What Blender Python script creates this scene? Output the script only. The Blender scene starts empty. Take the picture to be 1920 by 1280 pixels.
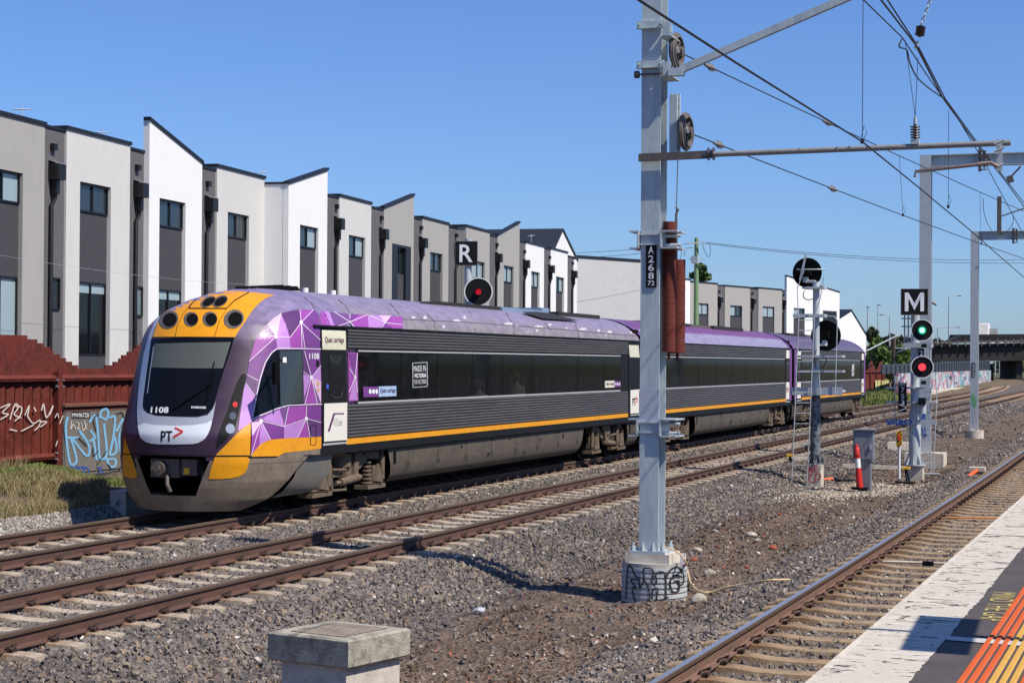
import bpy, bmesh, math, random
import numpy as np
from mathutils import Vector, Matrix
from mathutils.bvhtree import BVHTree
random.seed(7); np.random.seed(7)
scene = bpy.context.scene
COL = scene.collection
R = math.radians

# ------------------------------------------------------------------ camera, sky, sun, exposure
FPX = 3450.0                       # focal length in photo pixels (photo 1920 x 1280)
CAM = Vector((0.0, 0.0, 2.57))     # rail top is z = 0, tracks run along +Y
YAW = math.atan(1190.0/FPX); PITCH = math.atan(38.3/FPX); ROLL = 0.0065
_f = Vector((-math.sin(YAW)*math.cos(PITCH), math.cos(YAW)*math.cos(PITCH), math.sin(PITCH)))
_r0 = Vector((math.cos(YAW), math.sin(YAW), 0.0)); _u0 = _r0.cross(_f)
_r = _r0*math.cos(ROLL) + _u0*math.sin(ROLL); _u = _u0*math.cos(ROLL) - _r0*math.sin(ROLL)
cd = bpy.data.cameras.new("camera"); cam = bpy.data.objects.new("camera", cd); COL.objects.link(cam)
cd.sensor_width = 36.0; cd.lens = 36.0*FPX/1920.0; cd.clip_start = 0.1; cd.clip_end = 6000
cam.matrix_world = Matrix(((_r.x, _u.x, -_f.x, CAM.x), (_r.y, _u.y, -_f.y, CAM.y), (_r.z, _u.z, -_f.z, CAM.z), (0, 0, 0, 1)))
scene.camera = cam

SUN = Vector((0.59, -0.16, 0.79)).normalized()
w = bpy.data.worlds.new("World"); scene.world = w; w.use_nodes = True
nt = w.node_tree; bg = nt.nodes["Background"]
sky = nt.nodes.new("ShaderNodeTexSky"); sky.sky_type = 'NISHITA'; sky.sun_disc = False
sky.sun_elevation = math.asin(SUN.z); sky.sun_rotation = math.atan2(SUN.x, SUN.y)
sky.altitude = 0; sky.air_density = 1.0; sky.dust_density = 0.4; sky.ozone_density = 3.0
tint = nt.nodes.new("ShaderNodeVectorMath"); tint.operation = 'MULTIPLY'; tint.inputs[1].default_value = (0.45, 0.61, 0.93)   # clear deep blue day
nt.links.new(sky.outputs[0], tint.inputs[0]); nt.links.new(tint.outputs[0], bg.inputs[0]); bg.inputs[1].default_value = 0.105
sl = bpy.data.lights.new("sun", 'SUN'); sl.energy = 4.35; sl.angle = R(0.53); sl.color = (1.0, 0.93, 0.81)
so = bpy.data.objects.new("sun", sl); COL.objects.link(so); so.location = (30, -10, 60)
so.rotation_euler = SUN.to_track_quat('Z', 'Y').to_euler()
vs = scene.view_settings; vs.view_transform = 'Standard'; vs.look = 'None'; vs.exposure = 0.47; vs.gamma = 1.0
scene.cycles.max_bounces = 6; scene.cycles.transparent_max_bounces = 12

# ------------------------------------------------------------------ picture <-> place helpers
def ray(px, py):
    return _f + _r*((px-960.0)/FPX) + _u*((640.0-py)/FPX)
def at_z(px, py, z):
    d = ray(px, py); return CAM + d*((z-CAM.z)/d.z)
def at_x(px, py, X):
    d = ray(px, py); return CAM + d*((X-CAM.x)/d.x)
def at_y(px, py, Y):
    d = ray(px, py); return CAM + d*((Y-CAM.y)/d.y)
def at_d(px, py, dist):
    return CAM + ray(px, py)*dist
def at_pl(px, py, p0, n):
    d = ray(px, py); return CAM + d*((p0-CAM).dot(n)/d.dot(n))

# ------------------------------------------------------------------ materials
def lin(c):
    c = c/255.0
    return c/12.92 if c <= 0.04045 else ((c+0.055)/1.055)**2.4
def C(r, g, b, k=1.0):
    return (lin(r)*k, lin(g)*k, lin(b)*k)
def mat(name, col, rough=0.6, metal=0.0, var=0.12, scale=3.0, bump=0.0, bscale=40.0, col2=None, spec=0.5, emis=None, est=0.0, alpha=None, mixlo=0.45, mixhi=0.7, coat=0.0, stretch=None):
    m = bpy.data.materials.new(name); m.use_nodes = True
    t = m.node_tree; N = t.nodes; L = t.links; p = N["Principled BSDF"]
    p.inputs["Base Color"].default_value = (*col, 1); p.inputs["Roughness"].default_value = rough
    p.inputs["Metallic"].default_value = metal; p.inputs["Specular IOR Level"].default_value = spec
    if coat: p.inputs["Coat Weight"].default_value = coat; p.inputs["Coat Roughness"].default_value = 0.08
    if emis is not None:
        p.inputs["Emission Color"].default_value = (*emis, 1); p.inputs["Emission Strength"].default_value = est
    if alpha is not None: p.inputs["Alpha"].default_value = alpha
    tc = N.new("ShaderNodeTexCoord")
    src = tc.outputs["Object"]
    if stretch:
        mp = N.new("ShaderNodeMapping"); mp.inputs["Scale"].default_value = stretch
        L.new(src, mp.inputs["Vector"]); src = mp.outputs["Vector"]
    if var > 0 or col2 is not None:
        n1 = N.new("ShaderNodeTexNoise"); n1.inputs["Scale"].default_value = scale; n1.inputs["Detail"].default_value = 6; n1.inputs["Roughness"].default_value = 0.65
        L.new(src, n1.inputs["Vector"])
        n2 = N.new("ShaderNodeTexNoise"); n2.inputs["Scale"].default_value = scale*9.0; n2.inputs["Detail"].default_value = 4
        L.new(src, n2.inputs["Vector"])
        a = N.new("ShaderNodeMath"); a.operation = 'ADD'; L.new(n1.outputs["Fac"], a.inputs[0]); L.new(n2.outputs["Fac"], a.inputs[1])
        mr = N.new("ShaderNodeMapRange"); mr.inputs["From Min"].default_value = 0.6; mr.inputs["From Max"].default_value = 1.4
        mr.inputs["To Min"].default_value = 1.0-var; mr.inputs["To Max"].default_value = 1.0+var; L.new(a.outputs[0], mr.inputs["Value"])
        base = None
        if col2 is not None:
            n3 = N.new("ShaderNodeTexNoise"); n3.inputs["Scale"].default_value = scale*1.7; n3.inputs["Detail"].default_value = 8; n3.inputs["Roughness"].default_value = 0.7
            L.new(src, n3.inputs["Vector"])
            rp = N.new("ShaderNodeValToRGB"); rp.color_ramp.elements[0].position = mixlo; rp.color_ramp.elements[1].position = mixhi
            rp.color_ramp.elements[0].color = (*col, 1); rp.color_ramp.elements[1].color = (*col2, 1); L.new(n3.outputs["Fac"], rp.inputs["Fac"]); base = rp.outputs["Color"]
        mx = N.new("ShaderNodeVectorMath"); mx.operation = 'SCALE'
        if base is not None: L.new(base, mx.inputs[0])
        else: mx.inputs[0].default_value = col
        L.new(mr.outputs[0], mx.inputs["Scale"]); L.new(mx.outputs["Vector"], p.inputs["Base Color"])
        mr2 = N.new("ShaderNodeMapRange"); mr2.inputs["From Min"].default_value = 0.35; mr2.inputs["From Max"].default_value = 0.65
        mr2.inputs["To Min"].default_value = max(0.02, rough*0.8); mr2.inputs["To Max"].default_value = min(1, rough*1.2); L.new(n2.outputs["Fac"], mr2.inputs["Value"]); L.new(mr2.outputs[0], p.inputs["Roughness"])
    if bump > 0:
        nb = N.new("ShaderNodeTexNoise"); nb.inputs["Scale"].default_value = bscale; nb.inputs["Detail"].default_value = 5; L.new(src, nb.inputs["Vector"])
        b = N.new("ShaderNodeBump"); b.inputs["Strength"].default_value = bump; b.inputs["Distance"].default_value = 0.02
        L.new(nb.outputs["Fac"], b.inputs["Height"]); L.new(b.outputs["Normal"], p.inputs["Normal"])
    return m

M = {}
M['galv'] = mat("galvanised_steel", C(174, 184, 188), 0.55, 0.0, 0.16, 2.2, 0.05, 60, col2=C(150, 164, 172), stretch=(2.5, 2.5, .4))
M['galv_light'] = mat("galvanised_light", C(172, 178, 182), 0.5, 0.05, 0.12, 4)
M['steel_dark'] = mat("weathered_steel", C(92, 86, 82), 0.6, 0.3, 0.2, 6, col2=C(120, 105, 95))
M['wire'] = mat("wire_copper_dark", C(52, 50, 52), 0.5, 0.4, 0.1, 5)
M['insul'] = mat("insulator_brown", C(70, 58, 60), 0.35, 0, 0.1, 10)
M['black'] = mat("black_paint", C(22, 22, 23), 0.6, 0, 0.1, 5, spec=.2)
M['matblack'] = mat("matt_black", C(12, 12, 13), 0.9, 0, 0.1, 5, spec=0.1)
M['white_paint'] = mat("white_paint", (0.74, 0.74, 0.74), 0.5, 0, 0.06, 3)
M['letter'] = mat("letter_white", (0.72, 0.73, 0.74), 0.5, 0, 0.04, 3)
M['rust'] = mat("rust_red_counterweight", C(104, 38, 26, .8), 0.85, 0, 0.2, 8, 0.1, 60)
M['concrete'] = mat("concrete", C(160, 153, 142), 0.9, 0, 0.2, 2.2, 0.3, 45, col2=C(120, 112, 100))
M['concrete_old'] = mat("mossy_concrete", C(160, 154, 140), 0.95, 0, 0.24, 3.5, 0.45, 50, col2=C(104, 98, 86), mixlo=0.45, mixhi=0.68)
M['concrete_pale'] = mat("pale_concrete", C(200, 190, 176), 0.9, 0, 0.14, 3, 0.2, 50, col2=C(165, 154, 140))
M['rail_side'] = mat("rail_rust", C(98, 67, 55, .76), 0.85, 0.0, 0.25, 1.2, 0.1, 40, col2=C(76, 58, 48, .76), stretch=(6, 0.6, 6))
M['rail_head'] = mat("rail_head_side", C(84, 66, 54), 0.75, 0.1, 0.18, 2)
M['rail_top_dull'] = mat("rail_head_dull", C(112, 98, 82), 0.5, 0.3, 0.15, 2)
M['rail_top_shiny'] = mat("rail_head_polished", C(176, 178, 184), 0.33, 0.7, 0.06, 3)
M['rail_side_p'] = mat("rail_rust_brown", C(120, 90, 76, .85), 0.85, 0.0, 0.2, 1.2, 0.1, 40, col2=C(98, 74, 62, .85), stretch=(6, 0.6, 6))
M['boom'] = mat("boom_grey", C(150, 148, 144, .8), .5, .1, .12, 4)
M['clip'] = mat("rail_clip", C(58, 42, 36), 0.8, 0.2, 0.2, 20)
M['sleeper_b'] = mat("sleeper_pale", C(172, 160, 142), 0.95, 0, 0.22, 2.4, 0.4, 40, col2=C(140, 122, 104))
M['sleeper_p'] = mat("sleeper_brown", C(150, 128, 102), 0.95, 0, 0.22, 2.4, 0.4, 40, col2=C(112, 94, 76))
def stain(m, rust):
    t = m.node_tree; N = t.nodes; L = t.links; p = N["Principled BSDF"]; old = p.inputs["Base Color"].links[0].from_socket
    tc = N.new("ShaderNodeTexCoord"); s = N.new("ShaderNodeSeparateXYZ"); L.new(tc.outputs["Object"], s.inputs[0])
    a = N.new("ShaderNodeMath"); a.operation = 'ABSOLUTE'; L.new(s.outputs[0], a.inputs[0])
    b = N.new("ShaderNodeMath"); b.operation = 'SUBTRACT'; L.new(a.outputs[0], b.inputs[0]); b.inputs[1].default_value = .80
    c = N.new("ShaderNodeMath"); c.operation = 'ABSOLUTE'; L.new(b.outputs[0], c.inputs[0])
    g = N.new("ShaderNodeNewGeometry"); n = N.new("ShaderNodeTexNoise"); n.inputs["Scale"].default_value = 9; n.inputs["Detail"].default_value = 5; L.new(g.outputs["Position"], n.inputs["Vector"])
    d = N.new("ShaderNodeMath"); d.operation = 'MULTIPLY_ADD'; L.new(n.outputs["Fac"], d.inputs[0]); d.inputs[1].default_value = -.5; L.new(c.outputs[0], d.inputs[2])
    q = N.new("ShaderNodeMapRange"); q.inputs["From Min"].default_value = -.18; q.inputs["From Max"].default_value = .12; q.inputs["To Min"].default_value = .8; q.inputs["To Max"].default_value = 0; L.new(d.outputs[0], q.inputs["Value"])
    x = N.new("ShaderNodeMix"); x.data_type = 'RGBA'; L.new(q.outputs[0], x.inputs[0]); L.new(old, x.inputs[6]); x.inputs[7].default_value = (*rust, 1); L.new(x.outputs[2], p.inputs["Base Color"])
stain(M['sleeper_b'], C(128, 92, 64)); stain(M['sleeper_p'], C(112, 84, 60))
M['red'] = mat("red_paint", C(196, 40, 36), 0.5, 0, 0.1, 6)
M['orange'] = mat("orange_plastic", C(226, 96, 40), 0.5, 0, 0.1, 6)
M['yellow'] = mat("yellow_paint", C(226, 178, 40), 0.5, 0, 0.12, 5)
M['cable'] = mat("cable_cream", C(205, 180, 140), 0.6, 0, 0.1, 8)

# ------------------------------------------------------------------ mesh builder
class MB:
    def __init__(s): s.v = []; s.f = []; s.mi = []; s.sm = []; s.k = 0; s.smooth = False
    def add(s, vs, fs):
        o = len(s.v); s.v.extend([tuple(v) for v in vs])
        for f in fs: s.f.append(tuple(i+o for i in f)); s.mi.append(s.k); s.sm.append(s.smooth)
    def obox(s, c, ax, ay, az):                       # centre + three half-axis vectors
        c, ax, ay, az = Vector(c), Vector(ax), Vector(ay), Vector(az); vs = []
        for k in (-1, 1):
            for j in (-1, 1):
                for i in (-1, 1): vs.append(c+ax*i+ay*j+az*k)
        s.add(vs, [(0, 2, 3, 1), (4, 5, 7, 6), (0, 1, 5, 4), (2, 6, 7, 3), (0, 4, 6, 2), (1, 3, 7, 5)])
    def box(s, x0, x1, y0, y1, z0, z1):
        s.obox(((x0+x1)/2, (y0+y1)/2, (z0+z1)/2), ((x1-x0)/2, 0, 0), (0, (y1-y0)/2, 0), (0, 0, (z1-z0)/2))
    def beam(s, p, q, wd, ht=None, up=(0, 0, 1)):
        p, q = Vector(p), Vector(q); d = q-p; u = Vector(up)
        x = d.cross(u)
        if x.length < 1e-6: x = d.cross(Vector((1, 0, 0)))
        x.normalize(); z = x.cross(d).normalized()
        s.obox((p+q)/2, x*(wd/2), d/2, z*((ht or wd)/2))
    def tube(s, pts, r, n=8, caps=True):
        pts = [Vector(p) for p in pts]; rs = r if isinstance(r, (list, tuple)) else [r]*len(pts)
        t = (pts[1]-pts[0]).normalized(); a = t.cross(Vector((0, 0, 1)))
        if a.length < 1e-3: a = t.cross(Vector((1, 0, 0)))
        a.normalize(); vs = []
        for i, p in enumerate(pts):
            t2 = (pts[min(i+1, len(pts)-1)]-pts[max(i-1, 0)]).normalized()
            a = (a-t2*a.dot(t2)); a.normalize(); b = t2.cross(a)
            for k in range(n):
                g = 2*math.pi*k/n; vs.append(p+(a*math.cos(g)+b*math.sin(g))*rs[i])
        fs = []
        for i in range(len(pts)-1):
            for k in range(n): k2 = (k+1) % n; fs.append((i*n+k, i*n+k2, (i+1)*n+k2, (i+1)*n+k))
        sv = s.smooth; s.smooth = n > 6; s.add(vs, fs); s.smooth = False
        if caps:
            s.add(vs[:n], [tuple(reversed(range(n)))]); s.add(vs[-n:], [tuple(range(n))])
        s.smooth = sv
    def cyl(s, p, q, r, n=16): s.tube([p, q], r, n)
    def ring(s, c, axis, r0, r1, th, n=32):           # flat ring with thickness
        c = Vector(c); ax = Vector(axis).normalized(); a = ax.cross(Vector((0, 0, 1)))
        if a.length < 1e-3: a = Vector((1, 0, 0))
        a.normalize(); b = ax.cross(a); vs = []
        for k in range(n):
            g = 2*math.pi*k/n; e = a*math.cos(g)+b*math.sin(g)
            vs += [c+e*r0, c+e*r1, c+e*r1+ax*th, c+e*r0+ax*th]
        fs = []
        for k in range(n):
            o, q = 4*k, 4*((k+1) % n)
            for j in range(4): j2 = (j+1) % 4; fs.append((o+j, o+j2, q+j2, q+j))
        s.add(vs, fs)
    def prism(s, poly, vec):
        n = len(poly); vec = Vector(vec); vs = [Vector(p) for p in poly]; vs = vs+[p+vec for p in vs]
        fs = [tuple(range(n)), tuple(reversed(range(n, 2*n)))]
        for i in range(n): j = (i+1) % n; fs.append((j, i, n+i, n+j))
        s.add(vs, fs)
    def quad(s, a, b, c, d): s.add([a, b, c, d], [(0, 1, 2, 3)])
    def build(s, name, mats, parent=None, base=None):
        me = bpy.data.meshes.new(name); L = Vector((0, 0, 0))
        V = np.array(s.v, dtype=np.float64).reshape(-1, 3)
        if parent is not None: L = BASE[parent.name]
        elif base is not None: L = Vector(base)
        else:
            mn, mx = V.min(0), V.max(0); L = Vector(((mn[0]+mx[0])/2, (mn[1]+mx[1])/2, mn[2]))
        me.from_pydata((V-np.array(L)).tolist(), [], s.f)
        for m in (mats if isinstance(mats, (list, tuple)) else [mats]): me.materials.append(m)
        me.polygons.foreach_set("material_index", s.mi); me.polygons.foreach_set("use_smooth", s.sm)
        me.validate(); me.update()
        o = bpy.data.objects.new(name, me); COL.objects.link(o)
        if parent is not None: o.parent = parent
        else: o.location = L
        BASE[o.name] = L
        return o
BASE = {}
def tag(o, label=None, cat=None, group=None, kind=None):
    if label: o['label'] = label
    if cat: o['category'] = cat
    if group: o['group'] = group
    if kind: o['kind'] = kind
    return o
def thing(name, loc, label, cat, group=None):
    o = bpy.data.objects.new(name, None); COL.objects.link(o); o.location = loc; o.empty_display_size = 0.3
    BASE[o.name] = Vector(loc); return tag(o, label, cat, group)
def fix_normals(o):
    bm = bmesh.new(); bm.from_mesh(o.data); bmesh.ops.recalc_face_normals(bm, faces=bm.faces); bm.to_mesh(o.data); bm.free(); return o

# ------------------------------------------------------------------ lettering
_tc = {}
def text2d(s, bold=0.0, shear=0.0, space=1.0):
    key = (s, bold, shear, space)
    if key in _tc: return _tc[key]
    cu = bpy.data.curves.new("lettering", 'FONT'); cu.body = s; cu.resolution_u = 3; cu.offset = bold; cu.shear = shear; cu.space_character = space
    o = bpy.data.objects.new("lettering", cu); COL.objects.link(o); bpy.context.view_layer.update()
    me = bpy.data.meshes.new_from_object(o.evaluated_get(bpy.context.evaluated_depsgraph_get()))
    V = [(v.co.x, v.co.y) for v in me.vertices]; Fs = [tuple(p.vertices) for p in me.polygons]
    bpy.data.objects.remove(o); bpy.data.curves.remove(cu); bpy.data.meshes.remove(me)
    xs = [v[0] for v in V]; ys = [v[1] for v in V]; x0, x1, y0, y1 = min(xs), max(xs), min(ys), max(ys)
    V = [((x-x0)/(x1-x0), (y-y0)/(y1-y0)) for x, y in V]
    _tc[key] = (V, Fs); return _tc[key]
def text(mb, s, p0, ex, ey, off, bold=0.0, shear=0.0, space=1.0):
    """lettering filling the parallelogram p0, p0+ex, p0+ey, pushed out by off"""
    V, Fs = text2d(s, bold, shear, space); p0, ex, ey, off = Vector(p0), Vector(ex), Vector(ey), Vector(off)
    mb.add([p0+ex*x+ey*y+off for x, y in V], Fs)

# ------------------------------------------------------------------ patches laid on a curved surface
def _lay(mb, V2, Fs, bvh, off):
    ok = {}; vs = []
    for i, (px, py) in enumerate(V2):
        d = ray(px, py).normalized(); h = bvh.ray_cast(CAM, d, 400)
        if h[0] is None: continue
        n = h[1] if h[1].dot(d) < 0 else -h[1]
        ok[i] = len(vs); vs.append(h[0]+n*off)
    sv = mb.smooth; mb.smooth = True
    mb.add(vs, [tuple(ok[i] for i in f) for f in Fs if all(i in ok for i in f)]); mb.smooth = sv
def patch(mb, poly, bvh, off=0.006, step=6):
    bm = bmesh.new(); vs = [bm.verts.new((x, y, 0)) for x, y in poly]; bm.faces.new(vs)
    bmesh.ops.triangulate(bm, faces=bm.faces[:])
    for ax in (0, 1):
        lo = min(p[ax] for p in poly); hi = max(p[ax] for p in poly); c = math.floor(lo/step)*step+step
        while c < hi:
            co = (c, 0, 0) if ax == 0 else (0, c, 0); no = (1, 0, 0) if ax == 0 else (0, 1, 0)
            bmesh.ops.bisect_plane(bm, geom=bm.verts[:]+bm.edges[:]+bm.faces[:], plane_co=co, plane_no=no, dist=1e-5)
            c += step
    bmesh.ops.remove_doubles(bm, verts=bm.verts[:], dist=1e-4)
    bm.verts.index_update()
    _lay(mb, [(v.co.x, v.co.y) for v in bm.verts], [tuple(v.index for v in f.verts) for f in bm.faces], bvh, off); bm.free()
def line_patch(mb, pts, wpx, bvh, off=0.01, step=8):
    for si, (a, b) in enumerate(zip(pts[:-1], pts[1:])):
        dx, dy = b[0]-a[0], b[1]-a[1]; l = math.hypot(dx, dy)
        if l < 1e-6: continue
        mb.seg = getattr(mb, 'seg', 0)+1; o_ = off+.0005*(mb.seg % 7)
        nx, ny = -dy/l*wpx/2, dx/l*wpx/2; n = max(1, int(l/step)); V = []; Fs = []
        for i in range(n+1):
            t = i/n; V += [(a[0]+dx*t+nx, a[1]+dy*t+ny), (a[0]+dx*t-nx, a[1]+dy*t-ny)]
            if i: Fs.append((2*i-2, 2*i-1, 2*i+1, 2*i))
        _lay(mb, V, Fs, bvh, o_)
def ell(cx, cy, rx, ry, n=24, rot=0.0):
    return [(cx+rx*math.cos(2*math.pi*k/n)*math.cos(rot)-ry*math.sin(2*math.pi*k/n)*math.sin(rot), cy+rx*math.cos(2*math.pi*k/n)*math.sin(rot)+ry*math.sin(2*math.pi*k/n)*math.cos(rot)) for k in range(n)]
def text_patch(mb, s, p00, p10, p01, bvh, off=0.012, bold=0.0, shear=0.0):
    """lettering on a surface; p00 bottom left, p10 bottom right, p01 top left in photo pixels"""
    V, Fs = text2d(s, bold, shear); bm = bmesh.new()
    vv = [bm.verts.new((p00[0]+(p10[0]-p00[0])*x+(p01[0]-p00[0])*y, p00[1]+(p10[1]-p00[1])*x+(p01[1]-p00[1])*y, 0)) for x, y in V]
    for f in Fs:
        try: bm.faces.new([vv[i] for i in f])
        except ValueError: pass
    xs_ = [v.co.x for v in vv]; ys_ = [v.co.y for v in vv]
    for ax, lo, hi in ((0, min(xs_), max(xs_)), (1, min(ys_), max(ys_))):
        c = lo+3
        while c < hi:
            bmesh.ops.bisect_plane(bm, geom=bm.verts[:]+bm.edges[:]+bm.faces[:], plane_co=(c, 0, 0) if ax == 0 else (0, c, 0), plane_no=(1, 0, 0) if ax == 0 else (0, 1, 0), dist=1e-5); c += 3
    bm.verts.index_update()
    _lay(mb, [(v.co.x, v.co.y) for v in bm.verts], [tuple(v.index for v in f.verts) for f in bm.faces], bvh, off); bm.free()
def bvh_of(objs):
    vs = []; fs = []
    for o in objs:
        k = len(vs); L = BASE[o.name]; vs += [v.co+L for v in o.data.vertices]; fs += [tuple(i+k for i in p.vertices) for p in o.data.polygons]
    return BVHTree.FromPolygons(vs, fs)

# ------------------------------------------------------------------ alignments and ground shape
def xA(Y): return -14.9 - (3.4e-4*(min(Y, 260)-150)**2 + max(0, Y-260)*0.075 if Y > 150 else 0)
def xB(Y): return -10.95 - (max(0, Y-230)*0.03)
def xP(Y): return -2.66 - (1.85e-4*(52-Y)**2 if Y < 52 else 0)
def xE(Y): return xP(Y)+1.52                                   # platform edge
PX = np.array([-3000, -24, -20.4, -19.4, -18.4, -17.6, -17.0, -16.6, -16.2, -13.3, -12.6, -9.6, -9.2, -8.85, -8.15, -6.6, -5.4, -4.6, -4.2, -1.6, -1.0, 3000.])
PZ = np.array([0.3, 0.3, 0.3, 0.22, -0.02, -0.22, -0.33, -0.27, -0.24, -0.24, -0.24, -0.24, -0.27, -0.36, -0.56, -0.56, -0.48, -0.27, -0.25, -0.25, -0.4, -0.4])
_gr = np.random.RandomState(3); _T = _gr.rand(64, 64)
def vnoise(x, y):
    x = np.asarray(x, float); y = np.asarray(y, float); xi = np.floor(x).astype(int); yi = np.floor(y).astype(int); fx = x-xi; fy = y-yi
    fx = fx*fx*(3-2*fx); fy = fy*fy*(3-2*fy); g = lambda a, b: _T[a % 64, b % 64]
    return (g(xi, yi)*(1-fx)+g(xi+1, yi)*fx)*(1-fy)+(g(xi, yi+1)*(1-fx)+g(xi+1, yi+1)*fx)*fy - 0.5
def gz(X, Y):
    X = np.asarray(X, float); Y = np.asarray(Y, float)
    z = np.interp(X, PX, PZ)
    open_ = np.clip((X+8.3)/0.8, 0, 1)*np.clip((-4.9-X)/0.5, 0, 1)
    bank = np.clip((-17.2-X)/0.8, 0, 1)*np.clip((X+80)/40, 0, 1)
    amp = 0.02+0.11*open_+0.16*bank
    z = z+amp*(vnoise(X*0.9, Y*0.7)+0.5*vnoise(X*2.3+9, Y*2.1)+0.25*vnoise(X*6.1, Y*5.7+3))
    bank2 = np.clip((-17.0-X)/0.4, 0, 1)*np.clip((X+20.6)/1.0, 0, 1)*np.clip((31.6-Y)/1.6, 0, 1)*np.clip((Y-16)/3, 0, 1)
    return z+0.22*bank2
def gz1(X, Y): return float(gz(np.array([X]), np.array([Y]))[0])

xs = np.concatenate([[-3000, -600, -200, -100, -60, -40, -30, -26, -23], np.arange(-21, -17, 0.2), np.arange(-17, -9.2, 0.3), np.arange(-9.2, -4.0, 0.12), np.arange(-4, -0.9, 0.4), [0, 5, 20, 60, 200, 600, 3000]])
ys = np.concatenate([[-300, -60, -10, 5], np.arange(11, 50, 0.2), np.arange(50, 100, 1.0), np.arange(100, 300, 8), [320, 400, 600, 1000, 2000, 4500]])
GX, GY = np.meshgrid(xs, ys); GZ = gz(GX, GY); nx, ny = len(xs), len(ys)
V = np.stack([GX.ravel(), GY.ravel(), GZ.ravel()], 1)
I = np.arange(nx*ny).reshape(ny, nx); F = np.stack([I[:-1, :-1].ravel(), I[:-1, 1:].ravel(), I[1:, 1:].ravel(), I[1:, :-1].ravel()], 1)
def np_mesh(name, V, F, mats, smooth=False):
    me = bpy.data.meshes.new(name); k = F.shape[1]
    me.vertices.add(len(V)); me.vertices.foreach_set("co", V.astype(np.float32).ravel())
    me.loops.add(F.size); me.loops.foreach_set("vertex_index", F.astype(np.int32).ravel())
    me.polygons.add(len(F)); me.polygons.foreach_set("loop_start", np.arange(0, F.size, k, dtype=np.int32)); me.polygons.foreach_set("loop_total", np.full(len(F), k, dtype=np.int32))
    me.polygons.foreach_set("use_smooth", np.full(len(F), smooth)); me.update(calc_edges=True); me.validate()
    for m in mats: me.materials.append(m)
    o = bpy.data.objects.new(name, me); COL.objects.link(o); BASE[o.name] = Vector((0, 0, 0)); return o

def ground_mat():
    m = bpy.data.materials.new("ground_ballast_and_soil"); m.use_nodes = True; t = m.node_tree; N = t.nodes; L = t.links; p = N["Principled BSDF"]
    p.inputs["Roughness"].default_value = 0.95; p.inputs["Specular IOR Level"].default_value = 0.2
    g = N.new("ShaderNodeNewGeometry"); sx = N.new("ShaderNodeSeparateXYZ"); L.new(g.outputs["Position"], sx.inputs[0])
    def noise(sc, det=6):
        n = N.new("ShaderNodeTexNoise"); n.inputs["Scale"].default_value = sc; n.inputs["Detail"].default_value = det; n.inputs["Roughness"].default_value = 0.7; L.new(g.outputs["Position"], n.inputs["Vector"]); return n.outputs["Fac"]
    def ramp(fac, stops):
        r = N.new("ShaderNodeValToRGB"); e = r.color_ramp.elements
        while len(e) < len(stops): e.new(0.5)
        for el, (q, c) in zip(e, stops): el.position = q; el.color = (*c, 1)
        L.new(fac, r.inputs[0]); return r.outputs["Color"]
    def mixc(f, a, b):
        x = N.new("ShaderNodeMix"); x.data_type = 'RGBA'; L.new(f, x.inputs[0]); L.new(a, x.inputs[6]); L.new(b, x.inputs[7]); return x.outputs[2]
    def edge(x0, x1, amt):
        a = N.new("ShaderNodeMath"); a.operation = 'MULTIPLY_ADD'; L.new(noise(1.3), a.inputs[0]); a.inputs[1].default_value = amt; L.new(sx.outputs[0], a.inputs[2])
        q = N.new("ShaderNodeMapRange"); q.inputs["From Min"].default_value = x0+amt/2; q.inputs["From Max"].default_value = x1+amt/2; L.new(a.outputs[0], q.inputs["Value"]); return q.outputs[0]
    vo = N.new("ShaderNodeTexVoronoi"); vo.inputs["Scale"].default_value = 17.0; L.new(g.outputs["Position"], vo.inputs["Vector"])
    ballast = ramp(vo.outputs["Color"], [(0.0, C(70, 64, 62, .8)), (0.5, C(112, 104, 100, .8)), (1.0, C(150, 138, 128, .8))])
    dirt = ramp(noise(7), [(0.3, C(88, 74, 64, .95)), (0.55, C(118, 101, 88, .95)), (0.75, C(142, 125, 110, .95))])
    soil = ramp(noise(5), [(0.3, C(84, 72, 56, .8)), (0.55, C(120, 106, 88, .8)), (0.75, C(150, 138, 122, .8))])
    def patchy(c):
        q_ = N.new("ShaderNodeMapRange"); q_.inputs["From Min"].default_value = .3; q_.inputs["From Max"].default_value = .7; q_.inputs["To Min"].default_value = .66; q_.inputs["To Max"].default_value = 1.2; L.new(noise(1.1, 10), q_.inputs["Value"])
        s_ = N.new("ShaderNodeVectorMath"); s_.operation = 'SCALE'; L.new(c, s_.inputs[0]); L.new(q_.outputs[0], s_.inputs["Scale"]); return s_.outputs["Vector"]
    ballast = patchy(ballast); dirt = patchy(dirt)
    far = ramp(noise(0.02), [(0.4, C(84, 92, 60, .8)), (0.6, C(120, 112, 84, .8))])
    c = mixc(edge(-8.1, -7.5, 1.4), ballast, dirt)
    c = mixc(edge(-5.1, -4.6, 1.2), c, ballast)
    inv = edge(-17.4, -17.0, 0.9)
    c = mixc(inv, soil, c)
    q = N.new("ShaderNodeMapRange"); q.inputs["From Min"].default_value = 300; q.inputs["From Max"].default_value = 420; L.new(sx.outputs[1], q.inputs["Value"])
    c = mixc(q.outputs[0], c, far)
    L.new(c, p.inputs["Base Color"])
    bp = N.new("ShaderNodeBump"); bp.inputs["Strength"].default_value = 0.9; bp.inputs["Distance"].default_value = 0.05; L.new(vo.outputs["Distance"], bp.inputs["Height"])
    b2 = N.new("ShaderNodeBump"); b2.inputs["Strength"].default_value = 0.6; b2.inputs["Distance"].default_value = 0.03; L.new(noise(30, 4), b2.inputs["Height"]); L.new(bp.outputs["Normal"], b2.inputs["Normal"]); L.new(b2.outputs["Normal"], p.inputs["Normal"])
    return m
tag(np_mesh("ground", V, F, [ground_mat()], True), kind="structure")

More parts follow.
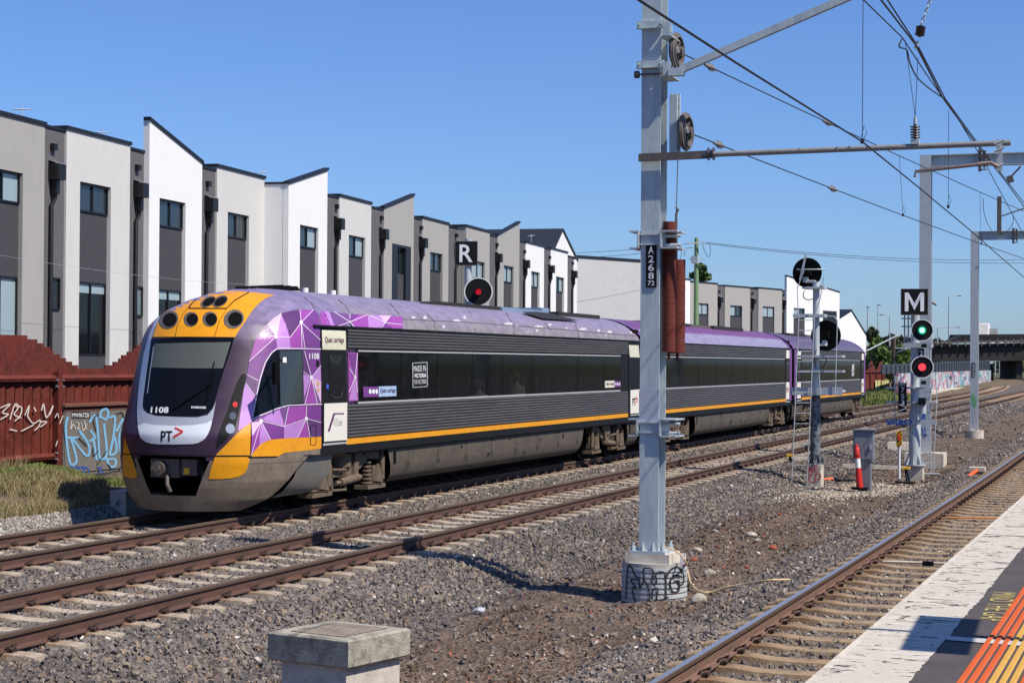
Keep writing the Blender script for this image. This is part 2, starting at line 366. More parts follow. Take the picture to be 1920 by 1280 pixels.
# ------------------------------------------------------------------ loose stones
def stone_mat(name, stops):
    m = bpy.data.materials.new(name); m.use_nodes = True; t = m.node_tree; N = t.nodes; L = t.links; p = N["Principled BSDF"]
    p.inputs["Roughness"].default_value = 0.9; p.inputs["Specular IOR Level"].default_value = 0.25
    g = N.new("ShaderNodeNewGeometry"); r = N.new("ShaderNodeValToRGB"); e = r.color_ramp.elements; r.color_ramp.interpolation = 'LINEAR'
    while len(e) < len(stops): e.new(0.5)
    for el, (q, c) in zip(e, stops): el.position = q; el.color = (*c, 1)
    L.new(g.outputs["Random Per Island"], r.inputs[0])
    n = N.new("ShaderNodeTexNoise"); n.inputs["Scale"].default_value = 60; n.inputs["Detail"].default_value = 4; L.new(g.outputs["Position"], n.inputs["Vector"])
    n2 = N.new("ShaderNodeTexNoise"); n2.inputs["Scale"].default_value = 0.6; n2.inputs["Detail"].default_value = 4; L.new(g.outputs["Position"], n2.inputs["Vector"])
    a = N.new("ShaderNodeMath"); a.operation = 'ADD'; L.new(n.outputs["Fac"], a.inputs[0]); L.new(n2.outputs["Fac"], a.inputs[1])
    s = N.new("ShaderNodeVectorMath"); s.operation = 'SCALE'; L.new(r.outputs["Color"], s.inputs[0]); L.new(a.outputs[0], s.inputs["Scale"]); L.new(s.outputs["Vector"], p.inputs["Base Color"])
    return m
K = 0.83
M['ballast'] = stone_mat("crushed_basalt", [(0, C(92, 86, 84, K)), (.25, C(110, 103, 100, K)), (.5, C(120, 112, 108, K)), (.74, C(132, 122, 114, K)), (.9, C(142, 128, 112, K)), (.965, C(144, 118, 96, K)), (.985, C(168, 158, 146, K)), (1, C(212, 205, 195, K))])
M['rubble'] = stone_mat("brown_rubble", [(0, C(74, 58, 48, K)), (.4, C(104, 86, 72, K)), (.7, C(124, 108, 94, K)), (.88, C(140, 124, 108, K)), (.93, C(160, 88, 66, K)), (.97, C(178, 170, 158, K)), (1, C(214, 206, 194, K))])
def stones(name, X, Y, Z, Rr, m, flat=0.6):
    n = len(X); rs = np.random.RandomState(len(X) % 1000+5)
    base = np.array([[i, j, k] for k in (-1, 1) for j in (-1, 1) for i in (-1, 1)], float)
    P = base[None]*np.stack([rs.uniform(.75, 1.25, n), rs.uniform(.55, .95, n), rs.uniform(.4, .8, n)*flat/0.6], 1)[:, None, :]
    P = P*(0.75+rs.rand(n, 8, 1)*0.5)+rs.uniform(-.32, .32, (n, 8, 3)); P *= (Rr*0.72)[:, None, None]
    q = rs.normal(size=(n, 4)); q[:, 1:3] *= 0.55; q /= np.linalg.norm(q, axis=1)[:, None]; a, b, c, d = q.T
    Mx = np.stack([np.stack([1-2*(c*c+d*d), 2*(b*c-a*d), 2*(b*d+a*c)], 1), np.stack([2*(b*c+a*d), 1-2*(b*b+d*d), 2*(c*d-a*b)], 1), np.stack([2*(b*d-a*c), 2*(c*d+a*b), 1-2*(b*b+c*c)], 1)], 1)
    P = np.einsum('nij,nkj->nki', Mx, P)+np.stack([X, Y, Z], 1)[:, None, :]
    f = np.array([(0, 2, 3, 1), (4, 5, 7, 6), (0, 1, 5, 4), (2, 6, 7, 3), (0, 4, 6, 2), (1, 3, 7, 5)])
    return np_mesh(name, P.reshape(-1, 3), (f[None]+(np.arange(n)*8)[:, None, None]).reshape(-1, 4), [m])
def inview(X, Y, mg=60):
    dx, dy = X, Y; fx, fy = _f.x, _f.y; dep = dx*fx+dy*fy; lat = dx*_r0.x+dy*_r0.y
    px = 960+FPX*lat/dep; return (px > -mg) & (px < 1920+mg) & (dep > 8)
def scatter(n, x0, x1, y0, y1, fn):
    X = np.random.uniform(x0, x1, n); Y = np.random.uniform(y0, y1, n); k = inview(X, Y) & (np.random.rand(n) < fn(X, Y)); return X[k], Y[k]
def bal_fn(X, Y):
    e = vnoise(X*1.1+4, Y*0.9)*1.3
    a = ((X > -16.9) & (X < -8.0+e*0.6))*1.0 + ((X > -5.1+e*0.5) & (X < -1.2))*1.0
    return np.clip(a+0.035*((X >= -8.4) & (X < -4.6)), 0, 1)
parts = []
for (y0, y1, dens, r0, r1) in ((10, 27, 470, .021, .043), (27, 45, 300, .025, .046), (45, 80, 130, .03, .055), (80, 140, 30, .05, .09)):
    X, Y = scatter(int(dens*16*(y1-y0)), -17, -1, y0, y1, bal_fn); parts.append((X, Y, np.random.uniform(r0, r1, len(X))))
X = np.concatenate([p[0] for p in parts]); Y = np.concatenate([p[1] for p in parts]); S = np.concatenate([p[2] for p in parts])
Z = gz(X, Y)+S*0.25+np.random.uniform(-.3, .35, len(X))*S
tag(stones("track_ballast", X, Y, Z, S, M['ballast']), kind="stuff")
X, Y = scatter(52000, -8.6, -4.4, 12, 60, lambda X, Y: 0.12+0.5*(vnoise(X*1.5, Y*1.5) > 0.05))
S = 0.010+0.022*np.random.rand(len(X))**2.2
tag(stones("loose_rubble", X, Y, gz(X, Y)+S*0.2, S, M['rubble']), kind="stuff")
# pale crushed stone around the signals and along the far bank
X, Y = scatter(30000, -8.8, -4.2, 41, 49, lambda X, Y: np.exp(-((X+6.7)/1.1)**2-((Y-45.0)/2.0)**2)*0.9)
M['pale_stone'] = stone_mat("pale_crushed_stone", [(0, C(140, 124, 106, K)), (.5, C(176, 162, 144, K)), (1, C(206, 196, 180, K))])
S = np.random.uniform(.02, .04, len(X)); tag(stones("pale_stone_patch", X, Y, gz(X, Y)+S*0.3, S, M['pale_stone']), kind="stuff")
X, Y = scatter(42000, -17.45, -16.7, 18, 40, lambda X, Y: 0.75+0*X)
S = np.random.uniform(.012, .028, len(X)); tag(stones("bank_gravel", X, Y, gz(X, Y)+S*0.3, S, stone_mat("bank_gravel", [(0, C(120, 114, 108, K)), (.6, C(160, 152, 144, K)), (1, C(200, 194, 186, K))])), kind="stuff")

# ------------------------------------------------------------------ tracks
def mesh_of(mb, name, mats):
    o = mb.build(name, mats, base=(0, 0, 0)); me = o.data; bpy.data.objects.remove(o); return me
def sleeper_mb(mb, at=(0, 0)):
    secs = [(-1.25, -.185), (-1.18, -.175), (-.98, -.170), (-.62, -.170), (-.42, -.195), (.42, -.195), (.62, -.170), (.98, -.170), (1.18, -.175), (1.25, -.185)]
    vs = []
    for x, zt in secs:
        for y, z in ((-.145, -.36), (-.105, zt-.008), (-.09, zt), (.09, zt), (.105, zt-.008), (.145, -.36)): vs.append((at[0]+x, at[1]+y, z))
    n = len(secs); fs = [tuple(range(6)), tuple(reversed(range(6*(n-1), 6*n)))]
    for i in range(n-1):
        for k in range(6): fs.append((6*i+k, 6*i+(k+1) % 6, 6*i+6+(k+1) % 6, 6*i+6+k))
    mb.add(vs, fs)
def clip_mb(mb, side, at=(0, 0)):                     # cast shoulder and curled spring clip beside the rail foot
    x, y = at; s = side
    mb.box(min(x+s*.075, x+s*.125), max(x+s*.075, x+s*.125), y-.045, y+.045, -.172, -.135)
    pts = [(x+s*.13, y-.06, -.14), (x+s*.145, y-.02, -.105), (x+s*.135, y+.03, -.09), (x+s*.10, y+.05, -.11), (x+s*.06, y+.035, -.12), (x+s*.05, y-.01, -.125), (x+s*.07, y-.05, -.12)]
    mb.tube(pts, .012, 5)
def clip_far(mb, side, at): x, y = at; mb.obox((x+side*.1, y, -.135), (.045, 0, 0), (0, .05, 0), (0, 0, .035))
def railway(name, label, xf, y0, y1, phase, pitch, msl, top, nclip, side=None):
    t = thing(name, (xf(30), 30, -.36), label, "railway track"); b = BASE[t.name]
    prof = [(-.07, -.17), (.07, -.17), (.07, -.158), (.012, -.135), (.009, -.05), (.034, -.038), (.035, -.008), (.028, 0), (-.028, 0), (-.035, -.008), (-.034, -.038), (-.009, -.05), (-.012, -.135), (-.07, -.158)]
    Ys = list(np.arange(y0, 150, 6.0))+list(np.arange(150, y1, 15.0))
    for s in (-1, 1):
        mb = MB(); n = len(prof); vs = []; fs = []
        for Y in Ys: vs += [(xf(Y)+s*.835+px, Y, pz) for px, pz in prof]
        o = len(mb.v); mb.v += vs
        for i in range(len(Ys)-1):
            for k in range(n):
                k2 = (k+1) % n; mb.f.append((i*n+k, i*n+k2, i*n+n+k2, i*n+n+k)); mb.mi.append(2 if k == 7 else 1 if k in (5, 6, 8, 9) else 0); mb.sm.append(False)
        mb.f.append(tuple(range(n))); mb.mi.append(0); mb.sm.append(False)
        r_ = fix_normals(mb.build("rail", [side or M['rail_side'], M['rail_head'], top], t))
    mb = MB(); sleeper_mb(mb); me = mesh_of(mb, "sleeper", msl)
    cl = []
    for s in (-1, 1):
        mb = MB(); clip_mb(mb, s); cl.append(mesh_of(mb, "rail_clip", M['clip']))
    ks = [phase+pitch*i for i in range(-20, 500) if y0 < phase+pitch*i < y1]
    for i, Y in enumerate(ks[:100]):
        o = bpy.data.objects.new("sleeper", me); COL.objects.link(o); o.parent = t; o.location = Vector((xf(Y), Y, 0))-b
        if i < nclip:
            for r in (-1, 1):
                for s in (0, 1):
                    c = bpy.data.objects.new("rail_clip", cl[s]); COL.objects.link(c); c.parent = o; c.location = (r*.835, 0, 0)
    mb = MB(); mc = MB()
    for i, Y in enumerate(ks):
        if i >= 100: sleeper_mb(mb, (xf(Y), Y))
        if i >= nclip and Y < 160:
            for r in (-1, 1):
                for s in (-1, 1): clip_far(mc, s, (xf(Y)+r*.835, Y))
    tag(mb.build("distant_sleepers", M['sleeper_p'], t), kind="stuff"); tag(mc.build("distant_rail_clips", M['clip'], t), kind="stuff")
    return t
railway("railway_track", "rusty track with pale concrete sleepers under the purple train", xA, 12, 380, 15.3, .71, M['sleeper_b'], M['rail_top_dull'], 40)
railway("railway_track", "empty rusty track with pale sleepers between the train and the stony strip", xB, 10, 380, 15.48, .71, M['sleeper_b'], M['rail_top_dull'], 44)
railway("railway_track", "track with polished rail and brown sleepers beside the platform edge", xP, 6, 200, 12.3, .70, M['sleeper_p'], M['rail_top_shiny'], 44, M['rail_side_p'])

# ------------------------------------------------------------------ platform
def wear_mat(name, paint, under, thr, sc, stretch):
    m = bpy.data.materials.new(name); m.use_nodes = True; t = m.node_tree; N = t.nodes; L = t.links; p = N["Principled BSDF"]; p.inputs["Roughness"].default_value = 0.85
    tc = N.new("ShaderNodeNewGeometry"); mp = N.new("ShaderNodeMapping"); mp.inputs["Scale"].default_value = stretch; mp.inputs["Rotation"].default_value = (0, 0, R(-12)); L.new(tc.outputs["Position"], mp.inputs["Vector"])
    nz = N.new("ShaderNodeTexNoise"); nz.inputs["Scale"].default_value = 3; nz.inputs["Detail"].default_value = 6; L.new(mp.outputs[0], nz.inputs["Vector"])
    mixv = N.new("ShaderNodeVectorMath"); mixv.operation = 'MULTIPLY_ADD'; L.new(nz.outputs["Color"], mixv.inputs[0]); mixv.inputs[1].default_value = (.8, .8, .8); L.new(mp.outputs[0], mixv.inputs[2])
    vo = N.new("ShaderNodeTexVoronoi"); vo.feature = 'DISTANCE_TO_EDGE'; vo.inputs["Scale"].default_value = sc; L.new(mixv.outputs[0], vo.inputs["Vector"])
    n2 = N.new("ShaderNodeTexNoise"); n2.inputs["Scale"].default_value = 2.5; n2.inputs["Detail"].default_value = 8; n2.inputs["Roughness"].default_value = .75; L.new(tc.outputs["Position"], n2.inputs["Vector"])
    th = N.new("ShaderNodeMapRange"); th.inputs["From Min"].default_value = .45; th.inputs["From Max"].default_value = .75; th.inputs["To Min"].default_value = 0.0; th.inputs["To Max"].default_value = thr; L.new(n2.outputs["Fac"], th.inputs["Value"])
    lt = N.new("ShaderNodeMath"); lt.operation = 'LESS_THAN'; L.new(vo.outputs["Distance"], lt.inputs[0]); L.new(th.outputs[0], lt.inputs[1])
    n3 = N.new("ShaderNodeTexNoise"); n3.inputs["Scale"].default_value = 70; n3.inputs["Detail"].default_value = 6; n3.inputs["Roughness"].default_value = .8; L.new(tc.outputs["Position"], n3.inputs["Vector"])
    g2 = N.new("ShaderNodeMath"); g2.operation = 'GREATER_THAN'; L.new(n3.outputs["Fac"], g2.inputs[0]); g2.inputs[1].default_value = .63
    mx0 = N.new("ShaderNodeMath"); mx0.operation = 'MAXIMUM'; L.new(lt.outputs[0], mx0.inputs[0]); L.new(g2.outputs[0], mx0.inputs[1])
    r1 = N.new("ShaderNodeValToRGB"); r1.color_ramp.elements[0].position = .35; r1.color_ramp.elements[1].position = .65
    r1.color_ramp.elements[0].color = (*[c*.8 for c in paint], 1); r1.color_ramp.elements[1].color = (*paint, 1); L.new(n2.outputs["Fac"], r1.inputs[0])
    x = N.new("ShaderNodeMix"); x.data_type = 'RGBA'; L.new(mx0.outputs[0], x.inputs[0]); L.new(r1.outputs[0], x.inputs[6]); x.inputs[7].default_value = (*under, 1); L.new(x.outputs[2], p.inputs["Base Color"])
    b = N.new("ShaderNodeBump"); b.inputs["Strength"].default_value = .35; b.inputs["Distance"].default_value = .006; L.new(n3.outputs["Fac"], b.inputs["Height"]); L.new(b.outputs[0], p.inputs["Normal"])
    return m
M['asphalt'] = mat("platform_asphalt", C(88, 80, 79, .82), 0.92, 0, 0.22, 2.0, 0.5, 160, col2=C(72, 66, 66, .82))
M['edge_paint'] = wear_mat("worn_white_edge", C(226, 216, 200, .76), C(66, 56, 50), .15, 2.4, (1.2, 3.2, 1))
PZT = 1.07
yl = list(np.arange(-6, 60, 1.0)); mb = MB()
vs = []
for Y in yl: vs += [(xE(Y), Y, PZT-.16), (xE(Y), Y, PZT), (7.5, Y, PZT), (7.5, Y, -.4), (xE(Y)+.25, Y, -.4), (xE(Y)+.25, Y, PZT-.16)]
fs = [tuple(range(6)), tuple(reversed(range(6*(len(yl)-1), 6*len(yl))))]
for i in range(len(yl)-1):
    for k in range(6): fs.append((6*i+k, 6*i+(k+1) % 6, 6*i+6+(k+1) % 6, 6*i+6+k))
mb.add(vs, fs); tag(fix_normals(mb.build("platform", M['asphalt'], base=(0, 0, 0))), kind="structure")
def strip(name, a, b, y0, y1, z, m, jit=0.0, dy=.05, kind="structure"):
    Ys = np.arange(y0, y1, dy); vs = []; fs = []
    for i, Y in enumerate(Ys):
        j = jit*(vnoise(np.array([Y*3.0]), np.array([1.0]))[0]+1.2*vnoise(np.array([Y*26.0]), np.array([5.0]))[0]); k = .4*jit*vnoise(np.array([Y*7.0]), np.array([9.0]))[0] if jit and a > 0.02 else 0
        vs += [(xE(Y)+a+k, Y, z), (xE(Y)+b+j, Y, z)]
        if i: fs.append((2*i-2, 2*i-1, 2*i+1, 2*i))
    mb = MB(); mb.add(vs, fs); return tag(mb.build(name, m, base=(0, 0, 0)), kind=kind)
strip("platform_edge_paint", 0.012, .43, -2, 50, PZT+.004, M['edge_paint'], .013)
mb = MB(); vs = []                                     # concrete nosing under the paint
Ys = np.arange(-2, 56, 1.0)
for Y in Ys: vs += [(xE(Y)-.03, Y, PZT-.14), (xE(Y)-.03, Y, PZT+.002), (xE(Y)+.012, Y, PZT+.002), (xE(Y)+.012, Y, PZT-.14)]
mb.add(vs, [(4*i+k, 4*i+(k+1) % 4, 4*i+4+(k+1) % 4, 4*i+4+k) for i in range(len(Ys)-1) for k in range(4)])
tag(fix_normals(mb.build("platform_nosing", M['concrete_pale'], base=(0, 0, 0))), kind="structure")
# painted words, read by someone stepping off a train
mb = MB(); text(mb, "MIND THE GAP", (-.955, 12.55, PZT+.004), (0.03, -1.42, 0), (.15, 0, 0), (0, 0, 0), 0.0)
tag(mb.build("painted_words", mat("faded_yellow_words", C(206, 184, 112, .75), .8, 0, .25, 30)), "faded yellow MIND THE GAP lettering painted on dark platform asphalt", "platform lettering")
# ribbed guidance strip : bars with cross ridges
M['tac_o'] = mat("tactile_orange", C(228, 104, 42, .68), .55, 0, .14, 14); M['tac_y'] = mat("tactile_yellow", C(232, 180, 84, .66), .55, 0, .14, 14)
t = thing("tactile_strip", (-.6, 10, PZT), "ribbed orange and yellow tactile strip of parallel bars on the platform", "tactile strip")
for i in range(11):
    mb = MB(); a0 = .655+.0465*i; Ys = np.arange(6.5, 19, .014); vs = []; fs = []
    for j, Y in enumerate(Ys):
        h = .006 if j % 2 else .0115; e = 0.0 if j % 2 else .0035; x0 = xE(Y)+a0
        vs += [(x0-.014-e, Y, PZT+.001), (x0-.011, Y, PZT+h), (x0+.011, Y, PZT+h), (x0+.014+e, Y, PZT+.001)]
        if j: o = 4*(j-1); fs += [(o, o+1, o+5, o+4), (o+1, o+2, o+6, o+5), (o+2, o+3, o+7, o+6)]
    mb.add(vs, fs); mb.build("tactile_bar", M['tac_y'] if 3 <= i <= 5 or i > 8 else M['tac_o'], t)
mb = MB(); vs = []
mb.quad((xE(10.2)+.38, 10.27, PZT+.0135), (1.9, 9.70, PZT+.0135), (1.9, 9.88, PZT+.0135), (xE(10.2)+.38, 10.42, PZT+.0135))
mb.v = [(x, y, z-(.0085 if x < -1 else 0)) for x, y, z in mb.v]
tag(mb.build("white_cross_line", wear_mat("worn_white_line", C(226, 222, 216, .74), C(70, 70, 76), .12, 3, (4, 4, 1)), base=(0, 0, 0)), kind="structure")

# ------------------------------------------------------------------ the train
def paint_height_blend(name, lo, hi, z0, z1, rough=.35, coat=.3, amp=.7):
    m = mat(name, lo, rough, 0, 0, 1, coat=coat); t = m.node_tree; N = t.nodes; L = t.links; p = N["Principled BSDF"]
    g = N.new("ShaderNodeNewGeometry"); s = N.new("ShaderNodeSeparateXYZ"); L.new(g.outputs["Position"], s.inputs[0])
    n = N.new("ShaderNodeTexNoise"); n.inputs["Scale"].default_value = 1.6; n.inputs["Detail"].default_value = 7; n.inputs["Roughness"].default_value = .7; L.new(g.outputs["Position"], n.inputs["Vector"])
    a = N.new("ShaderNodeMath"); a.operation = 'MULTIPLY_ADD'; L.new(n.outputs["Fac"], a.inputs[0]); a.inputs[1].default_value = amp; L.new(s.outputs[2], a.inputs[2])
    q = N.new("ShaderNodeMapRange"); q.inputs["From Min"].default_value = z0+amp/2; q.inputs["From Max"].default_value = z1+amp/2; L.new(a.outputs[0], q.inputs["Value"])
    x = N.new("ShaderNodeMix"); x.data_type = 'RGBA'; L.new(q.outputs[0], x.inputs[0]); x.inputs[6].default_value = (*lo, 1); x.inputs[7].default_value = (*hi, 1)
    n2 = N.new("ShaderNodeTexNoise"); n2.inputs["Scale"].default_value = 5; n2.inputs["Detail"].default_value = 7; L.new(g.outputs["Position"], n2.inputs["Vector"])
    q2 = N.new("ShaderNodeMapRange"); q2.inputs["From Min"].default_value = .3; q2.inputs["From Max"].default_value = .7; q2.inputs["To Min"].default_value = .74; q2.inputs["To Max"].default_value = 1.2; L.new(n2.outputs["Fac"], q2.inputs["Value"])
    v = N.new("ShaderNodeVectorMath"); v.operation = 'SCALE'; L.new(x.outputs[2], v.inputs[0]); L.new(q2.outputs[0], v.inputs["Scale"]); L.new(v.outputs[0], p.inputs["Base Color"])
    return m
M['nose_paint'] = paint_height_blend("aubergine_paint", C(62, 38, 62, .8), C(140, 126, 160, .82), 2.8, 3.35, .45, .08)  # upper lavender is part faded paint, part sky reflection put into the colour
M['roof1'] = paint_height_blend("faded_lavender_roof", C(142, 132, 130, .8), C(148, 134, 158, .82), 3.2, 3.55, .45, .1)
M['roof2'] = paint_height_blend("magenta_roof", C(150, 142, 172, .8), C(124, 72, 128, .75), 3.50, 3.56, .5, .05, .12)
M['roof3'] = paint_height_blend("dark_purple_roof", C(104, 92, 104, .8), C(96, 74, 100, .8), 3.2, 3.5, .45, .1)
M['valance'] = mat("dusty_grey_valance", C(148, 132, 114, .72), .55, 0, .2, 2, .05, 30, col2=C(104, 94, 84, .72), mixlo=.35, mixhi=.75)
M['skirt'] = mat("dusty_skirt", C(130, 117, 102, .44), .75, 0, .18, 1.2, .04, 20, col2=C(106, 95, 82, .42), mixlo=.35, mixhi=.75)
M['bogie'] = mat("dusty_bogie", C(126, 108, 88, .68), .85, 0, .2, 5, .1, 30, col2=C(90, 76, 62, .68))
M['tyel'] = mat("train_yellow", C(238, 160, 8, .84), .45, 0, .1, 3, coat=.0, col2=C(216, 142, 14, .8), mixlo=.5, mixhi=.8)
M['silver'] = mat("silver_paint", C(196, 198, 206, .85), .35, .35, .06, 3)
M['plate'] = mat("pale_plate", C(214, 218, 226, .9), .45, 0, .06, 5)
M['tglass'] = mat("tinted_window_glass", (.006, .007, .008), .05, 0, 0, spec=.1, alpha=.60)
M['dglass'] = mat("dark_cab_glass", (.006, .007, .010), .06, 0, 0, spec=.16)
M['blind'] = mat("cab_sun_blind", C(112, 118, 112, .5), .6, 0, .08, 4)
M['ribs'] = mat("grey_ribbed_steel", C(118, 114, 113, .42), .5, .1, .14, 1.0, col2=C(100, 97, 97, .42), stretch=(1, .25, 3))
M['doorw'] = mat("cream_door_panel", C(232, 226, 214, .88), .5, 0, .05, 4)
M['inside'] = mat("carriage_interior", C(58, 58, 62), .9, 0, .1, 2)
M['seatf'] = mat("seat_fabric", C(112, 104, 130), .95, 0, .1, 8)
M['trim'] = mat("pale_window_trim", C(206, 204, 206, .85), .4, .3, .1, 8)
PUR = {k: mat("wrap_"+k, C(*[.86*v+.14*sum(c)/3 for v in c], .86), .42, 0, .05, 4, coat=.1) for k, c in dict(dark=(94, 46, 110), plum=(122, 50, 140), magenta=(160, 62, 165), lilac=(188, 124, 206), pale=(222, 176, 216), violet=(118, 66, 136)).items()}
M['wline'] = mat("wrap_white_line", C(238, 226, 240, .85), .45, 0, .03, 5)
M['grille'] = mat("black_roof_grille", C(30, 30, 30), .8, 0, .2, 10, .3, 120)
M['chip'] = mat("chipped_paint_patch", C(200, 194, 198, .8), .6, 0, .2, 9)

XA0 = -14.9; HW = 1.46; XS = XA0+HW; Y0 = 26.3
train = thing("passenger_train", (XA0, Y0, 0), "three car purple, yellow and silver diesel train coming along the left track", "train")
ZW = [(.12, 1.15), (.3, 1.32), (.6, 1.43), (.95, 1.46), (2.95, 1.46), (3.08, 1.445), (3.16, 1.42), (3.3, 1.34), (3.45, 1.19), (3.6, .97), (3.72, .69), (3.8, .40), (3.84, .16), (3.85, .02)]
SB = [(.12, .14), (.5, .05), (.9, 0), (1.35, .0), (1.75, .2), (2.92, .68), (3.16, .85), (3.4, 1.12), (3.6, 1.5), (3.73, 1.9), (3.8, 2.3), (3.84, 2.8), (3.85, 3.2)]
def hw(z): return float(np.interp(z, [a for a, b in ZW], [b for a, b in ZW]))
def setb(z): return float(np.interp(z, [a for a, b in SB], [b for a, b in SB]))
YEND = [(.12, .62), (.3, .98), (.5, 1.28), (.7, 1.6), (.9, 2.0), (.95, 2.1)]
NJ = 40; LN = 4.0
def plan(z, yend):
    wv = hw(z); sb = setb(z); A = min(1.3, 3.95-sb); n = 2.2; pts = []
    for k in range(61):
        t = math.pi/2*k/60; pts.append((wv*math.sin(t)**(2/n), sb+A*(1-max(0, math.cos(t))**(2/n))))
    pts.append((wv, LN))
    out = []; acc = [0]
    cut = []
    for p in pts:
        if p[1] > yend and cut:
            q = cut[-1]; f = (yend-q[1])/(p[1]-q[1]); cut.append((q[0]+(p[0]-q[0])*f, yend)); break
        cut.append(p)
    for a, b in zip(cut[:-1], cut[1:]): acc.append(acc[-1]+math.hypot(b[0]-a[0], b[1]-a[1]))
    for k in range(NJ+1):
        s = acc[-1]*(k/NJ); out.append((float(np.interp(s, acc, [c[0] for c in cut])), float(np.interp(s, acc, [c[1] for c in cut]))))
    return out
def loft(levels, yend_f, skip=None):
    mb = MB(); mb.smooth = True; rows = []
    for z in levels:
        h = plan(z, yend_f(z)); row = [(-x, y, z) for x, y in reversed(h[1:])]+[(x, y, z) for x, y in h]; rows.append(row)
    n = len(rows[0]); vs = [(XA0+x, Y0+y, z) for r_ in rows for x, y, z in r_]; fs = []
    for i in range(len(rows)-1):
        for j in range(n-1):
            c = [(rows[i][j][k]+rows[i+1][j+1][k])/2 for k in range(3)]
            if skip and skip(*c): continue
            fs.append((i*n+j, i*n+j+1, (i+1)*n+j+1, (i+1)*n+j))
    mb.add(vs, fs); return mb
cav = lambda x, y, z: .37 < z < 1.03 and abs(x) < .40+.26*(z-.36)/.67 and y < .9
lev = list(np.linspace(.95, 1.05, 4))+list(np.linspace(1.1, 3.1, 46))+list(np.linspace(3.13, 3.7, 26))+[3.72, 3.75, 3.775, 3.8, 3.815, 3.83, 3.84, 3.847, 3.85]
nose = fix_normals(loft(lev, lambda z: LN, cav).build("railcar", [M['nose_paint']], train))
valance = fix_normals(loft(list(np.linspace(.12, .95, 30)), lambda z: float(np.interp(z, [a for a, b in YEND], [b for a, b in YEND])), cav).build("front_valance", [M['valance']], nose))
def sy(px, py=700): return at_x(px, py, XS).y
def sz(px, py): return at_x(px, py, XS).z
Y1e, Y2s, Y2e, Y3s, Y3e = sy(1203), sy(1208), sy(1484), sy(1489), sy(1622)
def section(z0=3.16): return [(hw(z), z) for z in (3.16, 3.23, 3.3, 3.38, 3.45, 3.53, 3.6, 3.66, 3.72, 3.76, 3.8, 3.84, 3.85)]
def roof(ya, yb, m, parent):
    mb = MB(); mb.smooth = True; s = section(); prof = [(x, z) for x, z in s]+[(-x, z) for x, z in reversed(s)]
    Ys = list(np.linspace(ya, yb, 12)); n = len(prof); vs = [(XA0+x, Y, z) for Y in Ys for x, z in prof]
    mb.add(vs, [(i*n+k, i*n+k+1, i*n+n+k+1, i*n+n+k) for i in range(len(Ys)-1) for k in range(n-1)])
    mb.smooth = False; mb.add([(XA0+x, yb, z) for x, z in prof], [tuple(range(n))])
    return fix_normals(mb.build("roof", m, parent))
def shell_mb(mb, ya, yb, band):
    """side walls, far side whole, near side open along the windows"""
    for a, b in ((.96, 1.82), (2.75, 3.17)): mb.box(XS-.05, XS, ya, yb, a, b)
    last = ya
    for (p, q) in band:
        if p-last > .02: mb.box(XS-.05, XS, last, p, 1.82, 2.75)
        last = q
    mb.box(XS-.05, XS, last, yb, 1.82, 2.75)
    mb.box(XA0-HW, XA0-HW+.05, ya, yb, .96, 3.17)
    mb.box(XA0-HW+.06, XS-.06, ya, yb, .90, 1.0); mb.box(XA0-HW+.06, XS-.06, yb-.05, yb, 1.0, 3.15); mb.box(XA0-HW+.06, XS-.06, ya, ya+.05, 1.0, 3.15)
def ribbed(ya, yb, za, zb, n, parent, depth=.022):
    mb = MB(); vs = []; m = n*6
    for k in range(m+1):
        z = za+(zb-za)*k/m; ph = (k % 6)/6.0; x = XS+.004+depth*max(0.0, math.sin(math.pi*ph))**.7
        vs += [(x, ya, z), (x, yb, z)]
    mb.smooth = False; mb.add(vs, [(2*i, 2*i+1, 2*i+3, 2*i+2) for i in range(m)]); return mb.build("ribbed_panel", M['ribs'], parent)
def sbox(name, ya, yb, za, zb, m, parent, off=.01, th=.02):
    mb = MB(); mb.box(XS+off-th, XS+off, ya, yb, za, zb); return mb.build(name, m, parent)
def windows(ys, parent, za=1.845, zb=2.725):
    for a, b in zip(ys[:-1], ys[1:]):
        mb = MB(); mb.box(XS-.012, XS+.004, a+.014, b-.014, za, zb); mb.build("window", M['tglass'], parent)
    mb = MB(); mb.box(XS-.03, XS+.008, ys[0], ys[-1], za-.045, za-.012); mb.box(XS-.03, XS+.008, ys[0], ys[-1], zb+.012, zb+.04); mb.build("window_trim", M['trim'], parent)
    mb = MB()
    for y in ys[1:-1]: mb.box(XS-.04, XS-.014, y-.04, y+.04, za, zb)
    mb.build("window_mullions", M['matblack'], parent)
    mb = MB(); ya, yb = ys[0], ys[-1]
    mb.box(XA0-1.25, XA0-1.2, ya, yb, 1.2, 3.0); mb.box(XA0-1.3, XS-.07, ya, yb, 1.05, 1.1); mb.box(XA0-1.3, XS-.07, ya, yb, 2.95, 3.0); mb.build("saloon_lining", M['inside'], parent)
    y = ya+.7; x = XS-.62
    while y < yb-.7:
        mb = MB(); mb.add([(x+a, y+b, c) for a in (-.3, .3) for b, c in ((0, 1.45), (0, 1.57), (.43, 1.57), (.36, 2.28), (.46, 2.28), (.55, 1.45))], [(0, 1, 2, 3, 4, 5), (11, 10, 9, 8, 7, 6)]+[(k, (k+1) % 6, 6+(k+1) % 6, 6+k) for k in range(6)]); fix_normals(mb.build("seat", M['seatf'], parent)); y += .92
def door(ya, yb, parent, top=True, cream=M['doorw']):
    d = sbox("door", ya, yb, 1.03, 3.17, M['black'], parent, .012, .03)
    w_ = (yb-ya)*.07
    sbox("door_glass", ya+w_*2.6, yb-w_*2.6, 1.98, 2.62, M['dglass'], d, .018, .01) if False else None
    return d
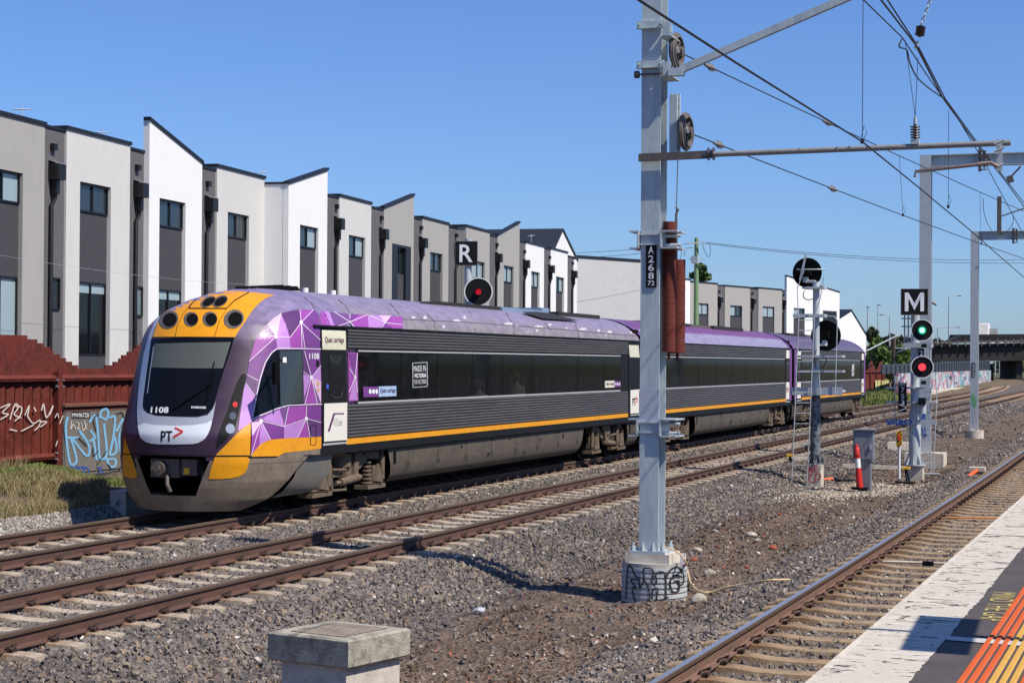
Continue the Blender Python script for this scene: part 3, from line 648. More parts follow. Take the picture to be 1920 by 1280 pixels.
def bogie(yc, parent, mirror=1):
    mb = MB()
    for sd in (1, -1):
        x = XA0+sd*1.18; g = lambda y: yc+mirror*y
        mb.k = 0
        pts = [(x, g(-1.55), .78), (x, g(-1.25), .86), (x, g(-.9), .80), (x, g(-.62), .58), (x, g(.1), .55), (x, g(.55), .66), (x, g(.95), .84), (x, g(1.5), .80)]
        for a, b in zip(pts[:-1], pts[1:]): mb.beam(a, b, .13, .15, (0, 0, 1))
        for wy in (-1.2, 1.2):
            for k in range(6):                          # coil spring on the axle box
                mb.tube([(x+sd*.02, g(wy-.24), .30+.075*k), (x+sd*.02, g(wy-.24), .335+.075*k)], .12-.004*k, 10)
            mb.box(x-.1, x+.12, min(g(wy-.13), g(wy+.15)), max(g(wy-.13), g(wy+.15)), .32, .62)
            mb.prism([(x+.13, g(wy-.12), .34), (x+.13, g(wy+.22), .30), (x+.13, g(wy+.02), .66)], (.05*sd, 0, 0))
            mb.cyl((x+sd*.1, g(wy+.33), .36), (x+sd*.1, g(wy+.33), .80), .055, 10); mb.cyl((x+sd*.1, g(wy+.33), .3), (x+sd*.1, g(wy+.33), .95), .032, 8)
            mb.box(x-.14, x+.14, min(g(wy-.4), g(wy+.42)), max(g(wy-.4), g(wy+.42)), .20, .275)
        mb.obox((x+sd*.08, g(.32), .78), (.05, 0, 0), (0, .09, .012), (0, .05*mirror, .30))         # hanging bracket
        mb.beam((x+sd*.1, g(.42), .75), (x+sd*.1, g(.66), 1.0), .05, .08)
        mb.cyl((x+sd*.12, g(-.42), .40), (x+sd*.12, g(.36), .45), .075, 12); mb.cyl((x+sd*.12, g(-.6), .39), (x+sd*.12, g(.5), .455), .04, 8)
        mb.tube([(x+sd*.1, g(-.78), .75), (x+sd*.13, g(-.78), .28), (x+sd*.13, g(-.2), .26), (x+sd*.13, g(-.2), .62), (x+sd*.1, g(-.7), .64)], .028, 6)
        mb.cyl((x-.25*sd, g(-.75), .93), (x+.05*sd, g(-.05), .95), .13, 14)                          # air reservoir
        mb.cyl((x-.1*sd, g(-.02), .66), (x-.1*sd, g(-.02), .95), .24, 16)                             # air spring
        mb.prism([(x+sd*.02, g(-.3), .5), (x+sd*.02, g(.2), .5), (x+sd*.02, g(.12), .86), (x+sd*.02, g(0), .88), (x+sd*.02, g(-.12), .72)], (.06*sd, 0, 0))
        mb.tube([(x+sd*.06, g(1.45), .82), (x+sd*.06, g(1.64), .70), (x+sd*.06, g(1.66), .46), (x+sd*.06, g(1.48), .34)], .018, 6)
        mb.k = 1
        for wy in (-1.2, 1.2):
            xw = XA0+sd*.76; mb.cyl((xw, g(wy), .43), (xw+sd*.13, g(wy), .43), .43, 28); mb.cyl((xw-sd*.03, g(wy), .43), (xw, g(wy), .43), .46, 28)
    mb.k = 1
    for wy in (-1.2, 1.2): mb.cyl((XA0-.8, yc+wy, .43), (XA0+.8, yc+wy, .43), .09, 10)
    mb.box(XA0-.95, XA0+.95, yc-.35, yc+.35, .45, .80)
    return mb.build("bogie", [M['bogie'], M['matblack']], parent)
def skirt(ya, yb, parent, z0=.28, rake=.28):
    mb = MB()
    prof = [(1.395, .97), (1.395, .62), (1.36, .44), (1.28, .32), (1.18, z0)]
    for sd in (1, -1):
        vs = []; n = 14
        for x, z in prof:
            e = rake*(1-((z-z0)/(.97-z0)))**1.0; curve = .18*math.sin(math.pi*(z-z0)/(.97-z0))
            vs += [(XA0+sd*x, ya+e-curve*.0, z), (XA0+sd*x, yb-e, z)]
        mb.smooth = True; mb.add(vs, [(2*i, 2*i+1, 2*i+3, 2*i+2) for i in range(len(prof)-1)]); mb.smooth = False
    mb.box(XA0-1.15, XA0+1.15, ya+.3, yb-.3, z0, .95)
    o = mb.build("underframe_skirt", M['skirt'], parent)
    mb = MB(); L = yb-ya
    for f in np.arange(.08, .98, .125):                 # panel joints, bolts and vents
        y = ya+L*f; mb.box(XA0+1.394, XA0+1.3975, y-.006, y+.006, .5, .95)
        for z in (.58, .62, .86, .90):
            for d in (-.07, .07): mb.box(XA0+1.394, XA0+1.399, y+d-.009, y+d+.009, z-.009, z+.009)
    for f, z, r_ in ((.31, .80, .04), (.44, .56, .035), (.55, .84, .035), (.72, .74, .04), (.86, .76, .06), (.63, .50, .03)):
        mh = MB(); mh.ring((XA0+1.393, ya+L*f, z), (1, 0, 0), 0, r_, .005, 14); mh.build("drain_hole", M['matblack'], o)
    mh = MB(); mh.box(XA0+1.393, XA0+1.398, ya+.28, ya+.42, .62, .86); mh.build("skirt_vent", M['matblack'], o)
    mb.build("skirt_fittings", M['matblack'], o); return o

# --- leading car
ywin = [sy(p) for p in (671, 750, 820, 885, 943, 997, 1084, 1133, 1163)]
mb = MB(); shell_mb(mb, Y0+LN, Y1e, [(ywin[0], ywin[-1])]); body1 = mb.build("body_shell", M['black'], nose)
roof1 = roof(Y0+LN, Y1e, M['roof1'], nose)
B1 = bvh_of([nose, valance, roof1]); 
mb = MB(); mb.box(XS-.03, XS, Y0+LN-.2, Y1e, .96, 3.17); _t = mb.build("tmp", M['black'], base=(0, 0, 0)); B1 = bvh_of([nose, valance, roof1, _t]); me_ = _t.data; bpy.data.objects.remove(_t)
yd0, yd1 = sy(601), sy(648.5)
windows(ywin, nose)
ribbed(yd1+.02, sy(1177), 1.195, 1.79, 10, nose); ribbed(yd1+.02, sy(1177), 2.79, 3.13, 6, nose)
sbox("yellow_stripe", yd1+.01, sy(1177), 1.085, 1.185, M['tyel'], nose, .016)
sbox("gutter", Y0+2.3, Y1e, 3.15, 3.185, M['black'], nose, .02, .04)
sbox("solebar", Y0+2.2, Y1e, .94, 1.08, M['black'], nose, .004)
for (name, m, pols) in (
    ("wrap_end_panel", PUR['magenta'], [[(652, 660), (670, 661), (671, 751), (653, 752)]]),):
    mb = MB()
    for p in pols: patch(mb, p, B1, .008)
    e = mb.build(name, m, nose)
    mb = MB(); patch(mb, [(652, 662), (665, 707), (669, 664)], B1, .011); mb.build("wrap_facet", PUR['plum'], e)
    mb = MB(); patch(mb, [(653, 750), (664, 708), (670, 750)], B1, .011); mb.build("wrap_facet", PUR['lilac'], e)
    mb = MB(); line_patch(mb, [(654, 690), (665, 707), (669, 662)], 1.2, B1, .013); line_patch(mb, [(653, 735), (665, 707), (669, 735)], 1.2, B1, .013); patch(mb, ell(665, 707, 2.2, 3.2, 10), B1, .013); mb.build("wrap_lines", M['wline'], e)
q = lambda x, y: (200+x*.375, 520+y*.375)
Q = lambda *a: [q(a[i], a[i+1]) for i in range(0, len(a), 2)]
def P(name, m, poly, off=.006, parent=nose, step=6):
    mb = MB(); patch(mb, poly, B1, off, step); return mb.build(name, m, parent)
yt = P("yellow_brow", M['tyel'], Q(232, 300, 245, 258, 265, 213, 295, 172, 330, 140, 365, 117, 400, 100, 450, 84, 500, 76, 570, 71, 640, 70, 740, 76, 840, 89, 812, 98, 785, 112, 760, 132, 738, 155, 712, 190, 690, 225, 664, 262, 640, 302))
P("silver_surround", M['silver'], Q(420, 94, 370, 106, 328, 126, 295, 152, 263, 188, 236, 235, 213, 288, 197, 342, 183, 402, 172, 470, 163, 540, 157, 600, 154, 650, 154, 700, 158, 745, 164, 780, 170, 797, 182, 812, 197, 822, 225, 830, 260, 833, 340, 834, 430, 832, 455, 827, 478, 816, 493, 803, 505, 786, 515, 764, 523, 740, 536, 680, 546, 618, 532, 655, 505, 688, 452, 700, 350, 698, 250, 693, 203, 679, 186, 662, 181, 643, 184, 600, 190, 560, 207, 430, 217, 365, 228, 302, 242, 256, 263, 212, 293, 171, 328, 139, 363, 116), .007)
P("logo_plate", M['plate'], Q(157, 742, 164, 780, 170, 797, 182, 812, 197, 822, 225, 830, 260, 833, 340, 834, 430, 832, 455, 827, 478, 816, 493, 803, 505, 786, 515, 764, 523, 740, 528, 715, 500, 728, 440, 738, 340, 742, 240, 738, 190, 728), .010)
ws = P("windscreen", M['dglass'], Q(225, 309, 340, 305, 450, 304, 637, 305, 622, 360, 600, 425, 575, 500, 548, 595, 534, 645, 520, 665, 500, 679, 475, 688, 450, 692, 350, 690, 250, 685, 220, 677, 203, 669, 192, 656, 188, 640, 190, 595, 196, 555, 204, 490, 211, 425, 217, 365), .009)
P("sun_blind", M['blind'], Q(242, 332, 400, 327, 621, 324, 604, 380, 581, 455, 400, 455, 221, 450, 231, 388), .011, ws)
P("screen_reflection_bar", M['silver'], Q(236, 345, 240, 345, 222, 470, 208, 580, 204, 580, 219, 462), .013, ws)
mb = MB()
text_patch(mb, "1108", q(221, 678), q(311, 679), q(222, 647), B1, .014, .03, .08); mb.build("fleet_number", M['letter'], ws)
mb = MB(); text_patch(mb, "BOMBARDIER", q(424, 655), q(498, 657), q(424, 644), B1, .014, .03, .1); mb.build("maker_name", M['letter'], ws)
mb = MB(); line_patch(mb, Q(335, 658, 420, 605, 520, 535), 3.0, B1, .03); line_patch(mb, Q(350, 655, 520, 540), 1.2, B1, .035); line_patch(mb, Q(541, 422, 520, 530, 498, 632), 1.8, B1, .03); patch(mb, ell(*q(520, 532), 5, 5, 12), B1, .04); mb.build("wiper", M['matblack'], ws)
mb = MB(); text_patch(mb, "PT", q(273, 820), q(330, 820), q(273, 768), B1, .014, .02); mb.build("logo_letters", M['black'], nose)
mb = MB(); line_patch(mb, Q(342, 752, 383, 772, 337, 796), 3.4, B1, .015); mb.build("logo_chevron", M['red'], nose)
# vents in the yellow brow
for (cx, cy, rx, ry, ro), (hx, hy, ha, hb) in zip(((312, 213, 50, 43, -.6), (423, 211, 37, 36, -.6), (517, 210, 37, 37, -.6), (636, 210, 52, 46, -.5), (508, 124, 42, 23, -.5), (567, 122, 42, 25, -.5)), ((318, 214, 36, 32), (430, 212, 29, 28), (524, 212, 29, 29), (643, 211, 37, 34), (512, 125, 34, 17), (571, 123, 34, 18))):
    mb = MB(); patch(mb, ell(*q(cx, cy), rx*.375, ry*.375, 28, ro), B1, .012, 4); mb.build("vent_ring", M['steel_dark'], yt)
    mb = MB(); patch(mb, ell(*q(hx, hy), ha*.375, hb*.375, 28, ro), B1, .016, 4); mb.build("vent_hole", M['matblack'], yt)
mb = MB(); line_patch(mb, Q(412, 155, 430, 130, 470, 95, 520, 78), 1.4, B1, .012); line_patch(mb, Q(412, 157, 600, 158, 640, 118, 712, 76), 1.6, B1, .012)
line_patch(mb, Q(345, 300, 352, 250, 385, 180, 430, 128), .8, B1, .011); line_patch(mb, Q(540, 300, 560, 230, 600, 160), .8, B1, .011); line_patch(mb, Q(232, 302, 400, 301, 640, 303), 2.2, B1, .012); mb.build("panel_joints", M['black'], yt)
# lamp cluster
hl = P("headlight_cluster", M['black'], Q(545, 859, 552, 815, 562, 775, 580, 725, 602, 672, 622, 612, 640, 560, 655, 518, 671, 490, 683, 480, 692, 482, 697, 500, 692, 535, 680, 575, 660, 682, 650, 722, 638, 762, 600, 808, 570, 838), .010)
lampm = {'red': mat("red_lamp", C(210, 60, 60), .15, 0, 0), 'clr': mat("clear_lamp", C(190, 195, 200), .12, .5, 0), 'dim': mat("grey_lamp", C(110, 114, 120), .15, .5, 0)}
for cx, cy, r_, k in ((642, 636, 14, 'red'), (630, 694, 19, 'dim'), (617, 757, 25, 'clr')): P("headlight", lampm[k], ell(*q(cx, cy), r_*.375*.9, r_*.375, 18), .018, hl, 4)
P("tail_lamp", lampm['red'], Q(104, 618, 119, 620, 117, 640, 103, 640), .012)
for k, poly in enumerate((Q(545, 888, 570, 862, 600, 833, 640, 790, 665, 768, 690, 745, 722, 727, 720, 890, 700, 890), Q(510, 1007, 520, 960, 540, 897, 700, 894, 712, 904, 711, 925, 705, 950, 695, 970, 680, 984, 655, 996, 620, 1003, 560, 1007), Q(91, 795, 105, 840, 120, 880, 84, 880), Q(84, 886, 122, 886, 140, 940, 155, 985, 145, 1002, 110, 998, 84, 990))): P("yellow_corner", M['tyel'], poly, .007, valance if k in (1, 3) else nose)
P("lower_sill", M['valance'], Q(700, 897, 720, 899, 855, 895, 890, 876, 980, 867, 1066, 856, 1066, 905, 880, 925, 700, 930), .005)
P("yellow_skirt_band", M['tyel'], Q(722, 897, 728, 880, 740, 860, 762, 838, 790, 820, 820, 809, 850, 805, 960, 800, 1072, 795, 1070, 855, 980, 866, 890, 875, 870, 884, 855, 894), .008)
mb = MB(); line_patch(mb, Q(84, 882, 250, 887, 540, 891, 705, 891, 718, 898, 850, 895), 2.2, B1, .012); line_patch(mb, Q(722, 725, 719, 893), 1.2, B1, .011)
line_patch(mb, Q(1016, 740, 1044, 738, 1043, 835, 1016, 836, 1016, 740), .8, B1, .014); mb.build("front_seams", M['black'], nose)
mb = MB(); line_patch(mb, Q(130, 893, 150, 950), 2, B1, .004); line_patch(mb, Q(540, 893, 526, 945), 2, B1, .004); mb.build("cavity_edge", M['matblack'], valance)
# faceted purple wrap
P("wrap_base", PUR['violet'], Q(722, 725, 690, 748, 655, 770, 668, 680, 690, 560, 702, 480, 712, 415, 740, 320, 770, 275, 800, 238, 835, 205, 870, 182, 915, 169, 965, 163, 1040, 163, 1062, 188, 1066, 300, 1070, 795, 960, 800, 850, 805, 790, 820, 762, 838, 728, 880, 720, 890), .006)
FAC = [('pale', (802, 236, 835, 205, 870, 182, 845, 297)), ('lilac', (870, 182, 890, 225, 905, 270, 913, 300, 845, 297)), ('dark', (870, 182, 915, 169, 965, 163, 970, 227, 913, 300, 900, 250)), ('magenta', (965, 163, 1032, 164, 970, 227)), ('plum', (1032, 164, 1062, 188, 1064, 312, 970, 227)), ('plum', (970, 227, 1064, 312, 1064, 355, 988, 355)), ('magenta', (970, 227, 988, 355, 918, 355, 913, 300)), ('lilac', (845, 297, 913, 300, 918, 355, 852, 355)), ('magenta', (742, 318, 770, 288, 845, 297, 712, 420)), ('plum', (845, 300, 852, 355, 800, 385, 765, 455, 752, 512, 702, 484, 712, 420)), ('dark', (702, 488, 752, 516, 738, 592, 690, 525)), ('lilac', (690, 525, 738, 592, 727, 690, 722, 725, 657, 768, 668, 680)), ('plum', (985, 365, 1064, 360, 1068, 440, 1020, 500)), ('dark', (985, 365, 1020, 500, 980, 470)), ('lilac', (1068, 440, 1070, 520, 1020, 500)), ('lilac', (980, 480, 1020, 500, 985, 600)), ('pale', (1020, 500, 1070, 520, 1070, 632, 1042, 560)), ('magenta', (1020, 505, 1050, 632, 988, 632)), ('pale', (723, 726, 770, 718, 727, 790)), ('magenta', (770, 718, 762, 838, 735, 870, 721, 890, 725, 790)), ('lilac', (770, 718, 818, 810, 790, 820, 762, 838)), ('plum', (770, 718, 882, 745, 885, 803, 818, 810)), ('lilac', (775, 712, 800, 690, 862, 660, 888, 745)), ('magenta', (888, 745, 905, 648, 992, 642, 995, 705)), ('lilac', (885, 748, 995, 705, 952, 800, 885, 803)), ('magenta', (995, 705, 1014, 798, 952, 800)), ('dark', (995, 705, 1070, 725, 1070, 795, 1014, 798)), ('plum', (998, 642, 1070, 640, 1070, 722, 995, 702))]
wrap = [P("wrap_facet", PUR[k], Q(*p), .009) for k, p in FAC]
mb = MB()
for l in ((970, 227, 915, 300, 845, 297), (970, 227, 1032, 164), (970, 227, 1064, 312), (970, 227, 988, 355), (970, 227, 972, 355), (970, 227, 965, 163), (845, 297, 712, 420), (845, 297, 770, 288), (845, 297, 870, 182), (702, 487, 755, 516), (695, 530, 738, 590), (1020, 500, 985, 368), (1020, 500, 1068, 440), (1020, 500, 1070, 522), (1020, 500, 1050, 632), (1020, 500, 988, 632), (1020, 500, 980, 470), (770, 718, 882, 745, 995, 705), (770, 718, 818, 810), (770, 718, 727, 790), (770, 718, 721, 890), (995, 705, 952, 800), (995, 705, 1070, 725), (995, 705, 1014, 798), (885, 748, 905, 648), (995, 705, 997, 642)): line_patch(mb, Q(*l), 1.0, B1, .012)
for l in ((725, 712, 760, 692, 800, 677, 850, 655, 905, 639, 1000, 635, 1072, 633), (728, 700, 742, 620, 765, 510, 792, 425, 822, 378, 850, 356, 990, 356, 1068, 358)): line_patch(mb, Q(*l), 1.6, B1, .014)
for c in ((970, 227), (845, 297), (1020, 500), (770, 718), (995, 705)): patch(mb, ell(*q(*c), 3, 4, 10), B1, .014)
mb.build("wrap_lines", M['wline'], nose)
cw = P("cab_window", M['dglass'], Q(729, 708, 736, 665, 746, 620, 758, 560, 772, 505, 785, 462, 800, 420, 818, 388, 842, 364, 910, 362, 978, 362, 980, 500, 981, 630, 905, 635, 850, 651, 800, 673, 760, 688), .013)
P("cab_inner_panel", mat("cab_inner_dark", C(52, 58, 60), .2, 0, 0), Q(862, 368, 974, 366, 976, 626, 905, 632, 866, 644), .017, cw)
P("cab_sticker", M['letter'], Q(878, 400, 895, 400, 895, 426, 878, 426), .020, cw)
mb = MB(); p_ = at_x(*q(845, 480), XS+.16); mb.obox(p_, (.03, 0, 0), (0, .07, 0), (0, 0, .17)); p2 = at_x(*q(870, 415), XS+.02); mb.tube([p2, p_+Vector((0, 0, .17))], .02, 6); mb.tube([at_x(*q(860, 400), XS+.03), at_x(*q(862, 632), XS+.03)], .02, 6); mb.build("cab_mirror", M['matblack'], nose)
P("wheelchair_sticker", mat("blue_sticker", C(60, 80, 180), .5), Q(1090, 533, 1103, 533, 1103, 557, 1090, 557), .030)
mb = MB(); text_patch(mb, "1108", q(1009, 408), q(1059, 408), q(1009, 378), B1, .014, .02); mb.build("fleet_number", M['letter'], nose)
mb = MB(); patch(mb, ell(*q(1054, 530), 2.2, 4, 10), B1, .014); patch(mb, ell(*q(1055, 561), 2.2, 4, 10), B1, .014); mb.build("door_buttons", mat("brass_button", C(200, 160, 90), .4), nose)
P("door_panel_box", M['black'], Q(1044, 416, 1060, 416, 1060, 446, 1044, 446), .013)
# doors of the leading car
d1 = P("door", M['black'], Q(1066, 248, 1192, 256, 1201, 828, 1076, 840), .014)
P("door_sign", mat("cream_sign", C(226, 220, 190, .85), .5, 0, .12, 6, col2=C(196, 206, 196, .85)), Q(1071, 264, 1190, 268, 1192, 362, 1074, 360), .020, d1)
P("door_glass", M['dglass'], Q(1108, 385, 1170, 386, 1174, 598, 1112, 600), .020, d1)
P("door_panel", M['doorw'], Q(1083, 630, 1198, 625, 1198, 812, 1082, 820), .020, d1)
P("door_step", M['trim'], Q(1076, 830, 1198, 820, 1198, 829, 1077, 840), .022, d1)
mb = MB(); text_patch(mb, "Quiet carriage", q(1087, 334), q(1181, 334), q(1086, 297), B1, .024, .012); mb.build("door_words", mat("maroon_words", C(96, 44, 64), .6, 0, 0), d1)
mb = MB(); line_patch(mb, Q(1181, 680, 1130, 680), 2.2, B1, .024); line_patch(mb, Q(1132, 679, 1104, 768), 3.6, B1, .024); mb.build("logo_stroke", PUR['dark'], d1)
mb = MB(); text_patch(mb, "V/Line", q(1130, 742), q(1173, 740), q(1128, 702), B1, .024, 0, .1); mb.build("logo_words", M['galv'], d1)
mb = MB()
for l in ((1113, 392, 1128, 424, 1150, 426, 1165, 395), (1113, 585, 1130, 600, 1165, 598, 1172, 570)): line_patch(mb, Q(*l), .9, B1, .024)
mb.build("door_rails", M['steel_dark'], d1)
q2 = lambda x, y: (560+x*.34375, 540+y*.34375)
Q2 = lambda *a: [q2(a[i], a[i+1]) for i in range(0, len(a), 2)]
d2 = P("door", M['black'], [(1178, 642), (1206, 644), (1206, 782), (1178, 778)], .014)
P("door_sign", mat("cream_sign_small", C(222, 218, 196, .85), .5, 0, .12, 6), Q2(1797, 310, 1850, 312, 1856, 378, 1803, 376), .020, d2)
P("door_panel", M['doorw'], Q2(1806, 556, 1900, 548, 1900, 676, 1806, 684), .020, d2); P("door_step", M['trim'], Q2(1806, 690, 1900, 682, 1900, 687, 1806, 696), .022, d2)
mb = MB(); text_patch(mb, "PT", q2(1816, 640), q2(1834, 640), q2(1816, 600), B1, .024, .02); mb.build("logo_letters", M['black'], d2)
mb = MB(); line_patch(mb, Q2(1836, 592, 1843, 608, 1834, 625), 1.6, B1, .025); mb.build("logo_chevron", M['red'], d2)
# stickers on the windows
st = P("window_sticker", PUR['plum'], Q2(348, 538, 434, 536, 434, 592, 350, 594), .012)
P("sticker_half", mat("pale_blue_sticker", C(170, 196, 226, .85), .5), Q2(434, 536, 529, 533, 530, 588, 434, 592), .012, st)
mb = MB()
for cx in (386, 404, 421): patch(mb, ell(*q2(cx, 563), 2.6, 4.6, 12), B1, .016)
mb.build("sticker_symbols", M['letter'], st)
mb = MB(); text_patch(mb, "Quiet carriage", q2(442, 578), q2(525, 574), q2(441, 546), B1, .016, .012); mb.build("sticker_words", PUR['dark'], st)
st2 = P("window_sticker", mat("cream_sticker", C(226, 222, 204, .85), .5), Q2(1668, 506, 1720, 504, 1720, 541, 1668, 543), .012)
P("sticker_half", PUR['plum'], Q2(1720, 508, 1754, 506, 1754, 538, 1720, 540), .012, st2)
mb = MB(); text_patch(mb, "Quiet carriage", q2(1673, 533), q2(1716, 531), q2(1673, 514), B1, .016, .01); mb.build("sticker_words", M['black'], st2)
mb = MB()
for cx in (1727, 1737, 1747): patch(mb, ell(*q2(cx, 522), 1.1, 2.6, 8), B1, .016)
mb.build("sticker_symbols", M['letter'], st2)
mw = P("slogan_sticker", M['black'], Q2(615, 408, 698, 402, 700, 538, 617, 543), .012)
mb = MB(); text_patch(mb, "MADE IN", q2(624, 456), q2(690, 452), q2(623, 424), B1, .016, .0); text_patch(mb, "VICTORIA", q2(626, 489), q2(692, 486), q2(626, 466), B1, .016, .03); text_patch(mb, "FOR VICTORIA", q2(627, 524), q2(692, 520), q2(627, 500), B1, .016, -.005)
for i in range(18):
    for (a, b, c_, d_) in ((617, 409, 696, 404), (619, 541, 698, 536)):
        f = i/18; line_patch(mb, [q2(a+(c_-a)*f, b+(d_-b)*f), q2(a+(c_-a)*(f+.03), b+(d_-b)*(f+.03))], 1.4, B1, .016)
    for (a, b, c_, d_) in ((617, 409, 619, 541), (696, 404, 698, 536)):
        f = i/18; line_patch(mb, [q2(a+(c_-a)*f, b+(d_-b)*f), q2(a+(c_-a)*(f+.03), b+(d_-b)*(f+.03))], 1.4, B1, .016)
mb.build("sticker_words", M['letter'], mw)
# roof details of the leading car
rf = []
for k, p in (('magenta', (118, 130, 145, 128, 175, 215, 118, 208)), ('lilac', (140, 128, 165, 130, 195, 205, 160, 212)), ('violet', (170, 130, 275, 142, 278, 186, 245, 218, 195, 214)), ('plum', (275, 142, 330, 145, 278, 186)), ('magenta', (330, 145, 372, 148, 380, 216, 300, 214, 278, 186)), ('lilac', (375, 148, 440, 150, 470, 190, 440, 216, 380, 216)), ('pale', (440, 150, 500, 152, 470, 190)), ('magenta', (500, 152, 566, 158, 566, 222, 500, 218, 470, 190)), ('plum', (470, 190, 510, 219, 445, 218))): rf.append(P("wrap_facet", PUR[k], Q2(*p), .006, roof1))
mb = MB()
for l in ((278, 186, 190, 130), (278, 186, 195, 214), (278, 186, 372, 148), (278, 186, 300, 214), (278, 186, 276, 142), (470, 190, 380, 150), (470, 190, 450, 216), (470, 190, 500, 152), (470, 190, 560, 200)): line_patch(mb, Q2(*l), 1.0, B1, .010)
mb.build("wrap_lines", M['wline'], roof1)
mb = MB(); rs = random.Random(5)
for x, y, a, b in ((625, 160, 24, 9), (688, 160, 20, 11), (860, 178, 42, 9), (905, 162, 20, 14), (790, 210, 12, 12), (1145, 196, 50, 10), (1190, 205, 18, 6), (1310, 212, 62, 10), (1370, 200, 22, 9), (1300, 232, 14, 9), (1550, 224, 42, 9), (1635, 232, 20, 9), (1697, 238, 28, 9), (1812, 243, 14, 8), (1460, 218, 10, 9), (1250, 240, 10, 8), (1675, 258, 9, 7)):
    patch(mb, [q2(x+a*.5*math.cos(t)*rs.uniform(.7, 1.2), y+b*.8*math.sin(t)*rs.uniform(.6, 1.25)) for t in np.linspace(0, 2*math.pi, 15)[:-1]], B1, .004, 5)
mb.build("chipped_paint", M['chip'], roof1)
mb = MB()
for l in ((30, 50, 70, 85, 95, 130, 108, 205), (215, 62, 260, 105, 278, 140), (500, 85, 545, 140, 556, 200), (905, 90, 945, 150), (700, 140, 738, 180, 745, 228), (1130, 135, 1170, 200, 1176, 250), (1500, 180, 1525, 240, 1530, 275), (1340, 190, 1375, 230)): line_patch(mb, Q2(*l), 1.0, B1, .006)
line_patch(mb, Q2(560, 170, 900, 186, 1180, 205, 1500, 232, 1840, 262), .9, B1, .006); mb.build("roof_joints", M['steel_dark'], roof1)
mb = MB(); patch(mb, Q2(1190, 118, 1340, 140, 1530, 188, 1330, 176, 1225, 145), B1, .05, 6); mb.build("roof_grille", M['grille'], roof1)
ya, yb = at_x(735, 570, XA0).y, at_x(905, 580, XA0).y
mb = MB(); mb.prism([(XA0+.45, ya, 3.76), (XA0+.45, ya+1.6, 3.87), (XA0+.45, yb, 3.87), (XA0+.45, yb, 3.76)], (-.9, 0, 0)); mb.build("roof_hatch", M['grille'], roof1)
mb = MB(); mb.box(XA0-.7, XA0+.5, yb, yb+3.5, 3.74, 3.865); mb.box(XA0-.5, XA0+.3, yb+3.6, yb+4.2, 3.8, 3.96); mb.build("roof_unit", mat("blue_grey_unit", C(120, 140, 165), .5), roof1)
mb = MB(); mb.box(XA0-.8, XA0+.5, yb+4.4, yb+8.2, 3.70, 3.88); mb.build("roof_hatch", M['grille'], roof1)
mb = MB()
for px, py in ((572, 552), (624, 556)):
    p_ = at_x(px, py, XA0+.1); mb.cyl((p_.x, p_.y, 3.7), (p_.x, p_.y, 3.92), .06, 12)
mb.build("roof_antennas", M['letter'], roof1)
mb = MB()
for k in range(8): y = Y0+2.3+.29*k; z = 3.765+.085*min(1, k/5); mb.prism([(XA0-.1, y, z), (XA0-.1, y+.28, z+.01), (XA0-.1, y+.12, z+.09)], (.2, 0, 0))
mb.build("roof_ribs", M['matblack'], roof1)
# coupler in its dark recess
mb = MB(); y = Y0
mb.box(XA0-.9, XA0+.9, y+.85, y+.9, .36, 1.04); mb.box(XA0-.7, XA0+.7, y+.3, y+.9, 1.04, 1.06); mb.box(XA0-.9, XA0-.7, y+.62, y+.9, .4, 1.04); mb.box(XA0+.7, XA0+.9, y+.62, y+.9, .4, 1.04); mb.box(XA0-.42, XA0+.42, y+.3, y+.9, .32, .36); mb.build("coupler_recess", M['matblack'], nose)
mb = MB(); mb.box(XA0-.42, XA0+.1, y+.12, y+.5, .66, .96); mb.box(XA0+.12, XA0+.40, y+.16, y+.5, .70, .96); mb.cyl((XA0-.22, y-.02, .81), (XA0-.22, y+.14, .81), .12, 16); mb.cyl((XA0-.22, y-.05, .81), (XA0-.22, y-.01, .81), .06, 12); mb.cyl((XA0, y+.11, .80), (XA0, y+.2, .80), .10, 16); mb.tube([(XA0-.1, y+.1, .70), (XA0-.06, y+.02, .56), (XA0-.02, y+.06, .44)], .035, 8); mb.tube([(XA0+.42, y+.3, .78), (XA0+.5, y+.2, .6), (XA0+.45, y+.3, .5)], .02, 6); mb.build("coupler", M['steel_dark'], nose)
mb = MB(); mb.box(XA0+.17, XA0+.27, y+.15, y+.165, .72, .82); mb.build("coupler_label", M['yellow'], nose)
# running gear
pr = [(1.39, .97), (1.38, .6), (1.33, .40), (1.24, .30)]; ends = [(2.05, 4.0-.75), (1.7, 3.12), (1.4, 2.95), (1.15, 2.75)]
M['cabskirt'] = mat("grey_cab_skirt", C(112, 112, 108, .72), .55, 0, .14, 2, col2=C(130, 118, 104, .72))
for sd in (1, -1):
    mb = MB(); mb.smooth = True; vs = []
    for (x, z), (a, b) in zip(pr, ends): vs += [(XA0+sd*x, Y0+a, z), (XA0+sd*x, Y0+b, z)]
    mb.add(vs, [(2*i, 2*i+1, 2*i+3, 2*i+2) for i in range(3)]); mb.build("cab_skirt", M['cabskirt'], nose)
def px_y(px, py, X): return at_x(px, py, X).y
bc1 = (px_y(575, 900, XS-.25)+px_y(712, 890, XS-.25))/2; bc2 = (px_y(1104, 840, XS-.25)+px_y(1165, 835, XS-.25))/2
bogie(bc1, nose); bogie(bc2, nose, -1)
skirt(px_y(728, 850, XS-.05), px_y(1096, 830, XS-.05), nose); skirt(px_y(1175, 820, XS-.05), Y1e+.1, nose)
mb = MB(); mb.box(XA0-1.0, XA0+1.0, Y0+1.0, Y1e, .5, .92); mb.build("underbody_light_block", M['matblack'], nose)  # plain dark box under the floor, added to block light

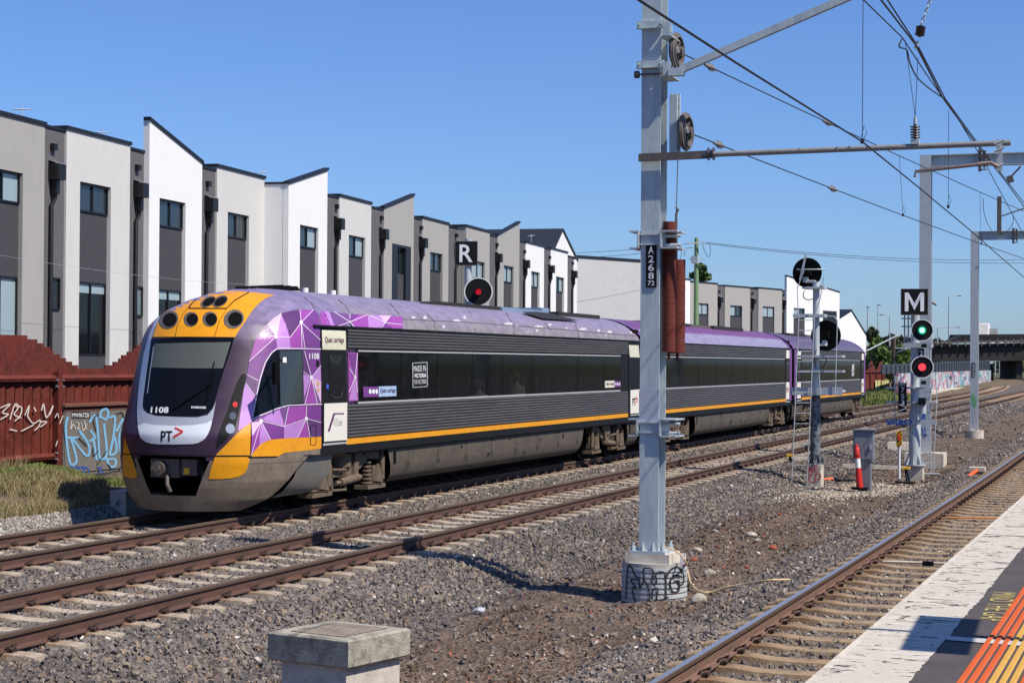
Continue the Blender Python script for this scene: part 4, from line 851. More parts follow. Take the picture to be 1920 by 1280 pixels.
# --- second and third cars share one builder
def railcar(ya, yb, roofm, b1, b2, label_end, shade):
    mb = MB(); wy0, wy1 = ya+1.75, yb-1.75+(.0 if shade else .3)
    shell_mb(mb, ya, yb, [(wy0, wy1)]); car = mb.build("railcar", M['black'], train)
    rf_ = roof(ya, yb, roofm, car); n = max(5, int((wy1-wy0)/2.2)); windows([wy0+(wy1-wy0)*i/n for i in range(n+1)], car)
    ribbed(wy0-.1, wy1+.25, 1.195, 1.79, 10, car); ribbed(wy0-.1, wy1+.25, 2.79, 3.13, 6, car)
    sbox("yellow_stripe", wy0-.1, wy1+.25, 1.085, 1.185, M['tyel'], car, .016); sbox("gutter", ya, yb, 3.15, 3.185, M['black'], car, .02, .04); sbox("solebar", ya, yb, .94, 1.08, M['black'], car, .004)
    for (a, b) in ((ya+.55, ya+1.5), (yb-1.35, yb-.5)):
        d = sbox("door", a, b, 1.04, 3.14, M['black'], car, .014); sbox("door_sign", a+.05, b-.05, 2.78, 3.1, M['doorw'], d, .02, .012); sbox("door_panel", a+.05, b-.05, 1.16, 1.84, M['doorw'], d, .02, .012); sbox("door_step", a, b, 1.05, 1.09, M['trim'], d, .022, .012); sbox("door_glass", a+.2, b-.2, 1.95, 2.65, M['dglass'], d, .02, .01)
        mb = MB(); l = b-a; text(mb, "PT", (XS+.024, a+l*.2, 1.42), (0, l*.36, 0), (0, 0, .2), (0, 0, 0), .02); mb.build("logo_letters", M['black'], d)
        mb = MB(); mb.prism([(XS+.023, a+l*.6, 1.66), (XS+.023, a+l*.84, 1.54), (XS+.023, a+l*.6, 1.42), (XS+.023, a+l*.68, 1.54)], (.002, 0, 0)); mb.build("logo_chevron", M['red'], d)
    for (a, b) in ((ya, ya+.5), (yb-.45, yb)):          # purple end posts and hoops
        sbox("end_panel", a, b, 1.1, 3.15, PUR['plum'], car, .012)
        mb = MB(); mb.smooth = True; s = [(x, z) for x, z in section()]; s = s+[(-x, z) for x, z in reversed(s)]; nn = len(s)
        vs = [(XA0+x*1.006, Y, z+.006) for Y in (a, b) for x, z in s]; mb.add(vs, [(k, k+1, nn+k+1, nn+k) for k in range(nn-1)]); mb.build("end_hoop", PUR['violet'], car)
    for yc, m_ in ((b1, 1), (b2, -1)): bogie(yc, car, m_)
    skirt(b1+2.0, b2-2.0, car); skirt(ya-.1, b1-1.95, car, .3, .1); skirt(b2+1.95, yb+.1, car, .3, .1)
    mb = MB(); mb.box(XA0-1.0, XA0+1.0, ya, yb, .5, .92); mb.build("underbody_light_block", M['matblack'], car)  # same dark box, added below each car to block light
    L = yb-ya
    mb = MB(); mb.box(XA0-.8, XA0+.5, ya+L*.2, ya+L*.42, 3.70, 3.875); mb.build("roof_hatch", M['grille'], rf_)
    mb = MB(); mb.box(XA0-.7, XA0+.5, ya+L*.42, ya+L*.55, 3.72, 3.87); mb.build("roof_unit", M['steel_dark'], rf_)
    mb = MB(); mb.box(XA0-.8, XA0+.55, ya+L*.56, ya+L*.78, 3.68, 3.885); mb.build("roof_hatch", M['grille'], rf_)
    return car
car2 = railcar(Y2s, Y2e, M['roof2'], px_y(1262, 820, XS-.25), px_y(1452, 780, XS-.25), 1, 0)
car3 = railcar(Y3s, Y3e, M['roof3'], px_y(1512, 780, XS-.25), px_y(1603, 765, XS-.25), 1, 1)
for c, l in ((nose, "leading car with a faceted purple wrap and yellow brow"), (car2, "middle car with a magenta and grey roof"), (car3, "rear car with a dark purple roof")): c['label'] = l
mb = MB()
for a, b in ((Y1e, Y2s), (Y2e, Y3s)): mb.box(XA0-1.2, XA0+1.25, a-.1, b+.1, .6, 3.5)
mb.build("gangway", M['matblack'], train)
yv = sy(1601); mb = MB(); text(mb, "VICTORIA", (XS+.02, yv, 1.98), (0, 0, .6), (0, -.8, 0), (0, 0, 0), .03); mb.build("window_lettering", M['letter'], car3)

# ------------------------------------------------------------------ townhouses
Z3 = Vector((0, 0, 1))
M['h_white'] = mat("render_white", (.74, .735, .72), .85, 0, .022, .5, .04, 90, stretch=(1, 1, .2))
M['h_blank'] = mat("blank_wall_paint", (.44, .44, .44), .85, 0, .06, .2, .05, 60)
M['h_light'] = mat("render_light_grey", (.55, .54, .515), .85, 0, .025, .5, .04, 90, stretch=(1, 1, .2))
M['h_warm'] = mat("render_warm_grey", (.34, .325, .305), .85, 0, .03, .5, .04, 90, stretch=(1, 1, .2))
M['h_dark'] = mat("render_charcoal", (.047, .045, .052), .85, 0, .07, .5, .05, 90)
M['h_mid'] = mat("render_mid_grey", (.105, .10, .104), .85, 0, .07, .5, .05, 90)
M['cop'] = mat("coping_black", C(28, 32, 40), .5, .2, .1, 3)
M['wframe'] = mat("window_frame_black", C(20, 22, 26), .4, .1, .05, 3)
M['wpane'] = mat("house_window_glass", (.018, .026, .034), .05, 0, 0, spec=.7)
M['doorpane'] = mat("dark_door_glass", (.008, .009, .011), .06, 0, 0, spec=.2)
M['wblind'] = mat("window_with_pale_blind", C(170, 190, 196, .7), .12, 0, .06, 1.2, spec=.6)
M['hood'] = mat("rain_head_black", C(22, 22, 24), .45, .1, .1, 5)
M['zinc'] = mat("zinc_flashing", C(150, 152, 156), .4, .4, .1, 5)
class Facade:
    def __init__(s, pa, pb):
        s.o = Vector((pa.x, pa.y, 0)); d = Vector((pb.x-pa.x, pb.y-pa.y, 0)); s.u = d.normalized(); s.n = Vector((s.u.y, -s.u.x, 0))
    def uz(s, px, py, off=0.0):
        p = at_pl(px, py, s.o+s.n*off, s.n); return (p-s.o).dot(s.u), p.z
    def p(s, u, z, off=0.0): return s.o+s.u*u+s.n*off+Z3*z
    def box(s, mb, u0, u1, z0, z1, o0, o1): mb.obox(s.p((u0+u1)/2, (z0+z1)/2, (o0+o1)/2), s.u*((u1-u0)/2), s.n*((o1-o0)/2), Z3*((z1-z0)/2))
    def prism(s, mb, pts, o0, o1): mb.prism([s.p(u, z, o0) for u, z in pts], s.n*(o1-o0))
F1 = Facade(at_d(152, 500, 55.6), at_d(1043, 560, 116.0))
P2a = at_d(1308, 580, 159.0); F2 = Facade(P2a, P2a+Vector((math.sin(R(33.7)-YAW), math.cos(R(33.7)-YAW), 0))*30)
def win(fc, par, u0, u1, z0, z1, o, blind=(), tr=2, name="window"):
    mb = MB(); fr = .055
    fc.box(mb, u0, u1, z0, z0+fr, o-.06, o+.03); fc.box(mb, u0, u1, z1-fr, z1, o-.06, o+.03); fc.box(mb, u0, u0+fr, z0+fr, z1-fr, o-.06, o+.03); fc.box(mb, u1-fr, u1, z0+fr, z1-fr, o-.06, o+.03)
    for k in range(1, tr): c = u0+(u1-u0)*k/tr; fc.box(mb, c-fr*.6, c+fr*.6, z0+fr, z1-fr, o-.06, o+.028)
    fo = mb.build(name, M['wframe'], par)
    for k in range(tr):
        mb = MB(); a = u0+(u1-u0)*k/tr; b = u0+(u1-u0)*(k+1)/tr; fc.box(mb, a+.03, b-.03, z0+.02, z1-.02, o-.05, o-.02); mb.build("pane", M['wblind'] if k in blind else M['doorpane'] if name == "balcony_door" else M['wpane'], fo)
        if name == "balcony_door" and k not in blind: mb = MB(); fc.box(mb, a+.05, b-.05, z1-.32, z1-.05, o-.045, o-.015); mb.build("roller_blind", M['wblind'], fo)
    return fo
def house(fc, label, x0, x1, ytl, ytr, m, wx=None, wy=None, door=None, slope=False, off=0.0, rec=None, rail=None, ym=560, blind=(), open_black=False, low=None, base=-.2, retm=None, group="townhouses behind the fence"):
    u0 = fc.uz(x0, ytl+40, off)[0]; u1 = fc.uz(x1, ytr+40, off)[0]; zl = fc.uz(x0, ytl, off)[1]; zr = fc.uz(x1, ytr, off)[1]
    if not slope: zl = zr = (zl+zr)/2
    t = thing("townhouse", fc.p((u0+u1)/2, base), label, "house", group)
    b = MB(); b.k = 0
    if wx:
        ua = fc.uz(wx[0], (wy[0]+wy[1])/2, off)[0]; ub = fc.uz(wx[1], (wy[0]+wy[1])/2, off)[0]; zt = fc.uz(wx[0], wy[0], off)[1]; zb = fc.uz(wx[0], wy[1], off)[1]
        ztop = lambda u: zl+(zr-zl)*(u-u0)/(u1-u0)
        fc.prism(b, [(u0, base), (ua, base), (ua, zt), (ub, zt), (ub, base), (u1, base), (u1, zr), (u0, zl)], off-.22, off)
    else:
        fc.prism(b, [(u0, base), (u1, base), (u1, zr), (u0, zl)], off-.22, off)
    zlo = min(zl, zr)-(.3 if slope and zr < zl else .02)
    fc.prism(b, [(u0, base), (u1, base), (u1, zlo), (u0, zlo)], -9.0, off-.24)
    wall = b.build("wall", m, t)
    c = MB(); fc.prism(c, [(u0-.05, zl-.02), (u1+.05, zr-.02), (u1+.05, zr+.085), (u0-.05, zl+.085)], (off-.2 if slope else -9.0), off+.05); cop = c.build("coping", M['cop'], t)
    if slope: c = MB(); fc.box(c, u0-.03, u1-.02, zlo+.003, zlo+.085, -9.0, off-.21); c.build("flat_coping", M['cop'], t)
    if wx:
        if open_black:
            c = MB(); fc.box(c, ua, ua+.9, base, zt, off-.20, off-.02); fc.box(c, ub-.75, ub, base, zt, off-.20, off-.02); fc.box(c, ua+.9, ub-.75, zt-.12, zt, off-.2, off-.02); c.build("reveal", M['cop'], t)
            zb_ = zt-1.35; win(fc, t, ua+.92, ub-.77, zb_, zt-.14, off-.18, blind, 2); zb = zb_; ua += .92; ub -= .77
        else: win(fc, t, ua+.01, ub-.01, zb, zt-.01, off-.12, blind)
        d = MB(); zd = fc.uz(door[0], door[1], off)[1] if door else base
        fc.box(d, ua, ub, zd, zb-.005, off-.235, off-.13); d.build("dark_panel", M['h_dark'], t)
        if door:
            z0d = max(base, zd-2.25); win(fc, t, ua+.01, ub-.01, z0d, zd-.01, off-.16, (1,) if door[0] < 100 else (), 2, "balcony_door")
            d = MB(); fc.box(d, ua, ub, base, z0d-.01, off-.235, off-.14); d.build("lower_panel", M['h_dark'], t)
            d = MB(); fc.box(d, ua, ub, z0d+.02, z0d+1.0, off-.06, off-.04); 
    if rec:                                            # recessed strip with rain head and downpipe
        ra, rb, ry0, ry1 = rec; ua = max(u1, fc.uz(ra, ry0+60)[0]) if off == 0 else u1; ub = fc.uz(rb, ry1+60)[0]+.25; zc = fc.uz((ra+rb)/2, (ry0+ry1)/2)[1]
        d = MB(); fc.box(d, ua, ub, base, zc, -9.0, -.07); d.build("recess_wall", M['h_mid'], t)
        d = MB(); fc.box(d, ua, ub, zc, zc+.08, -9.0, -.03); d.build("recess_coping", M['cop'], t)
        if rail:
            rx, ryt, ryb = rail; ur = fc.uz(rx, ryt+20, 0)[0]; zt = fc.uz(rx, ryt, 0)[1]; zb = fc.uz(rx, ryb, 0)[1]; h = .46
            d = MB(); wd = .215
            fc.box(d, ur-wd, ur+wd, zt-h, zt, -.07, .28)
            fc.box(d, ur-wd*.45, ur+wd*.45, zt-h-.42, zt-h, -.07, .15); o_ = d.build("rain_head", M['hood'], t)
            d = MB(); d.prism([fc.p(ur-wd, zt+.10, -.06), fc.p(ur+wd, zt+.10, -.06), fc.p(ur+wd, zt+.002, .27), fc.p(ur-wd, zt+.002, .27)], Z3*.012); d.build("rain_head_flashing", M['zinc'], o_)
            d = MB(); d.tube([fc.p(ur, zt-h-.4, .06), fc.p(ur, zt-h-.55, .04), fc.p(ur-.14, zt-h-.75, .01), fc.p(ur-.14, base, .01)], .062, 10); d.build("downpipe", M['hood'], t)
            d = MB(); fc.box(d, ur-.12, ur+.12, zt+.42, zt+.60, -.07, .06); d.build("vent", M['hood'], t)
            if low:
                lx0, lx1, ly0, ly1 = low; a = fc.uz(lx0, ly0, -.07)[0]; bb = fc.uz(lx1, ly0, -.07)[0]; win(fc, t, a, bb, fc.uz(lx0, ly1, -.07)[1], fc.uz(lx0, ly0, -.07)[1], -.05, (0,) if lx0 > 200 else (), 1)
    return t
T = "townhouse "
house(F1, "warm grey townhouse at the far left edge with a pale blind in its upper window", -70, 84, 197, 233, M['h_warm'], (-24, 43), (312, 372), (-24, 514), rec=(84, 124, 238, 246), rail=(101, 308, 350), low=(91, 111, 519, 580), blind=(1,))
house(F1, "light grey townhouse with an uncovered tall balcony door above the dipping red fence", 125, 244, 242, 270, M['h_light'], (150, 208), (340, 395), (150, 527), rec=(244, 278, 279, 288), rail=(259, 344, 382), low=(250, 266, 536, 593))
house(F1, "white townhouse whose roofline slopes steeply down to the right beside the yellow train brow", 280.5, 379, 224, 306, M['h_white'], (299, 348), (371, 423), (299, 541), slope=True, off=.12, rec=(379, 407, 313, 321), rail=(391, 372, 402))
house(F1, "light grey townhouse between the two white ones with sloping tops", 407, 496, 313, 333, M['h_light'], (427, 467), (397, 443), off=0)
house(F1, "white townhouse standing proud of the row, its roof rising to the right", 541, 614, 344, 318, M['h_white'], (562.5, 597), (421, 462), slope=True, off=.97, rec=(614, 637, 366, 372), rail=(632, 410, 436), blind=(1,))
house(F1, "light grey flat topped townhouse just right of the proud white one", 636.5, 696, 367, 382, M['h_light'], (654, 685), (440, 479), rec=(696, 720, 389, 394), rail=(716, 430, 453), blind=(1,))
house(F1, "warm grey townhouse with a tall black recess and a roof rising to the right", 720, 776, 390, 366, M['h_warm'], (735, 771), (456, 500), slope=True, rec=(776, 792, 408, 413), rail=(790, 447, 468), open_black=True)
house(F1, "warm grey flat topped townhouse left of the R sign", 792, 841, 408, 420, M['h_warm'], (806.5, 830), (472, 506), rec=(841, 857, 425, 428), rail=(856, 460, 480))
house(F1, "warm grey townhouse standing behind the R sign", 874, 918, 424, 435, M['h_warm'], (887, 909), (488, 521), off=.45, rec=(918, 933, 441, 444), rail=(932, 476, 492), blind=(0, 1))
house(F1, "warm grey townhouse with a rising roof just right of the R sign", 933, 974, 441, 417, M['h_warm'], (944.5, 963), (497, 528), slope=True, rec=(974, 986, 452, 455), rail=(984, 488, 503), blind=(0, 1))
house(F1, "cream white townhouse under the dark hipped roof, left one of the pair", 986, 1020, 454, 463, M['h_white'], (996, 1012), (508, 537), rec=(1020, 1033, 465, 468), rail=(1031, 498, 512), blind=(0, 1))
house(F1, "cream white townhouse in front of the pointed gable, last with a window in its row", 1033, 1064, 466, 474, M['h_white'], (1042.5, 1058), (518, 546), rec=(1064, 1076, 480, 483), rail=(1074, 508, 524), blind=(1,))
house(F1, "narrow white end bay of the long row beside the big blank wall", 1076, 1081, 483, 486, M['h_white'])
# proud houses show their side walls already; gabled house behind the row
t = thing("gabled_house", F1.p(F1.uz(1055, 500)[0], -.2), "house with a pointed white gable and dark tin roof behind the row", "house")
g = [F1.uz(x, y, -.5) for x, y in ((1036, 470), (1053, 432), (1081, 490))]; zlo = min(g[0][1], g[2][1])
mb = MB(); F1.prism(mb, [(g[0][0], -.2), (g[2][0], -.2), (g[2][0], g[2][1]), (g[1][0], g[1][1]), (g[0][0], g[0][1])], -1.0, -.45); mb.build("gable_wall", M['h_white'], t)
mb = MB()
for (a, b) in ((g[0], g[1]), (g[1], g[2])):
    d = Vector((b[0]-a[0], 0, b[1]-a[1])); nn = Vector((-d.z, 0, d.x)).normalized()*.14; ex = .9 if a is g[0] else 0; a2 = (a[0]-(b[0]-a[0])*ex, a[1]-(b[1]-a[1])*ex)
    F1.prism(mb, [a2, b, (b[0]+nn.x, b[1]+nn.z), (a2[0]+nn.x, a2[1]+nn.z)], -8.0, -.38)
rfm = mb.build("roof", mat("dark_tin_roof", C(38, 42, 52), .6, .2, .1, 2), t)
# second row : blank wall block then grey and white townhouses
def blockw(label, x0, x1, y0, y1, m):
    u0 = F2.uz(x0, 560)[0]; u1 = F2.uz(x1, 560)[0]; z0, z1 = F2.uz(x0, y0)[1], F2.uz(x1, y1)[1]
    t = thing("blank_walled_building", F2.p((u0+u1)/2, -.2), label, "building"); mb = MB(); F2.prism(mb, [(u0, -.2), (u1, -.2), (u1, z1), (u0, z0)], -10, -.02); mb.build("wall", m, t)
    mb = MB(); F2.prism(mb, [(u0, z0+.003), (u1, z1+.003), (u1, z1+.22), (u0, z0+.22)], -10, .03); mb.build("coping", M['cop'], t); return t
blockw("long blank off-white building wall behind the steel mast", 1060, 1283, 482, 497, M['h_blank'])
house(F2, "narrow white bay beside the green power pole in the second row", 1283, 1294, 523, 525, M['h_white'], group="townhouses of the far row")
house(F2, "grey townhouse right of the green power pole", 1294, 1345, 528, 532, M['h_warm'], (1308, 1328.5), (568, 589), rec=(1345, 1359, 535, 536), rail=(1349, 557, 570), blind=(0, 1), group="townhouses of the far row")
house(F2, "grey townhouse in the middle of the far row", 1359, 1406, 536, 539, M['h_warm'], (1369, 1391.5), (572, 592), rec=(1406, 1422, 541, 542), rail=(1411, 560, 574), blind=(0,), group="townhouses of the far row")
house(F2, "grey townhouse touching the white gabled end of the far row", 1422, 1466, 540, 543, M['h_warm'], (1430, 1452), (574, 594), rec=(1466, 1476, 546, 546), rail=(1470, 563, 577), blind=(0, 1), group="townhouses of the far row")
hgab = house(F2, "white gabled townhouse behind the black signal discs", 1475, 1574, 517, 548, M['h_white'], (1488, 1509), (577, 597), slope=True, off=.3, group="townhouses of the far row", blind=(0,))
ob = MB(); F2u = lambda x, y: F2.uz(x, y, .3)
mb = MB(); a, b = F2u(1543, 582), F2u(1568, 640); F2.box(mb, a[0], b[0], b[1], a[1], .30, .34); mb.build("window_recess", M['cop'], hgab)
t = thing("gabled_house", F2.p(F2.uz(1600, 620)[0], -.2), "small white gabled house at the right end of the far row", "house")
mb = MB(); gp_ = [F2.uz(x, y, .1) for x, y in ((1574, 597), (1596, 583), (1624, 629))]; F2.prism(mb, [(gp_[0][0], -.2), (gp_[2][0], -.2), gp_[2], gp_[1], gp_[0]], -9, .1); mb.build("wall", M['h_white'], t)
mb = MB()
for a, b in zip(gp_[:-1], gp_[1:]): F2.prism(mb, [a, b, (b[0], b[1]+.18), (a[0], a[1]+.18)], -9.0, .16)
mb.build("roof_edge", M['cop'], t)
# roof aerials
for px, py, fc, lab in ((40, 216, F1, "small television aerial on the warm grey house at far left"), (192, 258, F1, "small television aerial on the light grey house second from left"), (491, 331, F1, "small television aerial near the proud white house"), (996, 447, F1, "thin aerial on the dark hipped roof")):
    u, z = fc.uz(px, py, -2.0); mb = MB(); mb.tube([fc.p(u, z-1.0, -2.0), fc.p(u, z+.25, -2.0)], .02, 5); mb.tube([fc.p(u-.45, z+.12, -2.0), fc.p(u+.45, z+.24, -2.0)], .014, 5)
    for k in (-.3, 0, .25): mb.tube([fc.p(u+k, z+.17+k*.13, -2.2), fc.p(u+k, z+.17+k*.13, -1.8)], .01, 4)
    tag(mb.build("roof_aerial", M['galv_light']), lab, "aerial")

# ------------------------------------------------------------------ rust red fence, cabinet, bank
M['rustf'] = mat("rust_red_fence_steel", C(118, 46, 32, .72), .7, .05, .22, 1.2, .05, 30, col2=C(92, 38, 28, .72))
FX = -20.0
def fence(y0, y1, label, phase, base=.30, post0=None):
    t = thing("fence", (FX, (y0+y1)/2, base), label, "fence"); n = int((y1-y0)/.12); vs = []; fs = []
    mb = MB(); pitch = .29; k = 0; y = y0
    while y < y1:                                       # folded louvre sheets
        mb.prism([(FX+.02, y, base), (FX+.06, y+pitch*.72, base), (FX+.03, y+pitch*.74, base), (FX-.01, y+.02, base)], (0, 0, 1.98)); y += pitch
    mb.box(FX-.13, FX-.11, y0, y1, base, base+1.98)
    mb.build("fence_panel", M['rustf'], t)
    mb = MB(); y = y0; st = .11
    def topz(y): 
        ph = ((y-phase) % 5.4)/5.4; s = .5+.5*math.cos(2*math.pi*ph); return base+2.08+round(.62*max(0.0, s*1.06-.03)/.07)*.07
    while y < y1: mb.box(FX-.02, FX+.015, y, y+st, base+1.96, topz(y)); y += st
    mb.build("stepped_top", M['rustf'], t)
    mb = MB()
    for z in (1.90, .40): mb.obox((FX+.09, (y0+y1)/2, base+z), (.05, 0, -.03), (0, (y1-y0)/2, 0), (.012, 0, .03))
    mb.build("fence_rail", M['rustf'], t)
    y = post0 if post0 else y0+1.0
    while y < y1:
        mb = MB(); mb.box(FX+.04, FX+.16, y-.075, y+.075, base-.1, base+2.02); p_ = mb.build("fence_post", M['rustf'], t)
        mb = MB()
        for z in (1.86, 1.74, .46, .34):
            for d in (-.1, .1): mb.tube([(FX+.12, y+d, base+z), (FX+.17, y+d, base+z)], .022, 6)
        mb.build("bolts", M['zinc'], p_); y += 3.4
    # sprayed tags
    return t
yp = at_x(108, 800, FX+.1).y; ytop = at_x(22, 660, FX).y
fn = fence(17, 44, "rust red fence with a wavy stepped top and white sprayed tags", ytop, .30, yp-6.8)
M['spray_w'] = mat("white_spray", C(226, 216, 210, .8), .7, 0, .1, 10); M['spray_b'] = mat("pale_blue_spray", C(130, 186, 226, .85), .6, 0, .08, 8); M['spray_n'] = mat("dark_blue_spray", C(44, 92, 190, .85), .6, 0, .08, 8); M['spray_k'] = mat("black_spray", C(30, 30, 32), .7, 0, .05, 8); M['spray_r'] = mat("red_spray", C(190, 40, 46, .9), .7, 0, .08, 8)
def spray(mb, pts, fn3, wpx):
    """a sprayed line of given width as a ribbon on a plane: fn3(px,py) -> point"""
    if len(pts) > 2:
        o_ = []
        for i in range(len(pts)-1):
            p0, p1, p2, p3 = pts[max(i-1, 0)], pts[i], pts[i+1], pts[min(i+2, len(pts)-1)]
            for s in (0, .25, .5, .75): o_.append(tuple(.5*(2*p1[k]+(p2[k]-p0[k])*s+(2*p0[k]-5*p1[k]+4*p2[k]-p3[k])*s*s+(3*p1[k]-p0[k]-3*p2[k]+p3[k])*s**3) for k in (0, 1)))
        pts = o_+[pts[-1]]
    def lift(p): p = Vector(p); return p+(CAM-p).normalized()*(.0012*(mb.seg % 9))
    for a, b in zip(pts[:-1], pts[1:]):
        dx, dy = b[0]-a[0], b[1]-a[1]; l = math.hypot(dx, dy)
        if l < 1e-6: continue
        mb.seg = getattr(mb, 'seg', 0)+1
        ex, ey = dx/l*wpx*.4, dy/l*wpx*.4; nx, ny = -dy/l*wpx/2, dx/l*wpx/2
        mb.quad(*[lift(fn3(*k)) for k in ((a[0]-ex+nx, a[1]-ey+ny), (b[0]+ex+nx, b[1]+ey+ny), (b[0]+ex-nx, b[1]+ey-ny), (a[0]-ex-nx, a[1]-ey-ny))])
zf = lambda x, y: (x*.3125, 620+y*.3125)
ff = lambda px, py: at_x(px, py, FX+.078)
mb = MB()
for l in ((5, 460, 60, 440, 15, 490, 50, 500, 5, 530), (60, 530, 90, 440, 110, 460, 85, 500, 125, 520), (95, 450, 130, 460, 120, 510, 90, 540), (150, 505, 175, 450, 165, 510), (168, 515, 200, 555, 240, 535, 235, 570, 210, 595), (130, 600, 200, 565), (205, 460, 215, 480), (250, 475, 262, 440, 280, 520, 318, 450, 300, 500), (245, 545, 280, 545, 245, 575), (60, 590, 100, 600)): spray(mb, [zf(l[i], l[i+1]) for i in range(0, len(l), 2)], ff, 2.2)
mb.build("sprayed_tag", M['spray_w'], fn)
mb = MB()
for l in ((330, 520, 345, 495, 352, 520), (358, 555, 378, 510), (335, 690, 345, 660)): spray(mb, [zf(l[i], l[i+1]) for i in range(0, len(l), 2)], lambda a, b: at_x(a, b, FX+.163), 1.6)
mb.build("sprayed_tag", M['spray_w'], fn)
CF = FX+.17
cb0, cb1 = at_x(119, 840, CF), at_x(240, 840, CF)
t = thing("signal_cabinet", (CF-.2, (cb0.y+cb1.y)/2, .25), "grey two door trackside cabinet covered in pale blue graffiti", "cabinet")
M['cabgrey'] = mat("cabinet_grey", C(120, 115, 111, .85), .6, 0, .12, 3); y0, y1 = cb0.y, cb0.y+2.35; zt = at_x(119, 760, CF).z; zb = at_x(119, 893, CF).z
mb = MB(); mb.box(CF-.5, CF, y0, y1, zb, zt-.03); bd = mb.build("body", M['cabgrey'], t)
mb = MB(); mb.prism([(CF-.6, y0-.05, zt-.03), (CF+.06, y0-.05, zt-.03), (CF+.06, y0-.05, zt+.02), (CF-.6, y0-.05, zt+.06)], (0, y1-y0+.1, 0)); mb.box(CF, CF+.01, y0, y1, zt-.12, zt-.031); mb.build("roof", mat("cabinet_brown_roof", C(110, 72, 60), .7, 0, .1, 5), t)
ym = at_x(180.5, 830, CF).y
for a, b in ((y0+.03, ym-.01), (ym+.01, y1-.03)):
    mb = MB(); mb.box(CF, CF+.02, a, b, zb+.06, zt-.13); mb.build("door", M['cabgrey'], t)
mb = MB(); mb.box(CF-.55, CF+.05, y0-.05, y1+.05, zb-.35, zb); mb.build("plinth", mat("dark_plinth", C(52, 52, 54), .9, 0, .15, 4), t)
fc_ = lambda px, py: at_x(px, py, CF+.025)
pl = MB(); pl.quad(*[at_x(*zf(*c), CF+.024) for c in ((430, 486), (538, 486), (538, 524), (430, 524))]); pn = pl.build("number_plate", M['black'], t)
mb = MB(); a, b, c = [at_x(*zf(*k), CF+.028) for k in ((434, 518), (534, 518), (434, 492))]; text(mb, "MW067ZB", a, b-a, c-a, (0, 0, 0), .01); mb.build("plate_letters", M['letter'], pn)
mb = MB()
for l in ((405, 520, 395, 600, 420, 790, 460, 780, 440, 690, 430, 640, 520, 750, 535, 690, 480, 600, 500, 640), (540, 545, 575, 510, 590, 640, 600, 760, 640, 740, 625, 560), (560, 640, 580, 770), (660, 520, 690, 520, 680, 640, 660, 740, 700, 720, 690, 640), (700, 600, 745, 520, 750, 550, 715, 640, 735, 780), (600, 520, 610, 480, 640, 470, 650, 500, 635, 530, 612, 520), (640, 770, 660, 810, 690, 810, 690, 770, 640, 770), (400, 640, 470, 640), (545, 600, 570, 640, 540, 660)): spray(mb, [zf(l[i], l[i+1]) for i in range(0, len(l), 2)], fc_, 4.2)
mb.build("graffiti", M['spray_b'], bd)
mb = MB()
for l in ((420, 860, 428, 810, 440, 830, 425, 840, 445, 865), (455, 815, 455, 860, 475, 862, 455, 838, 475, 815, 455, 815), (480, 820, 500, 815, 500, 860, 480, 860, 480, 820), (510, 815, 532, 830, 525, 862, 508, 850, 510, 815), (585, 820, 612, 818), (598, 820, 598, 868), (605, 840, 620, 845, 612, 868, 603, 850)): spray(mb, [zf(l[i], l[i+1]) for i in range(0, len(l), 2)], lambda a, b: at_x(a, b, CF+.028), 1.8)
mb.build("graffiti", M['spray_n'], bd)
mb = MB()
for l in ((575, 600, 560, 530, 590, 500), (700, 500, 730, 490, 745, 520), (585, 800, 640, 720), (560, 700, 560, 750, 590, 720), (650, 800, 680, 840, 720, 830, 735, 790), (470, 640, 520, 690)): spray(mb, [zf(l[i], l[i+1]) for i in range(0, len(l), 2)], lambda a, b: at_x(a, b, CF+.030), 1.6)
mb.build("graffiti", M['spray_k'], bd)
mb = MB()
for l in ((430, 540, 425, 590, 440, 560, 455, 590), (460, 545, 475, 560, 465, 590, 480, 580), (490, 550, 500, 600, 520, 560), (505, 540, 520, 590)): spray(mb, [zf(l[i], l[i+1]) for i in range(0, len(l), 2)], lambda a, b: at_x(a, b, CF+.029), 1.4)
mb.build("graffiti", M['spray_w'], bd)
# dark wall seen through the fence dip and distant parts of the fence
fence(120, 150, "rust red steel fence with a jagged top far behind the train's tail", 121, .1)
# concrete trough ends beside the near rail
a = at_z(202, 975, -.3); mb = MB(); mb.obox((-17.25, a.y+1.4, -.04), (.16, 0, 0), (0, 1.5, 0), (0, 0, .28)); mb.box(-17.45, -17.05, a.y+1.4, a.y+2.55, .242, .28)
cz = mb.build("concrete_trough", M['concrete_pale']); tag(cz, "pale concrete trough block beside the rail under the train's nose", "concrete block")
mb = MB(); p_ = lambda px, py: at_x(px, py, -17.085)
for l in ((219, 938, 224, 950), (224, 936, 217, 951), (216, 944, 227, 943)): spray(mb, [(l[0], l[1]), (l[2], l[3])], p_, 1.6)
mb.build("sprayed_star", M['spray_n'], cz)

